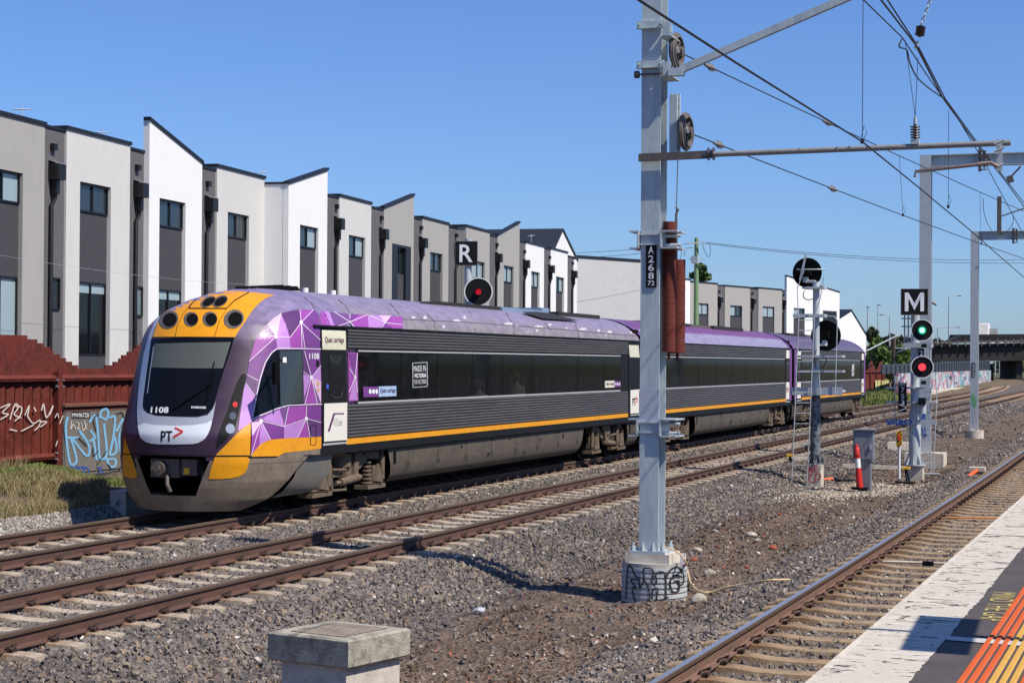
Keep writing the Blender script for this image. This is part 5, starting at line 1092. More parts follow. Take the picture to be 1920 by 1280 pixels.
# ------------------------------------------------------------------ plants
def leaf_mat(name, a, b, c):
    m = bpy.data.materials.new(name); m.use_nodes = True; t = m.node_tree; N = t.nodes; L = t.links; p = N["Principled BSDF"]; p.inputs["Roughness"].default_value = .7; p.inputs["Specular IOR Level"].default_value = .25
    g = N.new("ShaderNodeNewGeometry"); r = N.new("ShaderNodeValToRGB"); e = r.color_ramp.elements; e.new(.5)
    for el, (q, k) in zip(e, ((0, a), (.55, b), (1, c))): el.position = q; el.color = (*k, 1)
    L.new(g.outputs["Random Per Island"], r.inputs[0]); L.new(r.outputs[0], p.inputs["Base Color"]); return m
M['leaf'] = leaf_mat("leaves_green", (.03, .065, .016), (.075, .135, .03), (.15, .21, .06)); M['leaf_grey'] = leaf_mat("leaves_olive", (.03, .038, .02), (.06, .07, .035), (.11, .12, .06)); M['bark'] = mat("bark", C(96, 82, 68, .7), .95, 0, .2, 4, .3, 20)
def tree(name, x, y, h, rad, label, lm, n=900, ls=.35, zc=.6, base=0.0, squash=.7, seed=1, group=None):
    rs = np.random.RandomState(seed); t = thing(name, (x, y, base), label, "tree" if h > 3 else "shrub", group)
    mb = MB(); mb.tube([(x, y, base-.1), (x+.05*h*.2, y, base+h*.35), (x-.03*h*.2, y+.02*h, base+h*.7)], [h*.03, h*.022, h*.01], 8); cl = []
    nb = 9
    for k in range(nb):
        a = 2*math.pi*k/nb+rs.rand(); rr = rad*rs.uniform(.25, .75); z = base+h-rad*squash*1.15+rad*squash*rs.uniform(-.8, .55); c = np.array([x+math.cos(a)*rr, y+math.sin(a)*rr, z]); cl.append((c, rad*rs.uniform(.28, .5)))
        mb.tube([(x, y, base+h*rs.uniform(.25, .5)), ((x+c[0])/2, (y+c[1])/2, (base+h*.45+c[2])/2), tuple(c)], [h*.013, h*.009, h*.003], 5)
    cl.append((np.array([x, y, base+h-rad*.4]), rad*.38))
    mb.build("trunk", M['bark'], t); V = []; Fq = []
    for i in range(n):
        c, r_ = cl[rs.randint(len(cl))]; d = rs.normal(size=3); d /= np.linalg.norm(d); p = c+d*r_*rs.uniform(.45, 1.08)*np.array([1, 1, squash])
        a = rs.normal(size=3); a /= np.linalg.norm(a); b = np.cross(a, rs.normal(size=3)); b /= np.linalg.norm(b); s = ls*rs.uniform(.5, 1.1)
        k = len(V); V += [tuple(p-a*s*.6), tuple(p+b*s*.3), tuple(p+a*s*.6), tuple(p-b*s*.3)]; Fq.append((k, k+1, k+2, k+3))
    mb = MB(); mb.add(V, Fq); mb.build("crown", lm, t); return t
def tree_at(name, px, pytop, pybase, dist, wpx, label, lm, seed, n=1100, ls=.4, squash=.8, zc=.62, group=None):
    b = at_d(px, pybase, dist); h = (pybase-pytop)/FPX*dist; rad = wpx/2/FPX*dist; return tree(name, b.x, b.y, h, rad, label, lm, n, ls, zc, b.z, squash, seed, group)
tree_at("tree", 1312, 492, 640, 190, 44, "leafy green tree rising behind the green power pole", M['leaf'], 3, 1500, .5)
tree_at("tree", 1190, 486, 640, 190, 60, "green tree top just showing above the long blank wall", M['leaf'], 4, 1200, .5)
for i, (px, top, base_, dist, wpx, lab) in enumerate(((1645, 632, 715, 165, 84, "bushy green tree beside the white gabled house at the end of the row"), (1692, 645, 712, 172, 74, "bushy green shrub above the jagged end of the red fence"), (1634, 612, 700, 260, 30, "thin grey green tree behind the white end gable"))): tree_at("tree", px, top, base_, dist, wpx, lab, M['leaf'] if i < 2 else M['leaf_grey'], 10+i, 2400 if i < 2 else 900, .5, .9, .55)
for i, (px, top, wpx, lab) in enumerate(((1672, 624, 50, "dark gum tree on the skyline left of the green signal"), (1700, 630, 46, "low olive tree on the skyline beside the green signal"), (1760, 633, 44, "round dark tree on the skyline just right of the green signal"), (1778, 640, 30, "small dark tree on the skyline above the bridge parapet"))): tree_at("tree", px, top, 676, 420, wpx, lab, M['leaf_grey'], 20+i, 900, 1.2, .8, .6)
# rough grass on the bank
def tufts(name, n, fn, m, hmin, hmax, wd=.008, lean=.5, seed=2):
    rs = np.random.RandomState(seed); X, Y = fn(rs, n); n = len(X); Z = gz(X, Y); a = rs.uniform(0, 2*math.pi, n); h = rs.uniform(hmin, hmax, n); ln = rs.uniform(.1, lean, n)*h; b = rs.uniform(0, 2*math.pi, n); w_ = wd*rs.uniform(.6, 1.3, n)
    dx, dy = np.cos(a)*w_, np.sin(a)*w_; lx, ly = np.cos(b)*ln, np.sin(b)*ln; P0 = np.stack([X, Y, Z-.02], 1); D = np.stack([dx, dy, 0*dx], 1); Lm = np.stack([lx*.35, ly*.35, h*.6], 1); Lt = np.stack([lx, ly, h], 1)
    V = np.stack([P0-D, P0+D, P0+Lm+D*.7, P0+Lm-D*.7, P0+Lt+D*.12, P0+Lt-D*.12], 1).reshape(-1, 3); k = (np.arange(n)*6)[:, None, None]
    return tag(np_mesh(name, V, (np.array([[0, 1, 2, 3], [3, 2, 4, 5]])[None]+k).reshape(-1, 4), [m]), kind="stuff")
def area(x0, x1, y0, y1, cut=-.05, fr=1.6):
    def f(rs, n):
        X = rs.uniform(x0, x1, n); Y = rs.uniform(y0, y1, n); k = (vnoise(X*fr, Y*fr)+.5*vnoise(X*4, Y*4) > cut); return X[k], Y[k]
    return f
M['grass_g'] = leaf_mat("grass_green", (.08, .11, .025), (.17, .21, .06), (.28, .29, .10)); M['grass_d'] = leaf_mat("grass_dry", (.16, .12, .06), (.30, .24, .12), (.42, .36, .2))
def near_bank(cut, x0=-20.3, x1=-17.9): 
    def f(rs, n):
        X = rs.uniform(x0, x1, n); Y = rs.uniform(21, 32.5, n); k = (vnoise(X*1.2+5, Y*1.2)+.4*vnoise(X*4, Y*4) > cut) & (Y < (31.6 if x0 < -20 else 29.2+1.1*np.clip(-18.3-X, 0, 1))+.6*np.sin(X*3)) ; return X[k], Y[k]
    return f
tufts("bank_grass", 90000, near_bank(-.4, -20.1, -18.7), M['grass_g'], .04, .15, .008, .7)
tufts("dry_bank_grass", 70000, near_bank(-.3, -19.0, -17.45), M['grass_d'], .05, .24, .006, .8, 3)
tufts("mossy_bank_grass", 30000, near_bank(-.1, -19.3, -17.6), M['grass_g'], .04, .2, .007, .8, 6)
tufts("fence_foot_weeds", 5000, area(-19.95, -19.6, 24, 30, .0), M['grass_d'], .08, .4, .006, .6, 4)
tufts("far_verge_grass", 26000, area(-20.0, -17.6, 100, 150, -.3, .4), M['grass_g'], .15, .5, .05, .5, 5)

# ------------------------------------------------------------------ overhead masts
def hcol(mb, x, y, z0, z1, wx=.26, dy=.37, th=.022):
    mb.box(x-wx/2, x+wx/2, y-dy/2, y-dy/2+th, z0, z1); mb.box(x-wx/2, x+wx/2, y+dy/2-th, y+dy/2, z0, z1); mb.box(x-.012, x+.012, y-dy/2+th, y+dy/2-th, z0, z1)
MG = at_z(1222, 1121, -.55); MX, MY = MG.x, MG.y
depth1 = (Vector((MX, MY, 2.57))-CAM).dot(_f)
def mz(py): return at_y(1222, py, MY-.18).z
t = thing("overhead_mast", (MX, MY, -.55), "tall grey steel mast in the foreground carrying the A268 plate", "mast")
zb = mz(1036); mb = MB(); hcol(mb, MX, MY, zb+.03, 9.4); col = mb.build("column", M['galv'], t)
mb = MB(); mb.cyl((MX+.02, MY+.05, -.75), (MX+.02, MY+.05, zb-.13), .425, 40); 
pb = mb.build("pedestal", mat("corrugated_pedestal", C(182, 178, 170, .85), .7, .1, .14, 3, .1, 30), t)
mb = MB(); z = -.72
while z < zb-.16: mb.ring((MX+.02, MY+.05, z), (0, 0, 1), .42, .438, .035, 40); z += .07
mb.build("pedestal_ribs", M['galv_light'], pb)
mb = MB(); mb.box(MX-.30, MX+.30, MY-.26, MY+.34, zb-.13, zb-.01); mb.build("grout_pad", M['concrete_pale'], t)
mb = MB(); mb.box(MX-.24, MX+.24, MY-.26, MY+.26, zb-.01, zb+.03)
for dx in (-.2, -.07, .07, .2):
    for dy in (-.22, .22): mb.cyl((MX+dx, MY+dy, zb+.03), (MX+dx, MY+dy, zb+.085), .034, 6); mb.cyl((MX+dx, MY+dy, zb+.08), (MX+dx, MY+dy, zb+.13), .018, 8)
mb.build("base_plate", M['galv'], t)
fp = lambda px, py: at_y(px, py, MY+.05-.43)
mb = MB(); cylp = lambda px, py: (lambda p: Vector((p.x, MY+.05-math.sqrt(max(.02, .442**2-(p.x-MX-.02)**2)), p.z)))(at_y(px, py, MY+.05-.38))
zq = lambda x, y: (1120+x*.3125, 760+y*.3125)
for l in ((162, 1160, 178, 975, 205, 970, 225, 1010, 255, 1040, 200, 1045, 235, 1090, 210, 1095, 232, 1185), (255, 1040, 262, 1090, 285, 1040, 285, 975, 340, 985, 335, 1060, 360, 1065, 358, 1005, 405, 1010, 410, 1150), (285, 1040, 310, 1080, 320, 1150, 300, 1190), (335, 1160, 340, 1100, 365, 1100, 355, 1190), (410, 1040, 430, 990, 465, 975, 490, 1020, 492, 1070, 480, 1085), (490, 1045, 455, 1020, 432, 1055, 440, 1115, 468, 1120, 470, 1060, 450, 1060), (385, 1165, 420, 1150)): spray(mb, [zq(l[i], l[i+1]) for i in range(0, len(l), 2)], cylp, 2.6)
mb.build("graffiti", M['spray_k'], pb)
def bracket(py, th=.11, ex=.0):                        # clamp channels round the column
    z = mz(py); mb = MB(); mb.box(MX-.185-ex, MX+.18, MY-.235, MY-.187, z-.035, z+.05); mb.box(MX-.185-ex, MX+.18, MY-.26, MY-.187, z-.05, z-.035); mb.box(MX-.18, MX+.18, MY+.187, MY+.235, z-.04, z+.05)
    mb.box(MX+.18, MX+.28, MY-.27, MY-.255, z-.16, z+.02); mb.box(MX+.14, MX+.30, MY-.26, MY+.2, z-.175, z-.16)
    for dx in (-.15, .14): mb.cyl((MX+dx, MY-.30, z+.005), (MX+dx, MY+.26, z+.005), .014, 6)
    return mb
def dbl(py):
    z = mz(py); mb = MB()
    for dz in (.06, -.07): mb.box(MX-.14, MX+.14, MY-.215, MY-.188, z+dz-.012, z+dz+.012)
    for sx in (-1, 1):
        x = MX+sx*.155; mb.box(x-.012, x+.012, MY-.24, MY+.24, z-.12, z+.10)
        for dz in (.10, -.12): mb.box(min(x, x+sx*(.22 if sx > 0 else .12)), max(x, x+sx*(.22 if sx > 0 else .12)), MY-.24, MY+.24, z+dz-.010, z+dz+.010)
    if True: mb.cyl((MX+.16, MY-.12, z+.04), (MX+.40, MY-.12, z+.04), .022, 8); mb.cyl((MX+.16, MY-.12, z-.08), (MX+.40, MY-.12, z-.08), .022, 8)
    return mb
for py in (48, 122): bracket(py).build("clamp_bracket", M['galv'], t)
for py in (448, 800): dbl(py).build("clamp_bracket", M['galv_light'], t)
mb = MB()
for z in (mz(138),): mb.box(MX-.2, MX+.16, MY-.22, MY-.187, z-.02, z+.0); mb.cyl((MX-.22, MY-.2, z-.01), (MX-.16, MY-.2, z-.01), .05, 8)
mb.build("strap", M['steel_dark'], t)
mb = MB(); f1 = lambda px, py: at_y(px, py, MY-.1865)
mb.prism([f1(1198, 797), f1(1198, 733), f1(1203, 726), f1(1236, 730), f1(1235, 797)], (0, -.0025, 0)); mb.build("paint_patch", mat("pale_paint_patch", C(178, 182, 196, .9), .6, 0, .12, 3), t)
# identification plate
f1 = lambda px, py: at_y(px, py, MY-.20)
mb = MB(); a, b, c = f1(1211, 539), f1(1231, 539), f1(1211, 457); mb.obox((a+b)/2+(c-a)/2+Vector((0, .004, 0)), (b-a)/2, (0, .006, 0), (c-a)/2); pl = mb.build("number_plate", M['black'], t)
mb = MB(); f2 = lambda px, py: at_y(px, py, MY-.21)
for ch, y0, y1 in (("A", 462, 476), ("2", 479, 492), ("6", 495, 508), ("8", 511, 523)): p0, p1, p2 = f2(1215.5, y1), f2(1226, y1), f2(1215.5, y0); text(mb, ch, p0, p1-p0, p2-p0, (0, 0, 0), .008)
p0, p1, p2 = f2(1214.5, 535), f2(1227, 535), f2(1214.5, 526); text(mb, "72", p0, p1-p0, p2-p0, (0, 0, 0), .008); mb.build("plate_letters", M['letter'], pl)
# registration boom and diagonal stay
BY = MY-.26; a0 = at_y(1198, 296, BY); a1 = at_y(1326, 290, BY); a2 = at_y(1895, 268, BY)
mb = MB(); mb.beam(a0+Vector((0, 0, 0)), a1, .06, .10); mb.build("boom_bracket", M['steel_dark'], t)
mb = MB(); mb.tube([a1-Vector((.04, 0, 0)), a2], .037, 10); bo = mb.build("boom", M['boom'], t)
mb = MB()
for k in range(3): q_ = a1+Vector((.01+.035*k, 0, .006)); mb.cyl(q_, q_+Vector((.014, 0, 0)), .085 if k != 1 else .06, 14)
mb.build("boom_insulator", M['insul'], t)
s0 = at_y(1277, 131, BY); s1 = at_y(1584, -2, BY); s1 = s0+(s1-s0)*1.4; mb = MB(); mb.beam(s0, s1, .09, .09); mb.obox(s0-Vector((.06, 0, .03)), (.1, 0, 0), (0, .06, 0), (0, 0, .05)); mb.build("diagonal_stay", M['galv'], t)
# hanging plate, insulators and steady arm under the boom
hx = at_y(1874, 292, BY-.05); zt, z0 = at_y(1874, 262, BY-.05).z, at_y(1874, 322, BY-.05).z
mb = MB(); mb.box(hx.x-.035, hx.x+.035, BY-.07, BY-.05, z0, zt)
for z in (zt-.04, zt-.13, z0+.06): mb.tube([(hx.x-.06, BY-.1, z-.02), (hx.x+.06, BY-.1, z+.03)], .016, 6)
mb.build("hanger_plate", M['galv_light'], t)
w0 = at_y(1716, 322, BY-.1); w1 = at_y(1840, 308, BY-.1); w2 = at_y(1858, 305, BY-.1); w3 = at_y(1872, 313, BY-.1)
mb = MB(); mb.tube([w0-Vector((0, 0, .07)), w0, w1, w2, w3], .022, 8); mb.cyl(w1-Vector((.05, 0, .004)), w1+Vector((.05, 0, .006)), .03, 8); mb.build("steady_arm", mat("copper_arm", C(150, 128, 120), .5, .3, .1, 6), t)
def insulator(pts, n, r, name="insulator"):
    p, q_ = Vector(pts[0]), Vector(pts[1]); mb = MB(); mb.tube([p, q_], r*.32, 8)
    for k in range(n): c = p.lerp(q_, (k+.9)/(n+.8)); d = (q_-p).normalized()*.010; mb.tube([c-d, c+d*.4, c+d], [r, r*.96, r*.45], 14)
    return mb
i0 = at_y(1716, 262, BY); i1 = at_y(1716, 233, BY); insulator((i0, i1), 5, .062).build("post_insulator", M['insul'], t)
mb = MB(); mb.tube([i0-Vector((0, 0, .1)), i0], .03, 8); mb.tube([i1, i1+Vector((0, 0, .09))], .022, 8); mb.box(i0.x-.05, i0.x+.05, BY-.05, BY+.05, i0.z-.06, i0.z); mb.build("insulator_fitting", M['galv_light'], t)
# balance weights, tension wheels
bxm = at_y(1262, 540, MY+.12)
def weights(px0, px1, py0, py1, n, y):
    a, b = at_y(px0, py0, y), at_y(px1, py1, y); mb = MB(); h = (a.z-b.z)/n; r_ = (b.x-a.x)/2
    for k in range(n): mb.cyl(((a.x+b.x)/2, y, b.z+h*k+.002), ((a.x+b.x)/2, y, b.z+h*(k+1)-.001), r_*(1 if k % 2 else .988), 24)
    mb.cyl(((a.x+b.x)/2, y, b.z-.1), ((a.x+b.x)/2, y, b.z+.01), .02, 8); return mb
tw = thing("balance_weights", (bxm.x, MY+.2, mz(660)), "two stacks of rust red cast counterweights hanging beside the foreground mast", "counterweight")
weights(1243, 1266, 416, 660, 19, MY+.10).build("weight_stack", M['rust'], tw); weights(1257, 1284, 487, 662, 14, MY+.42).build("weight_stack", M['rust'], tw)
mb = MB(); r0 = at_y(1268, 488, MY+.40); r1 = at_y(1268, 400, MY+.40); r2 = at_y(1271, 300, MY+.40); mb.tube([r0, r1], .018, 6); mb.tube([r1, r2], .007, 5); mb.tube([r1+Vector((0, 0, .0)), r1+Vector((.03, 0, .05)), r1+Vector((-.01, 0, .09))], .014, 6); mb.build("hanging_rod", M['steel_dark'], tw)
def wheel(cx, cy, r, label):
    c = at_y(cx, cy, MY+.1); ax = Vector((1, -.08, 0)).normalized(); t2 = thing("tension_wheel", c, label, "pulley wheel", "tension wheels on the mast")
    mb = MB(); mb.ring(c-ax*.03, ax, r*.80, r, .06, 36); mb.ring(c-ax*.05, ax, r*.78, r*.84, .1, 36)
    a = ax.cross(Vector((0, 0, 1))).normalized(); b = ax.cross(a)
    for k in range(36): g = 2*math.pi*k/36; e = a*math.cos(g)+b*math.sin(g); mb.beam(c+e*r*.99, c+e*r*1.045, .05, .018, ax)
    mb.build("rim", mat("wheel_grey_rust", C(126, 118, 112, .8), .7, .2, .2, 8), t2); mb = MB()
    for k in range(5): g = 2*math.pi*k/5+.4; e = a*math.cos(g)+b*math.sin(g); mb.beam(c+e*.05, c+e*r*.8, .03, .05, ax)
    mb.cyl(c-ax*.09, c+ax*.09, r*.24, 16); mb.build("hub", M['steel_dark'], t2); return c
c1 = wheel(1269, 96, .235, "upper toothed tension wheel on the foreground mast"); c2 = wheel(1286, 247, .245, "lower toothed tension wheel on the foreground mast above the weights")
mb = MB(); f3 = lambda px, py: at_y(px, py, MY+.06)
for a, b, wd in ((f3(1272, 176), f3(1272, 292), .05), (f3(1258, 178), f3(1272, 190), .05), (f3(1259, 232), f3(1270, 200), .06), (f3(1257, 272), f3(1272, 280), .05)): mb.beam(a, b, wd, .05, (0, 1, 0))
mb.beam(f3(1275, 218), f3(1292, 250), .03, .06, (0, 1, 0)); mb.box(f3(1258, 250).x, f3(1272, 250).x, MY-.03, MY+.02, mz(287), mz(176)); mb.build("wheel_bracket", M['galv'], t); mb = MB(); mb.beam(f3(1258, 66), f3(1274, 100), .03, .06, (0, 1, 0)); mb.build("wheel_bracket", M['galv'], t)
mb = MB(); lp = at_y(1280, 1055, MY-.1); mb.box(lp.x-.03, lp.x+.04, MY-.12, MY-.09, at_y(1280, 1065, MY-.1).z, at_y(1280, 1037, MY-.1).z); cl_ = mb.build("bond_tag", M['letter'], t); mb = MB(); mb.box(lp.x+.01, lp.x+.04, MY-.125, MY-.12, at_y(1280, 1061, MY-.1).z, at_y(1280, 1057, MY-.1).z); mb.build("bond_mark", M['red'], cl_)
def gpt(px, py, z=-.5):
    for _ in range(4): p = at_z(px, py, z); z = gz1(p.x, p.y)
    return at_z(px, py, z)
mb = MB(); pts = [at_y(1238, 1027, MY), at_y(1258, 1033, MY-.1), at_y(1276, 1043, MY-.13), at_y(1287, 1060, MY-.13)]+[gpt(x, y)+Vector((0, 0, h)) for x, y, h in ((1288, 1085, .12), (1296, 1103, .04), (1312, 1115, .02), (1335, 1116, .02), (1362, 1109, .03), (1400, 1101, .02), (1440, 1096, .03), (1480, 1093, .02))]
def smooth_pts(p, n=5):
    out = []
    for i in range(len(p)-1):
        p0, p1, p2, p3 = p[max(i-1, 0)], p[i], p[i+1], p[min(i+2, len(p)-1)]
        for k in range(n):
            s = k/n; out.append(.5*((2*p1)+(p2-p0)*s+(2*p0-5*p1+4*p2-p3)*s*s+(3*p1-p0-3*p2+p3)*s**3))
    return out+[p[-1]]
mb.tube([p+Z3*.03 for p in smooth_pts(pts)], .013, 6); tag(mb.build("bond_cable", M['cable']), "cream cable looping from the foreground mast's base over the stones", "cable")

# --- second and third portals along the platform track
def portal(pxl, pxr, pytop, gpx, gpy, zg, label, plate=None, base_w=.55, brace=False):
    g = at_z(gpx, gpy, zg); t = thing("overhead_portal", (g.x, g.y, zg-.1), label, "mast"); zt = at_y(pxl, pytop, g.y).z; w_ = abs(at_y(pxr, pytop+60, g.y).x-at_y(pxl, pytop+60, g.y).x)
    mb = MB(); mb.box(g.x-w_/2, g.x+w_/2, g.y-.02, g.y, zg, zt-.36); mb.box(g.x-w_/2, g.x+w_/2, g.y+.3, g.y+.32, zg, zt-.36); mb.box(g.x-.015, g.x+.015, g.y, g.y+.3, zg, zt-.36); mb.build("column", M['galv_light'], t)
    mb = MB(); mb.box(g.x-w_/2, g.x+9, g.y+.13, g.y+.16, zt-.335, zt-.025)
    for a, b in ((zt-.025, zt), (zt-.36, zt-.335)): mb.box(g.x-w_/2, g.x+9, g.y, g.y+.3, a, b)
    mb.box(g.x-w_/2, g.x+w_/2, g.y-.02, g.y, zt-.36, zt)
    if brace: mb.prism([(g.x+w_/2, g.y-.02, zt-.36), (g.x+w_/2+.5, g.y-.02, zt-.36), (g.x+w_/2, g.y-.02, zt-.85)], (0, .02, 0))
    mb.build("beam", M['galv'], t)
    mb = MB(); x = g.x+1.6; mb.box(x-.04, x+.04, g.y-.08, g.y-.025, zt-.55, zt+.12); mb.box(x+.1, x+.16, g.y-.08, g.y-.025, zt-.45, zt+.06)
    for z in (zt-.5, zt-.3, zt-.1, zt+.05): mb.box(x-.05, x+.2, g.y-.11, g.y-.08, z-.02, z+.02)
    mb.build("beam_clamp", M['steel_dark'], t)
    return t, g, zt, w_
t3, g3, zt3, w3_ = portal(1820, 1835, 434, 1826, 808, -.25, "farther steel portal mast with green spray on its foot and the A270 plate")
mb = MB(); mb.cyl((g3.x, g3.y+.15, -.9), (g3.x, g3.y+.15, -.22), .40, 28); mb.build("pedestal", M['concrete_pale'], t3)
mb = MB(); f_ = lambda px, py: at_y(px, py, g3.y-.03); a, b, c = f_(1822, 706), f_(1828.5, 706), f_(1822, 680); mb.obox((b+c)/2, (b-a)/2, (0, .006, 0), (c-a)/2); pl = mb.build("number_plate", M['black'], t3)
mb = MB(); f_ = lambda px, py: at_y(px, py, g3.y-.04)
for ch, y0, y1 in (("A", 682, 686.5), ("2", 687.3, 691.5), ("7", 692.3, 696.5), ("0", 697.3, 701)): p0, p1, p2 = f_(1823.3, y1), f_(1827.3, y1), f_(1823.3, y0); text(mb, ch, p0, p1-p0, p2-p0, (0, 0, 0), .008)
p0, p1, p2 = f_(1823, 705), f_(1827.6, 705), f_(1823, 702); text(mb, "36", p0, p1-p0, p2-p0, (0, 0, 0), .008); mb.build("plate_letters", M['letter'], pl)
mb = MB(); f_ = lambda px, py: at_y(px, py, g3.y-.025)
for l in ((1821, 742, 1823, 752), (1824, 738, 1823, 760), (1827, 740, 1826, 764), (1831, 745, 1829, 762)): spray(mb, [(l[0], l[1]), (l[2], l[3])], f_, 2.0)
mb.build("green_spray", mat("green_spray", C(120, 200, 120, .8), .7, 0, .1, 9), t3)
mb = MB()
for l in ((1824, 764, 1825, 790), (1829, 768, 1826, 800), (1823, 786, 1829, 792), (1831, 770, 1829, 786)): spray(mb, [(l[0], l[1]), (l[2], l[3])], f_, 1.1)
mb.build("white_spray", M['spray_w'], t3)
mb = MB(); vx = at_y(1874, 410, g3.y).x; za, zb_ = at_y(1874, 369, g3.y).z, at_y(1874, 440, g3.y).z; mb.box(vx-.09, vx+.09, g3.y-.2, g3.y-.05, zb_, za); mb.tube([(vx, g3.y-.1, zb_+.75), (vx+1.2, g3.y-.1, zb_+1.15)], .03, 6); mb.build("post_bracket", M['steel_dark'], t3)
t2, g2, zt2, w2_ = portal(1717.5, 1739, 291, 1733, 862, -.3, "steel portal mast standing close behind the M sign and twin signals", brace=False)
mb = MB(); mb.box(g2.x-.55, g2.x+.6, g2.y-.35, g2.y+.65, -.7, -.08); mb.build("pedestal", M['concrete_pale'], t2)
mb = MB(); f_ = lambda px, py: at_y(px, py, g2.y-.03)
for l in ((1722, 764, 1727, 790, 1735, 766), (1726, 800, 1736, 818, 1734, 802), (1722, 795, 1736, 815), (1733, 768, 1735, 790)): spray(mb, [(l[i], l[i+1]) for i in range(0, len(l), 2)], f_, 2.2)
mb.build("blue_spray", M['spray_n'], t2)

# ------------------------------------------------------------------ wires
def sag(p, q_, s, n=14): p, q_ = Vector(p), Vector(q_); return [p.lerp(q_, k/n)-Vector((0, 0, 4*s*(k/n)*(1-k/n))) for k in range(n+1)]
def wire(name, pts, r, label, cat="wire", group=None, n=5):
    mb = MB(); mb.tube(pts, r, n); L = pts[0]; return tag(mb.build(name, M['wire'], base=L), label, cat, group)
XC = -3.18
cw_ = [at_x(x, y, XC) for x, y in ((1197, 0), (1380, 118), (1617, 266), (1722, 351), (1822, 434), (1874, 480), (1919, 519))]
d_ = (cw_[-1]-cw_[-3]); cw_ = [cw_[0]-(cw_[1]-cw_[0])*2.2]+cw_+[cw_[-1]+d_*4, cw_[-1]+d_*12]
W1 = wire("contact_wire", cw_, .0105, "thick contact wire crossing in front of the foreground mast's top")
XM = -2.7
m1 = [at_x(x, y, XM) for x, y in ((1652, 0), (1716, 83), (1766, 181), (1835, 276), (1885, 339), (1919, 386))]; m1 = [m1[0]-(m1[1]-m1[0])*3]+m1+[m1[-1]+(m1[-1]-m1[-2])*5]
wire("messenger_wire", m1, .012, "dark messenger wire running down past the upper chain insulator")
m2 = [at_x(x, y, XM-.06) for x, y in ((1664, 0), (1724, 92), (1772, 185), (1838, 275), (1920, 380))]; wire("messenger_wire", [m2[0]-(m2[1]-m2[0])*3]+m2, .010, "second dark wire lying just right of the messenger wire")
m3 = [at_x(x, y, XC+.1) for x, y in ((1619, 0), (1692, 71), (1744, 150), (1796, 222), (1850, 312), (1919, 440))]; wire("messenger_wire", [m3[0]-(m3[1]-m3[0])*3]+m3+[m3[-1]+(m3[-1]-m3[-2])*3], .009, "thinner wire entering at the top just left of the messenger pair")
e2 = Vector((-3.0, 56.0, 6.9)); e3 = Vector((-3.0, 56.0, 5.55))
def anchor(name, c, e, label, px_mid):
    s0 = Vector((c.x, MY+.12, c.z)); pts = sag(s0, e, .05, 16); o = wire(name, pts+[e+(e-s0)*.6], .0095, label)
    for f, L_ in ((.045, .28), (.245, .34)):
        p = s0.lerp(e, f)-Vector((0, 0, .2*f*(1-f))); d = (e-s0).normalized(); mb = MB(); mb.tube([p-d*L_, p-d*L_*.3, p+d*L_*.3, p+d*L_], [.016, .035, .03, .014], 8); mb.obox(p, d*L_*.35, (.01, 0, 0), (0, 0, .05)); mb.build("wire_clamp", mat("clamp_grey", C(138, 134, 130, .8), .6, .2, .1, 9), o)
    return s0
A2 = anchor("anchor_wire", c1, e2, "messenger wire running from the upper tension wheel to the far right", 0); A3 = anchor("anchor_wire", c2, e3, "lowest wire running from the lower tension wheel to the far right", 0)
def dropper(p, q_, label): 
    mb = MB(); mb.tube([p, q_], .0045, 4); mb.tube([q_, q_+Vector((.05, 0, .10)), q_+Vector((.02, 0, .2)), q_+Vector((-.01, 0, .06))], .004, 4); mb.box(q_.x-.02, q_.x+.02, q_.y-.03, q_.y+.03, q_.z-.02, q_.z+.03); return tag(mb.build("dropper_wire", M['wire'], base=p), label, "dropper wire", "dropper wires")
def dp(px, py0, py1, X, label): q_ = at_x(px, py1, X); p = Vector((X, q_.y, at_x(px, py0, X).z)); dropper(p, q_, label)
dp(1617, -40, 266, XC, "long dropper wire hanging onto the contact wire just left of the boom's middle"); dp(1778, 205, 388, XC, "dropper wire hanging behind the boom above the portal beam")
for f, lab in ((.42, "short dropper wire left of the tall portal mast between the two anchor wires"), (.70, "short dropper wire between the anchor wires right of the tall portal mast"), (.95, "short dropper wire between the anchor wires above the farther portal")):
    dropper(A2.lerp(e2, f)-Vector((0, 0, .2*f*(1-f))), A3.lerp(e3, f)-Vector((0, 0, .2*f*(1-f))), lab)
# strain chain and insulator above the boom
k0 = at_y(1752, -20, BY); k1 = at_y(1727, 48, BY); k2 = at_y(1722, 78, BY); k3 = at_y(1716, 92, BY)
t = thing("strain_insulator", k1, "ribbed brown insulator hanging on a chain at the top right", "insulator")
insulator((k1, at_y(1724, 70, BY)), 5, .062).build("insulator_discs", M['insul'], t)
mb = MB(); mb.tube([k2, k3], .022, 6)
for i in range(9): a = k0.lerp(k1, i/9); b = k0.lerp(k1, (i+1)/9); c = (a+b)/2; d = (b-a)*.62; s_ = d.cross(Vector((0, 1, 0))).normalized()*.02 if i % 2 else Vector((0, .02, 0)); mb.tube([c-d, c+s_, c+d, c-s_, c-d], .009, 5, False)
mb.build("chain", M['galv_light'], t)
mb = MB()
for x0, y0 in ((1697, 76), (1721, 108)): mb.tube([at_y(x0, y0, BY), i1+Vector((0, 0, .09))], .004, 4)
mb.build("stay_wires", M['wire'], t)
jp = [at_x(x, y, XM-.02) for x, y in ((1692, 72), (1686, 88), (1700, 94), (1706, 118), (1720, 146), (1745, 168), (1766, 182))]
wire("jumper_cable", smooth_pts(jp), .010, "slack jumper cable looping below the wires at the top right", "cable")
j2 = [at_y(x, y, g3.y-.3) for x, y in ((1843, 371), (1845, 398), (1852, 420), (1862, 436))]; wire("jumper_cable", smooth_pts(j2), .014, "small jumper cable hanging beside the far portal's bracket", "cable")
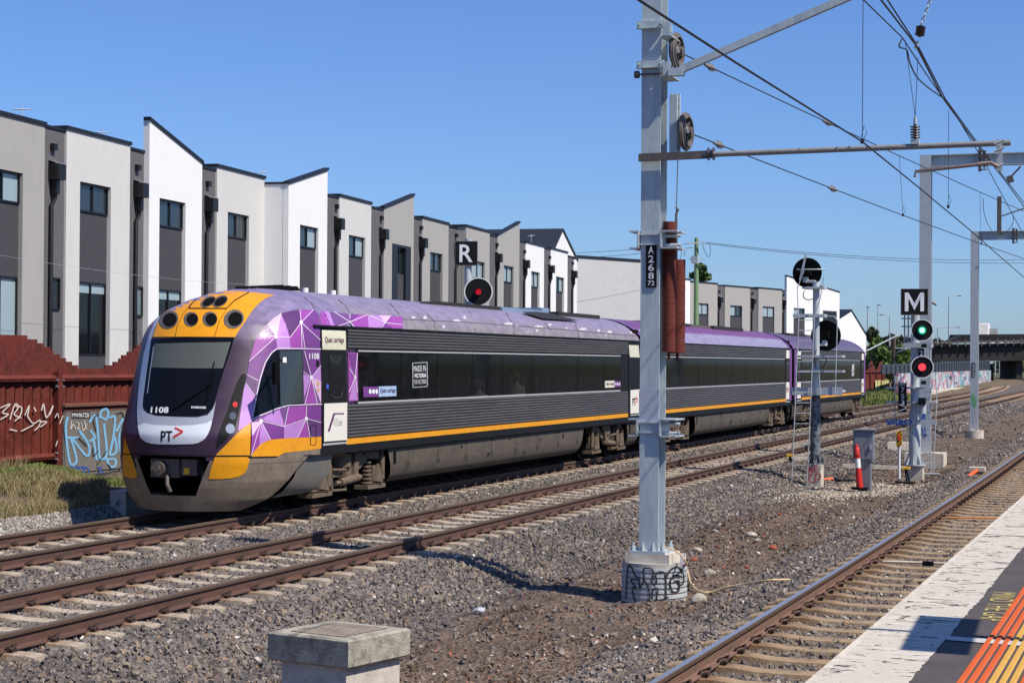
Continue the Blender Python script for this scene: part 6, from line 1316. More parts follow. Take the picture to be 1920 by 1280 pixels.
j3 = [at_y(x, y, g3.y-.3) for x, y in ((1900, 405), (1899, 418), (1890, 432), (1876, 440))]; wire("jumper_cable", smooth_pts(j3), .014, "curved jumper cable at the right edge above the far portal", "cable")
# chain bracket hanging from the second portal's beam
t = thing("strain_insulator", at_y(1896, 328, g2.y-.1), "small chain and clamp hanging from the near portal beam at right edge", "insulator")
mb = MB(); a, b = at_y(1914, 312, g2.y-.1), at_y(1897, 330, g2.y-.1); mb.tube([a, b], .03, 6); c = at_y(1894, 336, g2.y-.1); mb.obox(c, (.09, 0, .03), (0, .03, 0), (-.03, 0, .1)); mb.build("chain_clamp", M['steel_dark'], t)

# ------------------------------------------------------------------ signals
VX = Vector((1, 0, 0))
def facing(c): d = Vector((CAM.x-c.x+1.0, CAM.y-c.y-6, 0)).normalized(); return d
lens_g = mat("green_lens_lit", (.02, .3, .16), .2, 0, 0, emis=(.30, 1.0, .62), est=1.6); lens_gd = mat("green_lens_rim", (.01, .16, .09), .2, 0, 0, emis=(.0, .28, .14), est=.5)
lens_r = mat("red_lens_lit", (.4, .02, .03), .25, 0, .2, 60, emis=(1.0, .05, .07), est=1.0); lens_rd = mat("red_lens_dim", (.38, .01, .015), .25, 0, 0, emis=(.6, .0, .01), est=.5)
def target(c, r, n, par, m_l, rl, ring=True, hood=True, core=None):
    """round black backboard with white rim, hood and lens; n points to the driver"""
    mb = MB(); mb.cyl(c-n*.05, c, r*.97, 40); bo_ = mb.build("backboard", M['matblack'] if not ring else M['black'], par)
    if ring: mb = MB(); mb.ring(c-n*.06, n, r*.925, r, .075, 44); mb.build("white_rim", M['white_paint'], par)
    if m_l is not None:
        mb = MB(); mb.cyl(c, c+n*.02, rl, 24); lo = mb.build("lens", m_l, par)
        if core: mb = MB(); mb.cyl(c+n*.02, c+n*.03, rl*.62, 20); mb.build("lens_core", core, lo)
    if hood:
        a = n.cross(Z3).normalized(); mb = MB(); vs = []; k = 18
        for i in range(k+1):
            g = math.pi*(-.08)+math.pi*1.16*i/k; e = a*math.cos(g)+Z3*math.sin(g); vs += [c+e*rl*1.12, c+e*rl*1.12+n*.30*(.35+.65*max(0, math.sin(g)))]
        mb.smooth = True; mb.add(vs, [(2*i, 2*i+1, 2*i+3, 2*i+2) for i in range(k)]); mb.build("hood", M['matblack'], par)
    return bo_
# R signal behind the train
RX = -17.3; pc = at_x(897, 547, RX); t = thing("signal", (RX, pc.y, -.2), "red lit round signal under a square R board rising behind the train", "signal"); n = Vector((.30, -1, 0)).normalized()
top = at_y(878, 448, pc.y+.12); mb = MB(); mb.cyl((top.x, pc.y+.12, -.2), (top.x, pc.y+.12, top.z), .10, 16); mb.build("post", M['galv_light'], t)
k = (pc-CAM).dot(_f)/FPX
target(pc, 27*k, n, t, lens_rd, 5.6*k)
def board(cx, cy, w_, h, ch, n, par, dist_pt, chw, chh, off=.0):
    e = Vector((-n.y, n.x, 0)); mb = MB(); mb.obox(dist_pt, e*(w_/2), n*.012, Z3*(h/2)); b = mb.build("letter_board", M['black'], par)
    mb = MB(); p0 = dist_pt-e*(chw/2)-Z3*(chh/2)+n*.018; 
    if ch == "M":
        g_ = lambda x, y: p0+e*(chw*x)+Z3*(chh*y)
        for k_, pl_ in enumerate((((0, 0), (.19, 0), (.19, 1), (0, 1)), ((.81, 0), (1, 0), (1, 1), (.81, 1)), ((.19, 1), (.19, .70), (.5, .06), (.5, .42)), ((.81, 1), (.5, .42), (.5, .06), (.81, .70)))): mb.prism([g_(*q_) for q_ in pl_], n*.003)
    else: text(mb, ch, p0, e*chw, Z3*chh, (0, 0, 0), .012)
    mb.build("letter", M['letter'], b)
    mb = MB()
    for sx in (-1, 1): mb.obox(dist_pt+e*(sx*w_/2), e*.008, n*.02, Z3*(h/2+.008))
    for sz_ in (-1, 1): mb.obox(dist_pt+Z3*(sz_*h/2), e*(w_/2), n*.02, Z3*.008)
    mb.build("board_edge", M['steel_dark'], b); return b
rc = at_y(874, 475, pc.y); board(0, 0, 42*k, 45*k, "R", n, t, rc, 25*k, 33*k)
# twin signal with M board
S2 = at_z(1714, 897, -.42); t = thing("signal", (S2.x, S2.y, -.5), "trackside signal post with M board, green light over red light and MFT 753 plate", "signal"); k = (S2-CAM).dot(_f)/FPX; n2 = Vector((.16, -1, 0)).normalized()
fy = lambda px, py, d=0.0: at_y(px, py, S2.y+d)
mb = MB(); a = fy(1715, 870); b = fy(1717, 560); mb.tube([a, (a.x, a.y, fy(1715, 775).z), (a.x, a.y, fy(1715, 765).z), (a.x, a.y, b.z)], [.155, .155, .115, .115], 20); 
for g in range(8): e = Vector((math.cos(g*math.pi/4), math.sin(g*math.pi/4), 0)); mb.prism([a+e*.14, a+e*.27, a+e*.15+Z3*.28], e.cross(Z3)*.014)
mb.cyl(a-Z3*.03, a, .29, 20); mb.build("post", M['galv_light'], t)
mb = MB(); mb.box(a.x-.20, a.x+.22, S2.y-.15, S2.y+.3, -.8, a.z-.03); mb.build("footing", M['concrete_pale'], t)
target(fy(1729, 619, -.42), 20.5*k, n2, t, lens_gd, 8.2*k, core=lens_g); target(fy(1729, 688, -.42), 21*k, n2, t, lens_r, 7*k)
board(0, 0, 49*k, 48*k, "M", n2, t, fy(1714.5, 566, -.35), 35*k, 35*k)
mb = MB(); e2_ = Vector((-n2.y, n2.x, 0))
for py, x0, x1, h in ((647, 1695, 1748, 9), (727, 1662, 1750, 3.5), (754, 1662, 1757, 3.5)): p, q_ = fy(x0, py), fy(x1, py); mb = MB(); mb.obox((p+q_)/2, (q_-p)/2, (0, .18, 0), Z3*(h*k/2)); mb.build("platform_grating", M['galv_light'], t)
mb = MB(); p, q_ = fy(1661, 791, -.2), fy(1756, 791, -.2); mb.obox((p+q_)/2, (q_-p)/2, (0, .02, 0), Z3*(9*k/2)); tb = mb.build("toe_board", M['galv_light'], t)
mb = MB()
for l in ((1664, 787, 1668, 796, 1672, 787), (1675, 795, 1676, 786), (1680, 787, 1681, 796, 1684, 795), (1687, 796, 1687, 787, 1692, 790, 1688, 792, 1693, 796), (1700, 787, 1696, 790, 1700, 796), (1704, 788, 1709, 789, 1705, 796)): spray(mb, [(l[i], l[i+1]) for i in range(0, len(l), 2)], lambda a, b: fy(a, b, -.225), 2.4)
mb.build("blue_spray", M['spray_n'], tb)
mb = MB()
for px in (1676.5, 1744): mb.tube([fy(px, 650 if px > 1700 else 700, .15), fy(px+1.5, 890 if px > 1700 else 788, .15)], .014, 6)
mb.tube([fy(1757, 725, .15), fy(1750, 890, .15)], .014, 6)
for py in range(735, 890, 19): mb.tube([fy(1731, py, .15), fy(1751, py, .15)], .010, 5)
mb.tube([fy(1730, 888, .15), fy(1762, 888, .15)], .025, 6); mb.build("ladder", M['galv_light'], t)
mb = MB()
for cx, cy, w_, h in ((1729, 752, 6.5, 6.5), (1733, 648, 4, 3.2), (1732, 717, 4, 3.2)): p = fy(cx, cy, -.3); mb.obox(p, (w_*k, 0, 0), (0, .12, 0), (0, 0, h*k))
mb.build("lamp_box", M['black'], t)
mb = MB(); mb.cyl(fy(1730, 775, -.25), fy(1730, 756, -.25), .09, 12); mb.build("lamp_bracket", M['galv_light'], t)
mb = MB(); p = fy(1727, 661, -.3); mb.obox(p, (5.5*k, 0, 0), (0, .01, 0), (0, 0, 8*k)); nb_ = mb.build("number_plate", M['black'], t); mb = MB(); p0 = fy(1724, 666, -.32); text(mb, "2", p0, VX*6*k, Z3*9*k, (0, 0, 0), .008); mb.build("plate_letters", M['letter'], nb_)
p = fy(1692, 745, -.3); mb = MB(); mb.obox(p, (7.6*k, 0, 0), (0, .01, 0), (0, 0, 27.5*k)); nb_ = mb.build("number_plate", M['black'], t); mb = MB()
for s_, y1, x0, wd, hh in (("MFT", 724, 1687, 11, 5.5), ("7", 735.5, 1689.5, 6, 9), ("5", 747, 1689.5, 6, 9), ("3", 758.5, 1689.5, 6, 9)): text(mb, s_, fy(x0, y1, -.315), VX*wd*k, Z3*hh*k, (0, 0, 0), .008)
spray(mb, [(1686, 758), (1699, 764), (1686, 770)], lambda a, b: fy(a, b, -.316), 1.2); mb.build("plate_letters", M['letter'], nb_)
mb = MB(); mb.tube([fy(1696, 650, .1), fy(1696, 590, .1)], .02, 6); mb.tube([fy(1703, 650, .1), fy(1703, 590, .1)], .02, 6)
for py in (597, 612): mb.tube([fy(1690, py, .1), fy(1712, py, .1)], .02, 6)
mb.build("guard_frame", M['galv_light'], t)
# black backed signal seen from behind
S1 = at_z(1528, 905, -.45); t = thing("signal", (S1.x, S1.y, -.5), "signal post seen from behind with two black discs and a long ladder", "signal"); k = (S1-CAM).dot(_f)/FPX; fy = lambda px, py, d=0.0: at_y(px, py, S1.y+d); nb = Vector((.12, 1, 0)).normalized()
mb = MB(); a = fy(1529, 866); mb.tube([a, (a.x, a.y, fy(1529, 742).z)], [.135, .12], 20)
for g in range(8): e = Vector((math.cos(g*math.pi/4), math.sin(g*math.pi/4), 0)); mb.prism([a+e*.12, a+e*.22, a+e*.13+Z3*.25], e.cross(Z3)*.014)
mb.cyl(a-Z3*.05, a, .22, 4); mb.build("post", mat("sprayed_post", C(120, 126, 130), .55, .2, .35, 6, col2=C(60, 62, 66), mixlo=.48, mixhi=.56), t)
mb = MB(); mb.tube([(a.x, a.y, fy(1529, 742).z), (a.x, a.y, fy(1529, 528).z)], [.09, .085], 18); mb.build("upper_post", M['galv_light'], t)
mb = MB(); p, q_ = fy(1515, 908), fy(1541, 872); mb.box(p.x, q_.x+.0, S1.y-.18, S1.y+.3, -.85, q_.z); ft = mb.build("footing", M['concrete_pale'], t)
mb = MB()
for l in ((1517, 888, 1517, 875, 1522, 887, 1523, 874), (1532, 874, 1527, 875, 1528, 885, 1534, 883), (1527, 880, 1533, 878), (1525, 890, 1518, 891, 1518, 902, 1526, 903), (1528, 905, 1530, 889, 1538, 889, 1537, 897, 1530, 898)): spray(mb, [(l[i], l[i+1]) for i in range(0, len(l), 2)], lambda a, b: fy(a, b, -.185), 1.7)
mb.build("red_graffiti", M['spray_r'], ft)
for cx, cy, r in ((1513, 511, 29), (1548, 629, 29.5)):
    c = fy(cx, cy, .25); target(c+nb*.05, r*k, nb, t, None, 7*k, ring=False, hood=False)
    mb = MB(); mb.obox(c-nb*.10, (8.5*k, 0, 0), (0, .1, 0), (0, 0, 8*k)); mb.obox(c-nb*.12-Z3*5*k, (10*k, 0, 0), (0, .12, 0), (0, 0, 1.2*k)); mb.build("lamp_case", M['matblack'], t)
    mb = MB(); mb.cyl(c-nb*.1-Z3*19*k, c-nb*.1-Z3*9*k, 5.5*k, 12); mb.tube([c-nb*.1-Z3*17*k, fy(1529, cy+17)], .035, 8); mb.build("lamp_bracket", M['galv_light'], t)
mb = MB()
for py, x0, x1, h in ((592, 1490, 1548, 6), (668, 1495, 1582, 4), (696, 1495, 1582, 4), (540, 1507, 1548, 4)): p, q_ = fy(x0, py), fy(x1, py); mb = MB(); mb.obox((p+q_)/2, (q_-p)/2, (0, .25, 0), Z3*(h*k/2)); mb.build("platform_grating", M['galv_light'], t)
mb = MB(); p, q_ = fy(1486, 733), fy(1582, 733); mb.obox((p+q_)/2, (q_-p)/2, (0, .3, 0), Z3*(2*k)); mb.obox((p+q_)/2+Vector((0, -.3, 0)), (q_-p)/2, (0, .012, 0), Z3*(7*k)); mb.obox(q_+Vector((-.15, -.3, 0)), (.16, 0, 0), (0, .014, 0), Z3*(7.5*k)); mb.build("platform_grating", M['galv_light'], t)
mb = MB()
for l in ((1498, 592, 1484, 915), (1527, 592, 1513, 912), (1497, 592, 1495, 540, 1508, 505), (1524, 600, 1538, 560, 1545, 520), (1566, 738, 1570, 600, 1564, 593, 1545, 592), (1536, 700, 1538, 742)): mb.tube([fy(l[i], l[i+1], -.35) for i in range(0, len(l), 2)], .013, 6)
for i in range(17): f = i/16; y = 600+310*f; mb.tube([fy(1498-14*f, y, -.35), fy(1527-14*f, y, -.35)], .010, 5)
mb.tube([fy(1494+29*(1-math.cos(g))*.95, 502+3-7*math.sin(g)*.0, -.05-.3*math.sin(g)) for g in np.linspace(0, math.pi, 12)], .018, 6); mb.beam(fy(1500, 525, -.3), fy(1511, 478, -.3), .05, .02, (0, 1, 0)); mb.build("ladder", M['galv_light'], t)
mb = MB()
for l in ((1508, 545, 1506, 556, 1514, 562, 1524, 560), (1530, 690, 1527, 670, 1531, 655), (1541, 690, 1548, 680, 1549, 665)): mb.tube(smooth_pts([fy(l[i], l[i+1], -.12) for i in range(0, len(l), 2)]), .012, 5)
mb.build("signal_cable", M['black'], t)
# ground cabinet, bollard, marker post, footstep, small equipment
g = at_z(1620, 915, -.46); k = (g-CAM).dot(_f)/FPX; fy = lambda px, py, d=0.0: at_y(px, py, g.y+d); t = thing("equipment_cabinet", (g.x, g.y, -.5), "grey metal equipment box on a pedestal behind the red and white bollard", "cabinet")
M['cab2'] = mat("cabinet_blue_grey", C(128, 132, 140, .85), .5, .1, .08, 3); p, q_ = fy(1600, 862), fy(1637, 807)
mb = MB(); mb.box(p.x, q_.x, g.y-.05, g.y+.32, p.z, q_.z); mb.box(p.x-.03, q_.x+.05, g.y-.1, g.y+.36, q_.z, q_.z+.03); bd = mb.build("box", M['cab2'], t)
mb = MB(); mb.box(p.x+.04, q_.x-.05, g.y-.065, g.y-.05, p.z+.04, q_.z-.04); dr = mb.build("door", M['cab2'], bd); mb = MB(); h_ = fy(1632, 838, -.1); mb.box(h_.x-.02, h_.x+.02, g.y-.10, g.y-.065, h_.z-.06, h_.z+.06); mb.build("handle", M['galv_light'], dr)
a, b = fy(1610, 915), fy(1632, 862); mb = MB(); mb.box(a.x, b.x, g.y+.0, g.y+.25, -.7, b.z); mb.build("pedestal", M['cab2'], t)
g = at_z(1611, 916, -.47); fy = lambda px, py, d=0.0: at_y(px, py, g.y+d); t = thing("bollard", (g.x, g.y, -.47), "leaning red and white plastic bollard in front of the grey equipment box", "bollard")
A, B = fy(1612, 914), fy(1606, 838); mb = MB(); mb.tube([A, A.lerp(B, .49)], [.085, .07], 16); mb.tube([A.lerp(B, .72), A.lerp(B, .80), A.lerp(B, .81), A.lerp(B, .82), A.lerp(B, .97), B], [.064, .064, .073, .068, .066, .05], 16); mb.tube([B, B.lerp(A, -.03), B.lerp(A, -.08)], [.03, .034, .02], 10); mb.build("tube", M['red'], t)
mb = MB(); mb.tube([A.lerp(B, .49), A.lerp(B, .72)], [.069, .0645], 16); mb.build("white_band", M['white_paint'], t); mb = MB(); mb.cyl(A-Z3*.04, A+Z3*.01, .2, 18); mb.build("rubber_foot", M['matblack'], t)
g = at_z(1685, 893, -.42); fy = lambda px, py, d=0.0: at_y(px, py, g.y+d); t = thing("marker_post", (g.x, g.y, -.42), "white marker post topped by an orange and yellow striped plate", "marker post")
mb = MB(); mb.cyl(fy(1686, 897), fy(1686, 836), .036, 12); mb.build("post", M['white_paint'], t); p, q_ = fy(1680.5, 836, -.05), fy(1691.5, 808, -.05); mb = MB(); mb.box(p.x, q_.x, g.y-.055, g.y-.045, p.z, q_.z); pl = mb.build("striped_plate", M['yellow'], t)
mb = MB(); f_ = lambda a, b: fy(a, b, -.06)
for y in (811, 818, 826, 833): spray(mb, [(1682, y+4), (1690, y-4)], f_, 2.0)
mb.build("stripes", M['black'], pl); mb = MB(); p, q_ = fy(1683.5, 825, -.062), fy(1689, 815, -.062); mb.box(p.x, q_.x, g.y-.066, g.y-.062, p.z, q_.z); mb.build("reflector", mat("red_reflector", C(236, 70, 30), .4), pl)
for gx, gy, lab in ((1697, 906, "yellow topped foot rest beside the twin signal's footing"), (1480, 882, "yellow topped foot rest left of the long ladder")):
    g = at_z(gx, gy, -.46); k = (g-CAM).dot(_f)/FPX; t = thing("foot_rest", g, lab, "track fitting"); mb = MB(); mb.box(g.x-.07, g.x+.12, g.y-.1, g.y+.1, g.z+27*k, g.z+31*k); mb.build("top", M['yellow'], t); mb = MB(); mb.tube([(g.x+.05, g.y, g.z), (g.x, g.y, g.z+27*k)], .02, 6); mb.tube([(g.x+.12, g.y, g.z+.02), (g.x+.03, g.y, g.z+27*k)], .02, 6); mb.obox((g.x, g.y, g.z+.02), (.25, 0, 0), (0, .04, 0), (0, 0, .02)); mb.build("stand", M['matblack'], t)
# concrete junction pit in the foreground
zt_ = .30; pc4 = [at_z(x, y, zt_) for x, y in ((503, 1187), (674, 1203), (762, 1176), (607, 1157))]
a, b, c, d = pc4; cen = (a+b+c+d)/4; ex = ((b-a)+(c-d))/2; ey = ((d-a)+(c-b))/2; ang = math.atan2(ex.y, ex.x); ux = Vector((math.cos(ang), math.sin(ang), 0)); uy = Vector((-ux.y, ux.x, 0)); hx_, hy_ = ex.length/2*.92, abs(ey.dot(uy))/2*.9
M['pit_lid'] = M['concrete_old']; t = thing("concrete_pit", (cen.x, cen.y, -.4), "square mossy concrete pit with an overhanging lid beside the near rail", "concrete pit")
lidh = .235
def bev(mb, c, hx, hy, z0, z1, r=.012):
    vs = []
    for z, e in ((z0, r), (z0+r, 0), (z1-r, 0), (z1, r)):
        for sx, sy_ in ((-1, -1), (1, -1), (1, 1), (-1, 1)): vs.append(Vector((c.x, c.y, z))+ux*(sx*(hx-e))+uy*(sy_*(hy-e)))
    fs = [(3, 2, 1, 0), (12, 13, 14, 15)]
    for i in range(3):
        for k in range(4): fs.append((4*i+k, 4*i+(k+1) % 4, 4*i+4+(k+1) % 4, 4*i+4+k))
    mb.add(vs, fs)
mb = MB(); bev(mb, cen, hx_, hy_, zt_-lidh, zt_, .015); ld = mb.build("lid", M['pit_lid'], t)
mb = MB(); bev(mb, cen, hx_*.62, hy_*.68, zt_-.05, zt_+.004, .003); ins = mb.build("inset_cover", mat("inset_concrete", C(158, 146, 130, .85), .9, 0, .22, 4, .4, 40, col2=C(122, 106, 92, .85)), ld)
mb = MB()
for sx in (-1, 1): mb.obox(Vector((cen.x, cen.y, zt_+.001))+ux*(sx*hx_*.63), ux*.012, uy*hy_*.70, Z3*.002)
for sy_ in (-1, 1): mb.obox(Vector((cen.x, cen.y, zt_+.001))+uy*(sy_*hy_*.69), ux*hx_*.64, uy*.012, Z3*.002)
for f in np.linspace(-.8, .8, 9): mb.obox(Vector((cen.x, cen.y, zt_+.004))+uy*(f*hy_*.68), ux*hx_*.6, uy*.003, Z3*.001)
mb.build("cover_gap", mat("rusty_gap", C(92, 60, 46, .8), .9, 0, .3, 12), ld)
mb = MB(); bev(mb, cen+ux*.02, hx_*.80, hy_*.86, -.6, zt_-lidh, .004); mb.build("chamber", mat("pale_pit_wall", C(206, 196, 184, .85), .9, 0, .16, 3, .15, 40, col2=C(170, 164, 156, .85)), t)
# small things lying about
def rock(name, px, py, r, m, label, seed):
    p = gpt(px, py); rs = random.Random(seed); bm = bmesh.new(); bmesh.ops.create_icosphere(bm, subdivisions=2, radius=r)
    for v in bm.verts: n_ = v.co.normalized(); s = 1+.45*(vnoise(np.array([n_.x*1.7+seed]), np.array([n_.y*1.7+n_.z*2]))[0]); v.co = Vector((v.co.x*s*1.2, v.co.y*s*.9, v.co.z*s*.75+r*.35))
    me = bpy.data.meshes.new(name); bm.to_mesh(me); bm.free(); me.materials.append(m); o = bpy.data.objects.new(name, me); COL.objects.link(o); o.location = p; o.rotation_euler = (0, 0, rs.uniform(0, 3)); return tag(o, label, "rock")
M['rockp'] = mat("pale_rock", C(190, 178, 160, .85), .9, 0, .2, 9, .5, 60); M['brick'] = mat("brick_red_fragment", C(166, 84, 62, .85), .9, 0, .2, 20, .3, 80)
rock("pale_rock", 1409, 1005, .085, M['rockp'], "largest pale rock on the dirt right of the foreground mast", 1); rock("pale_rock", 1308, 1034, .075, M['rockp'], "pale rock on the dirt just right of the mast's base", 2); rock("dark_rock", 1330, 1078, .085, M['concrete_old'], "dark rounded stone right of the cream cable's start", 3); rock("dark_rock", 1420, 1016, .06, M['concrete_old'], "dull grey stone beside the largest pale rock", 8); rock("dark_rock", 1310, 1130, .11, M['concrete_old'], "flat grey stone lying below the cream cable", 9)
for i, (x, y, r, lab) in enumerate(((1301, 1052, .05, "brick red fragment right of the mast's pedestal"), (1450, 1029, .06, "flat brick red fragment below the largest pale rock"), (1352, 950, .06, "brick red fragment near the empty track's shoulder"), (1461, 965, .045, "small brick red fragment in the middle of the dirt"), (1400, 1064, .035, "tiny brick red chip near the polished rail"))): rock("brick_fragment", x, y, r, M['brick'], lab, 20+i)
g = gpt(1836, 890); k = (g-CAM).dot(_f)/FPX; t = thing("track_box", g, "small grey track connection box with an orange conduit beside the polished rail", "track fitting"); mb = MB(); mb.box(g.x-.25, g.x+.15, g.y-.2, g.y+.2, g.z+.1, g.z+.2); mb.box(g.x-.2, g.x+.1, g.y-.1, g.y+.1, g.z-.1, g.z+.1); mb.build("box", M['concrete_pale'], t); mb = MB(); mb.tube([(g.x-.05, g.y-.2, g.z+.12), (g.x-.1, g.y-.5, g.z+.08), (g.x-.2, g.y-.9, g.z)], .05, 8); mb.build("conduit", M['orange'], t)
p = gpt(1546, 903); mb = MB(); mb.tube([p+Vector((-.1, -.1, .06)), p+Vector((.2, .15, .08))], .04, 10); tag(mb.build("conduit_stub", M['orange']), "short orange conduit stub beside the red sprayed footing", "conduit")
mb = MB(); p0, p1 = at_z(1779, 970, -.12), at_z(1880, 971, -.12); mb.tube([p0, p1], .014, 8); tag(mb.build("orange_cable", mat("dull_orange", C(206, 130, 60, .8), .6)), "thin orange cable crossing the platform track", "cable")
p0, p1 = at_z(1655, 1052, -.10), at_z(1790, 1056, -.10); t = thing("track_rod", (p0+p1)/2, "pale cross bar with a black clamp lying between the platform track's rails", "track fitting"); mb = MB(); mb.tube([p0, p1], .015, 8); mb.build("bar", M['concrete_pale'], t); mb = MB(); c = at_z(1740, 1056, -.10); mb.obox(c, (.07, .01, 0), (0, .05, 0), (0, 0, .028)); mb.build("clamp", M['matblack'], t)
M['plastic'] = mat("white_plastic_scrap", C(196, 202, 212, .7), .5, 0, .1, 9)
for x, y, m_, lab, a in ((897, 1153, M['plastic'], "white plastic scrap on the ballast right of the concrete pit", .075), (1368, 929, mat("blue_scrap", C(90, 160, 220), .5), "tiny blue plastic scrap beyond the mast", .06)):
    p = gpt(x, y); mb = MB(); mb.add([p+Vector((-a, -.02, .04)), p+Vector((-a*.2, -.03, .07)), p+Vector((a, 0, .05)), p+Vector((a*.9, .06, .09)), p+Vector((-a*.1, .06, .10)), p+Vector((-a*.9, .05, .08))], [(0, 1, 4, 5), (1, 2, 3, 4)]); tag(mb.build("plastic_scrap", m_), lab, "litter")
mb = MB()
for (x0, y0, x1, y1) in ((1575, 876, 1690, 880), (1480, 866, 1530, 862)):
    a, b = gpt(x0, y0), gpt(x1, y1); mb = MB(); mb.beam(a+Z3*.05, b+Z3*.05, .3, .12); tag(mb.build("concrete_slab", M['concrete']), "weathered cable trough slab lying %s" % ("behind the bollard and marker post" if x0 > 1500 else "behind the long ladder"), "concrete slab")
a, b = gpt(1667, 845), gpt(1712, 845); mb = MB(); mb.obox((a+b)/2+Z3*.12, (b-a)/2, (0, .4, 0), (0, 0, .2)); tag(mb.build("concrete_slab", M['concrete']), "broad concrete slab behind the twin signal's post", "concrete slab")

# ------------------------------------------------------------------ power pole and lines
gp0 = at_d(1305, 660, 150); t = thing("power_pole", gp0, "green treated timber power pole rising behind the train", "power pole"); topp = at_d(1306, 446, 150); kk = 150/FPX
mb = MB(); mb.tube([gp0-Z3*2, topp], [.24, .17], 12); mb.build("pole", mat("green_pole", C(128, 158, 116, .8), .8, 0, .12, 1.5), t)
mb = MB(); a, b = at_d(1288, 456, 149.6), at_d(1324, 455, 149.6); mb.beam(a, b, .12, .12); a, b = at_d(1293, 486, 149.6), at_d(1322, 487, 149.6); mb.beam(a, b, .1, .1); mb.obox(at_d(1303, 487, 149.5), (.28, 0, 0), (0, .2, 0), (0, 0, .3)); mb.build("crossarm", M['galv_light'], t)
mb = MB()
for l in ((1317, 457, 1321, 470, 1328, 482, 1332, 472, 1331, 458), (1276, 458, 1278, 472, 1276, 486), (1285, 466, 1283, 480)): mb.tube(smooth_pts([at_d(l[i], l[i+1], 149.5) for i in range(0, len(l), 2)]), .02, 4)
mb.build("service_wires", M['wire'], t)
for i, (x0, y0, x1, y1, lab) in enumerate(((1318, 454, 1920, 487, "upper power line running right from the green pole"), (1318, 456, 1920, 493, "lower power line running right from the green pole"), (1300, 456, 1082, 474, "power line running left from the green pole over the blank wall"), (1300, 464, 1082, 484, "lower power line running left over the blank wall's edge"))):
    a, b = at_d(x0, y0, 150), at_d(x1, y1, 150+30); wire("power_line", sag(a, b, .5 if x1 > x0 else .1), .022, lab, "power line")
a, b = at_d(1080, 566, 112), at_d(1215, 540, 140); wire("power_line", sag(a, b, .05), .012, "thin service line across the big blank wall", "power line")
a, b = F1.p(-9, at_d(-40, 470, 48).z, 1.5), F1.p(30, 3.4, 1.6); a, b = at_pl(-20, 475, F1.o+F1.n*1.2, F1.n), at_pl(500, 535, F1.o+F1.n*1.2, F1.n); mb = MB(); mb.tube(sag(a, b, .15), .004, 4); tag(mb.build("power_line", M['galv_light'], base=a), "faint pale service line strung across the nearest townhouse walls", "power line")

# ------------------------------------------------------------------ far end : graffiti wall, bridge, silos, lamps
def graffiti_mat():
    m = bpy.data.materials.new("graffiti_wall_paint"); m.use_nodes = True; t = m.node_tree; N = t.nodes; L = t.links; p = N["Principled BSDF"]; p.inputs["Roughness"].default_value = .8
    tc = N.new("ShaderNodeNewGeometry"); mp = N.new("ShaderNodeMapping"); mp.inputs["Scale"].default_value = (.0, .28, .9); L.new(tc.outputs["Position"], mp.inputs["Vector"])
    n = N.new("ShaderNodeTexNoise"); n.inputs["Scale"].default_value = 1.1; n.inputs["Detail"].default_value = 4; L.new(mp.outputs[0], n.inputs["Vector"])
    ma = N.new("ShaderNodeVectorMath"); ma.operation = 'MULTIPLY_ADD'; L.new(n.outputs["Color"], ma.inputs[0]); ma.inputs[1].default_value = (1.5, 1.5, 1.5); L.new(mp.outputs[0], ma.inputs[2])
    v = N.new("ShaderNodeTexVoronoi"); v.inputs["Scale"].default_value = 2.3; L.new(ma.outputs[0], v.inputs["Vector"]); s = N.new("ShaderNodeSeparateColor"); L.new(v.outputs["Color"], s.inputs[0])
    r = N.new("ShaderNodeValToRGB"); r.color_ramp.interpolation = 'CONSTANT'; cols = [(0, (150, 200, 214)), (.12, (214, 214, 220)), (.3, (196, 130, 160)), (.38, (190, 196, 206)), (.5, (90, 176, 176)), (.6, (226, 224, 224)), (.72, (126, 120, 168)), (.8, (214, 150, 150)), (.88, (80, 82, 96)), (.93, (200, 206, 200))]; e = r.color_ramp.elements
    while len(e) < len(cols): e.new(.5)
    for el, (q_, c) in zip(e, cols): el.position = q_; el.color = (*C(*c, .62), 1)
    L.new(s.outputs[0], r.inputs[0]); L.new(r.outputs[0], p.inputs["Base Color"]); return m
w0 = at_z(1690, 744, 0); w1 = at_z(1858, 719, 0); wd = (w1-w0); t = thing("graffiti_wall", (w0+w1)/2, "long concrete wall covered with colourful graffiti under dark fence panels", "wall"); un = Vector((wd.y, -wd.x, 0)).normalized()
def wl(f, z, o=0.0): return w0+wd*f+Z3*z+un*o
mb = MB(); mb.prism([wl(-.02, -.2, -.3), wl(1, -.2, -.3), wl(1, 1.85, -.3), wl(-.02, 1.85, -.3)], un*.3); wall_ = mb.build("wall", graffiti_mat(), t)
mb = MB(); mb.prism([wl(-.1, 1.85, -.26), wl(1, 1.85, -.26), wl(1, 3.25, -.26), wl(-.1, 2.55, -.26)], un*.1); mb.build("dark_panels", mat("dark_panel_fence", C(58, 66, 74, .85), .7, .1, .1, 1), t)
mb = MB()
for f in np.linspace(-.08, .98, 40): mb.prism([wl(f, 1.87, -.165), wl(f+.004, 1.87, -.165), wl(f+.004, 2.5+.65*f, -.165), wl(f, 2.5+.65*f, -.165)], un*.06)
mb.build("panel_posts", M['cop'], t)
mb = MB(); mb.prism([wl(-.02, -.1, .0), wl(1, -.1, .0), wl(1, .16, .0), wl(-.02, .16, .0)], un*.5); mb.build("footing", M['concrete_pale'], t)
ye = at_z(1664, 745, .1); mb = MB()
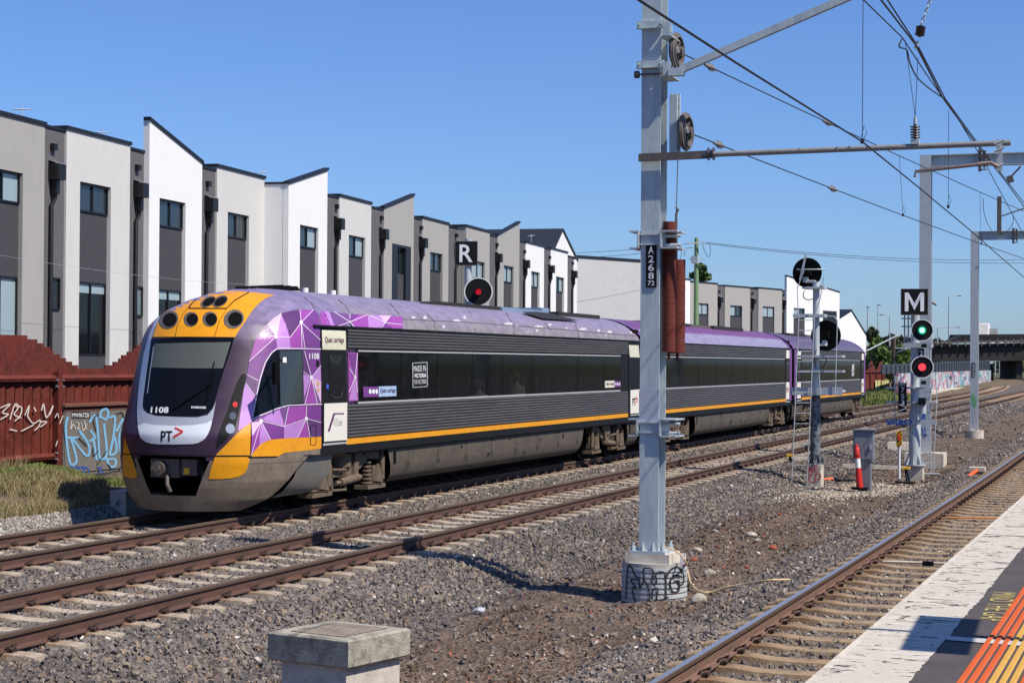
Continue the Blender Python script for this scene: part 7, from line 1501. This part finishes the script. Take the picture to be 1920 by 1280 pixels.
for i, (px0, px1, c) in enumerate(((1641, 1651, 0), (1653, 1668, 0), (1671, 1680, 1))): a, b = at_x(px0, 738, FX+.16), at_x(px1, 712, FX+.16); mb.obox(((FX+.165), (a.y+b.y)/2, (a.z+b.z)/2), (.004, 0, 0), (0, abs(b.y-a.y)/2, 0), (0, 0, abs(b.z-a.z)/2))
tag(mb.build("painted_sheet", mat("pale_yellow_sheet", C(206, 200, 140, .8), .8, 0, .3, .8, col2=C(80, 60, 50, .8), mixlo=.55, mixhi=.6)), "pale yellow painted sheets on the far red fence behind the train's tail", "sheet")
# overpass
BD = 300.0; t = thing("road_bridge", at_d(1860, 722, BD), "dark concrete road bridge crossing the tracks in the distance", "bridge"); M['bridge'] = mat("dark_bridge_concrete", C(62, 59, 56, .55), .9, 0, .2, .3, col2=C(46, 44, 44, .55)); M['bridged'] = mat("darker_bridge_concrete", C(44, 46, 50, .55), .9, 0, .1, .3)
def slab(x0, y0t, y0b, x1, y1t, y1b, d0, d1, th, m, name, par):
    a, b, c, d = at_d(x0, y0b, d0), at_d(x1, y1b, d1), at_d(x1, y1t, d1), at_d(x0, y0t, d0); mb = MB(); mb.prism([a, b, c, d], _f*th); return mb.build(name, m, par)
slab(1600, 655, 680, 2300, 636, 671, 300, 300, 14, M['bridge'], "deck", t); slab(1600, 650, 655.2, 2300, 633, 636.2, 299.6, 299.6, .6, M['bridged'], "parapet", t)
slab(1803, 627, 642, 2300, 623, 640, 322, 322, 10, M['bridged'], "upper_deck", t); 
mb = MB(); a, b, c = at_d(1775, 642, 322), at_d(1806, 627, 322), at_d(1806, 642, 322); mb.prism([a, c, b], _f*4); mb.build("ramp_end", M['bridged'], t)
mb = MB(); a, b = at_d(1905, 730, 301), at_d(1917, 668, 301); mb.prism([at_d(1905, 724, 301), at_d(1917, 724, 301), at_d(1917, 668, 301), at_d(1905, 668, 301)], _f*10); mb.build("pier", M['bridge'], t)
mb = MB(); mb.prism([at_d(1740, 700, 308), at_d(1764, 700, 308), at_d(1764, 668, 308), at_d(1740, 668, 308)], _f*6); mb.prism([at_d(1600, 700, 309), at_d(1740, 700, 309), at_d(1740, 668, 309), at_d(1600, 668, 309)], _f*4); mb.build("abutment", M['bridged'], t)
mb = MB()
for px in range(1690, 1930, 15): a = at_d(px, 655-(px-1600)*.0265, 299.3); mb.tube([a, a+Z3*1.1], .12, 4)
a, b = at_d(1690, 645, 299.3), at_d(1930, 638.5, 299.3); mb.tube([a, b], .1, 4); mb.build("guard_rail", M['steel_dark'], t)
mb = MB(); mb.prism([at_d(1854, 719, 262), at_d(1863, 718, 262), at_d(1863, 683, 262), at_d(1854, 683, 262)], _f*2); tag(mb.build("dark_pillar", M['matblack']), "black pillar at the graffiti wall's far end", "pillar")
t = thing("grain_silo", at_d(1865, 660, 900), "white grain silos and elevator tower far beyond the bridge", "silo"); M['silo'] = mat("silo_white", (.66, .65, .63), .8, 0, .06, .1); ks = 900/FPX
mb = MB(); p = at_d(1845, 640, 900); mb.obox(p+Z3*ks*20, _r0*ks*9.5, (0, 6, 0), Z3*ks*12); mb.obox(p+Z3*ks*33, _r0*ks*8, (0, 5, 0), Z3*ks*1); mb.build("elevator_tower", M['silo'], t)
for px, r, h in ((1857, 8, 12), (1873, 8, 12), (1888, 5, 8), (1895, 5, 8)): mb = MB(); p = at_d(px, 640, 895); mb.cyl(p-Z3*5, p+Z3*ks*h, ks*r, 20); mb.build("silo", M['silo'], t)
mb = MB(); p = at_d(1863, 624, 905); mb.obox(p, _r0*ks*7, (0, 4, 0), Z3*ks*8); mb.build("headhouse", mat("silo_grey", C(150, 150, 152, .8), .8), t)
def street_lamp(px, base_, top, arm, dist, label, par_two=False):
    t = thing("street_lamp", at_d(px, base_, dist), label, "street lamp", "street lamps along the bridge"); kk = dist/FPX; mb = MB(); a, b = at_d(px, base_, dist), at_d(px, top, dist)
    mb.tube([a, b, b+_r0*arm*kk*.5+Z3*kk*2, b+_r0*arm*kk+Z3*kk*1.5], [.14, .09, .07, .06], 6); mb.build("post", M['galv_light'], t); mb = MB(); h = b+_r0*arm*kk+Z3*kk*1.4; mb.obox(h, _r0*kk*3, _f*.2, Z3*kk*.8); mb.build("lamp_head", M['steel_dark'], t)
street_lamp(1627, 640, 577, 0, 330, "plain tall street lamp pole just right of the end gable"); street_lamp(1668, 652, 592, -16, 330, "street lamp with its arm reaching left behind the signal"); street_lamp(1779, 645, 556, 20, 330, "tallest street lamp above the bridge with its arm to the right"); street_lamp(1758, 652, 615, 38, 330, "low street lamp with a long arm above the bridge parapet"); street_lamp(1747, 648, 578, -12, 330, "street lamp half hidden behind the M board"); street_lamp(1646, 650, 573, 2, 420, "small distant street lamp over the bushy trees")
# beyond the bridge: poles, pale sheds and trees
rs = random.Random(4)
for i, (px, wpx, top) in enumerate(((1770, 40, 676), (1800, 50, 672), (1840, 46, 676), (1870, 50, 674), (1900, 44, 672), (1930, 50, 673))): tree_at("tree", px, top, 712, 480+20*i, wpx, "grey green tree seen under the bridge, %s" % ("by the abutment", "left of the pale shed", "behind the graffiti wall's far end", "behind the curving rails", "left of the bridge pier", "right of the bridge pier")[i], M['leaf_grey'], 40+i, 800, 1.6, .6, .5)
mb = MB(); mb.prism([at_d(1782, 700, 420), at_d(1836, 700, 420), at_d(1836, 684, 420), at_d(1828, 680, 420), at_d(1782, 680, 420)], _f*8); tag(mb.build("shed", mat("pale_shed", C(150, 156, 160, .8), .7)), "pale grey shed glimpsed under the bridge", "building")
for px in (1853, 1866, 1874, 1882, 1893): a = at_d(px, 718, 340+px % 7*15); mb = MB(); mb.tube([a, a+Z3*7], .13, 6); tag(mb.build("far_pole", M['galv_light']), "thin overhead pole beyond the bridge", "pole", "poles beyond the bridge")
# tall bracket pole and timber pole near the signal
a = at_d(1676, 720, 150); t = thing("timber_pole", a, "weathered timber pole behind the red fence near the green shrub", "pole"); mb = MB(); mb.tube([a-Z3, at_d(1676, 632, 150)], .18, 8); mb.build("pole", M['bark'], t); mb = MB(); mb.tube([at_d(1676, 653, 150), at_d(1712, 653, 149)], .06, 6); mb.tube([at_d(1678, 662, 150), at_d(1700, 654, 149)], .05, 6); mb.build("bracket", M['galv_light'], t)
a, b = at_d(1684, 628, 148), at_d(1624, 658, 120); mb = MB(); mb.tube([a, b], .05, 6); tag(mb.build("guy_wire", M['galv_light'], base=a), "pale stay wire slanting down to the train's tail", "wire")
t = thing("flood_light", at_d(1733, 640, 130), "curved bracket lamp standing behind the M board", "lamp"); mb = MB(); mb.tube([at_d(1746, 660, 130), at_d(1746, 577, 130)], .05, 6); mb.tube([at_d(1738, 566, 130), at_d(1748, 567, 130), at_d(1756, 571, 130)], .1, 6); mb.build("bracket", M['steel_dark'], t)

# ------------------------------------------------------------------ passengers behind the glass, sign outside the picture that shades the platform
def passenger(px, py, label, shirt):
    c = at_x(px, py, XS-.32); z0 = c.z-.62; t = thing("person", (c.x, c.y, z0), label, "person")
    sk = [((0, 0, .02), .16), ((0, 0, .26), .15), ((0, 0, .44), .14), ((0, -.01, .54), .055), ((0, -.02, .62), .075), ((0, -.03, .72), .088), ((0, -.02, .80), .06), ((.17, 0, .46), .05), ((.19, -.05, .25), .042), ((.12, -.22, .2), .036), ((-.17, 0, .46), .05), ((-.19, -.05, .25), .042), ((-.12, -.22, .2), .036), ((.1, -.35, .03), .075), ((-.1, -.35, .03), .075)]
    ed = [(0, 1), (1, 2), (2, 3), (3, 4), (4, 5), (5, 6), (2, 7), (7, 8), (8, 9), (2, 10), (10, 11), (11, 12), (0, 13), (0, 14)]
    me = bpy.data.meshes.new("body"); me.from_pydata([p for p, r in sk], ed, []); o = bpy.data.objects.new("body", me); COL.objects.link(o); o.parent = t; BASE[o.name] = BASE[t.name]
    me.materials.append(shirt); md = o.modifiers.new("skin", 'SKIN'); sd_ = o.modifiers.new("sub", 'SUBSURF'); sd_.levels = 1; sd_.render_levels = 1
    for i, (p, r) in enumerate(sk): me.skin_vertices[0].data[i].radius = (r, r)
    me.skin_vertices[0].data[0].use_root = True
    mb = MB(); mb.smooth = True; mb.tube([Vector((c.x, c.y-.03, z0+h)) for h in (.60, .64, .70, .76, .81, .83)], [.045, .08, .098, .098, .07, .02], 14); mb.build("head", mat("skin_tone", C(150, 112, 92, .8), .6, 0, .05, 9), t)
    mb = MB(); mb.smooth = True; mb.tube([Vector((c.x, c.y+.005, z0+h)) for h in (.70, .76, .82, .86)], [.095, .108, .085, .02], 14); mb.build("hair", M['matblack'], t)
passenger(968, 714, "passenger in a pale shirt sitting by the middle window of the leading car", mat("pale_shirt", (.75, .78, .78), .8)); passenger(897, 728, "second passenger in a pale shirt, sitting lower and nearer the train's front", mat("white_shirt", (.7, .74, .74), .8))
sh = [at_z(x, y, PZT) for x, y in ((1727, 1155), (1834, 1160), (1812, 1228), (1690, 1218))]; dz = 2.35; up = [p+SUN*(dz/SUN.z) for p in sh]; cc = sum(up, Vector())/4
t = thing("platform_sign", (cc.x, cc.y, PZT), "platform sign board on a post whose shadow falls across the platform edge", "sign"); mb = MB(); ee = ((up[1]-up[0])+(up[2]-up[3]))/2; vv = ((up[0]-up[3])+(up[1]-up[2]))/2
print("sign", cc, ee, vv)
mb.obox(cc, ee/2, vv/2, Z3*.02); mb.build("board", M['cab2'], t); mb = MB(); mb.tube([(cc.x+ee.x*.42, cc.y, PZT), (cc.x+ee.x*.42, cc.y, cc.z-.03)], .05, 10); mb.tube([cc-ee*.45+Z3*.05, cc-ee*1.1+Z3*.05], .03, 8); mb.build("post", M['galv'], t)

# keep every tree three levels deep at most: thing > part > sub-part
def _depth(o):
    d = 0
    while o.parent: o = o.parent; d += 1
    return d
for o in list(scene.objects):
    if _depth(o) > 2:
        a = o
        while _depth(a) > 1: a = a.parent
        o.parent = a
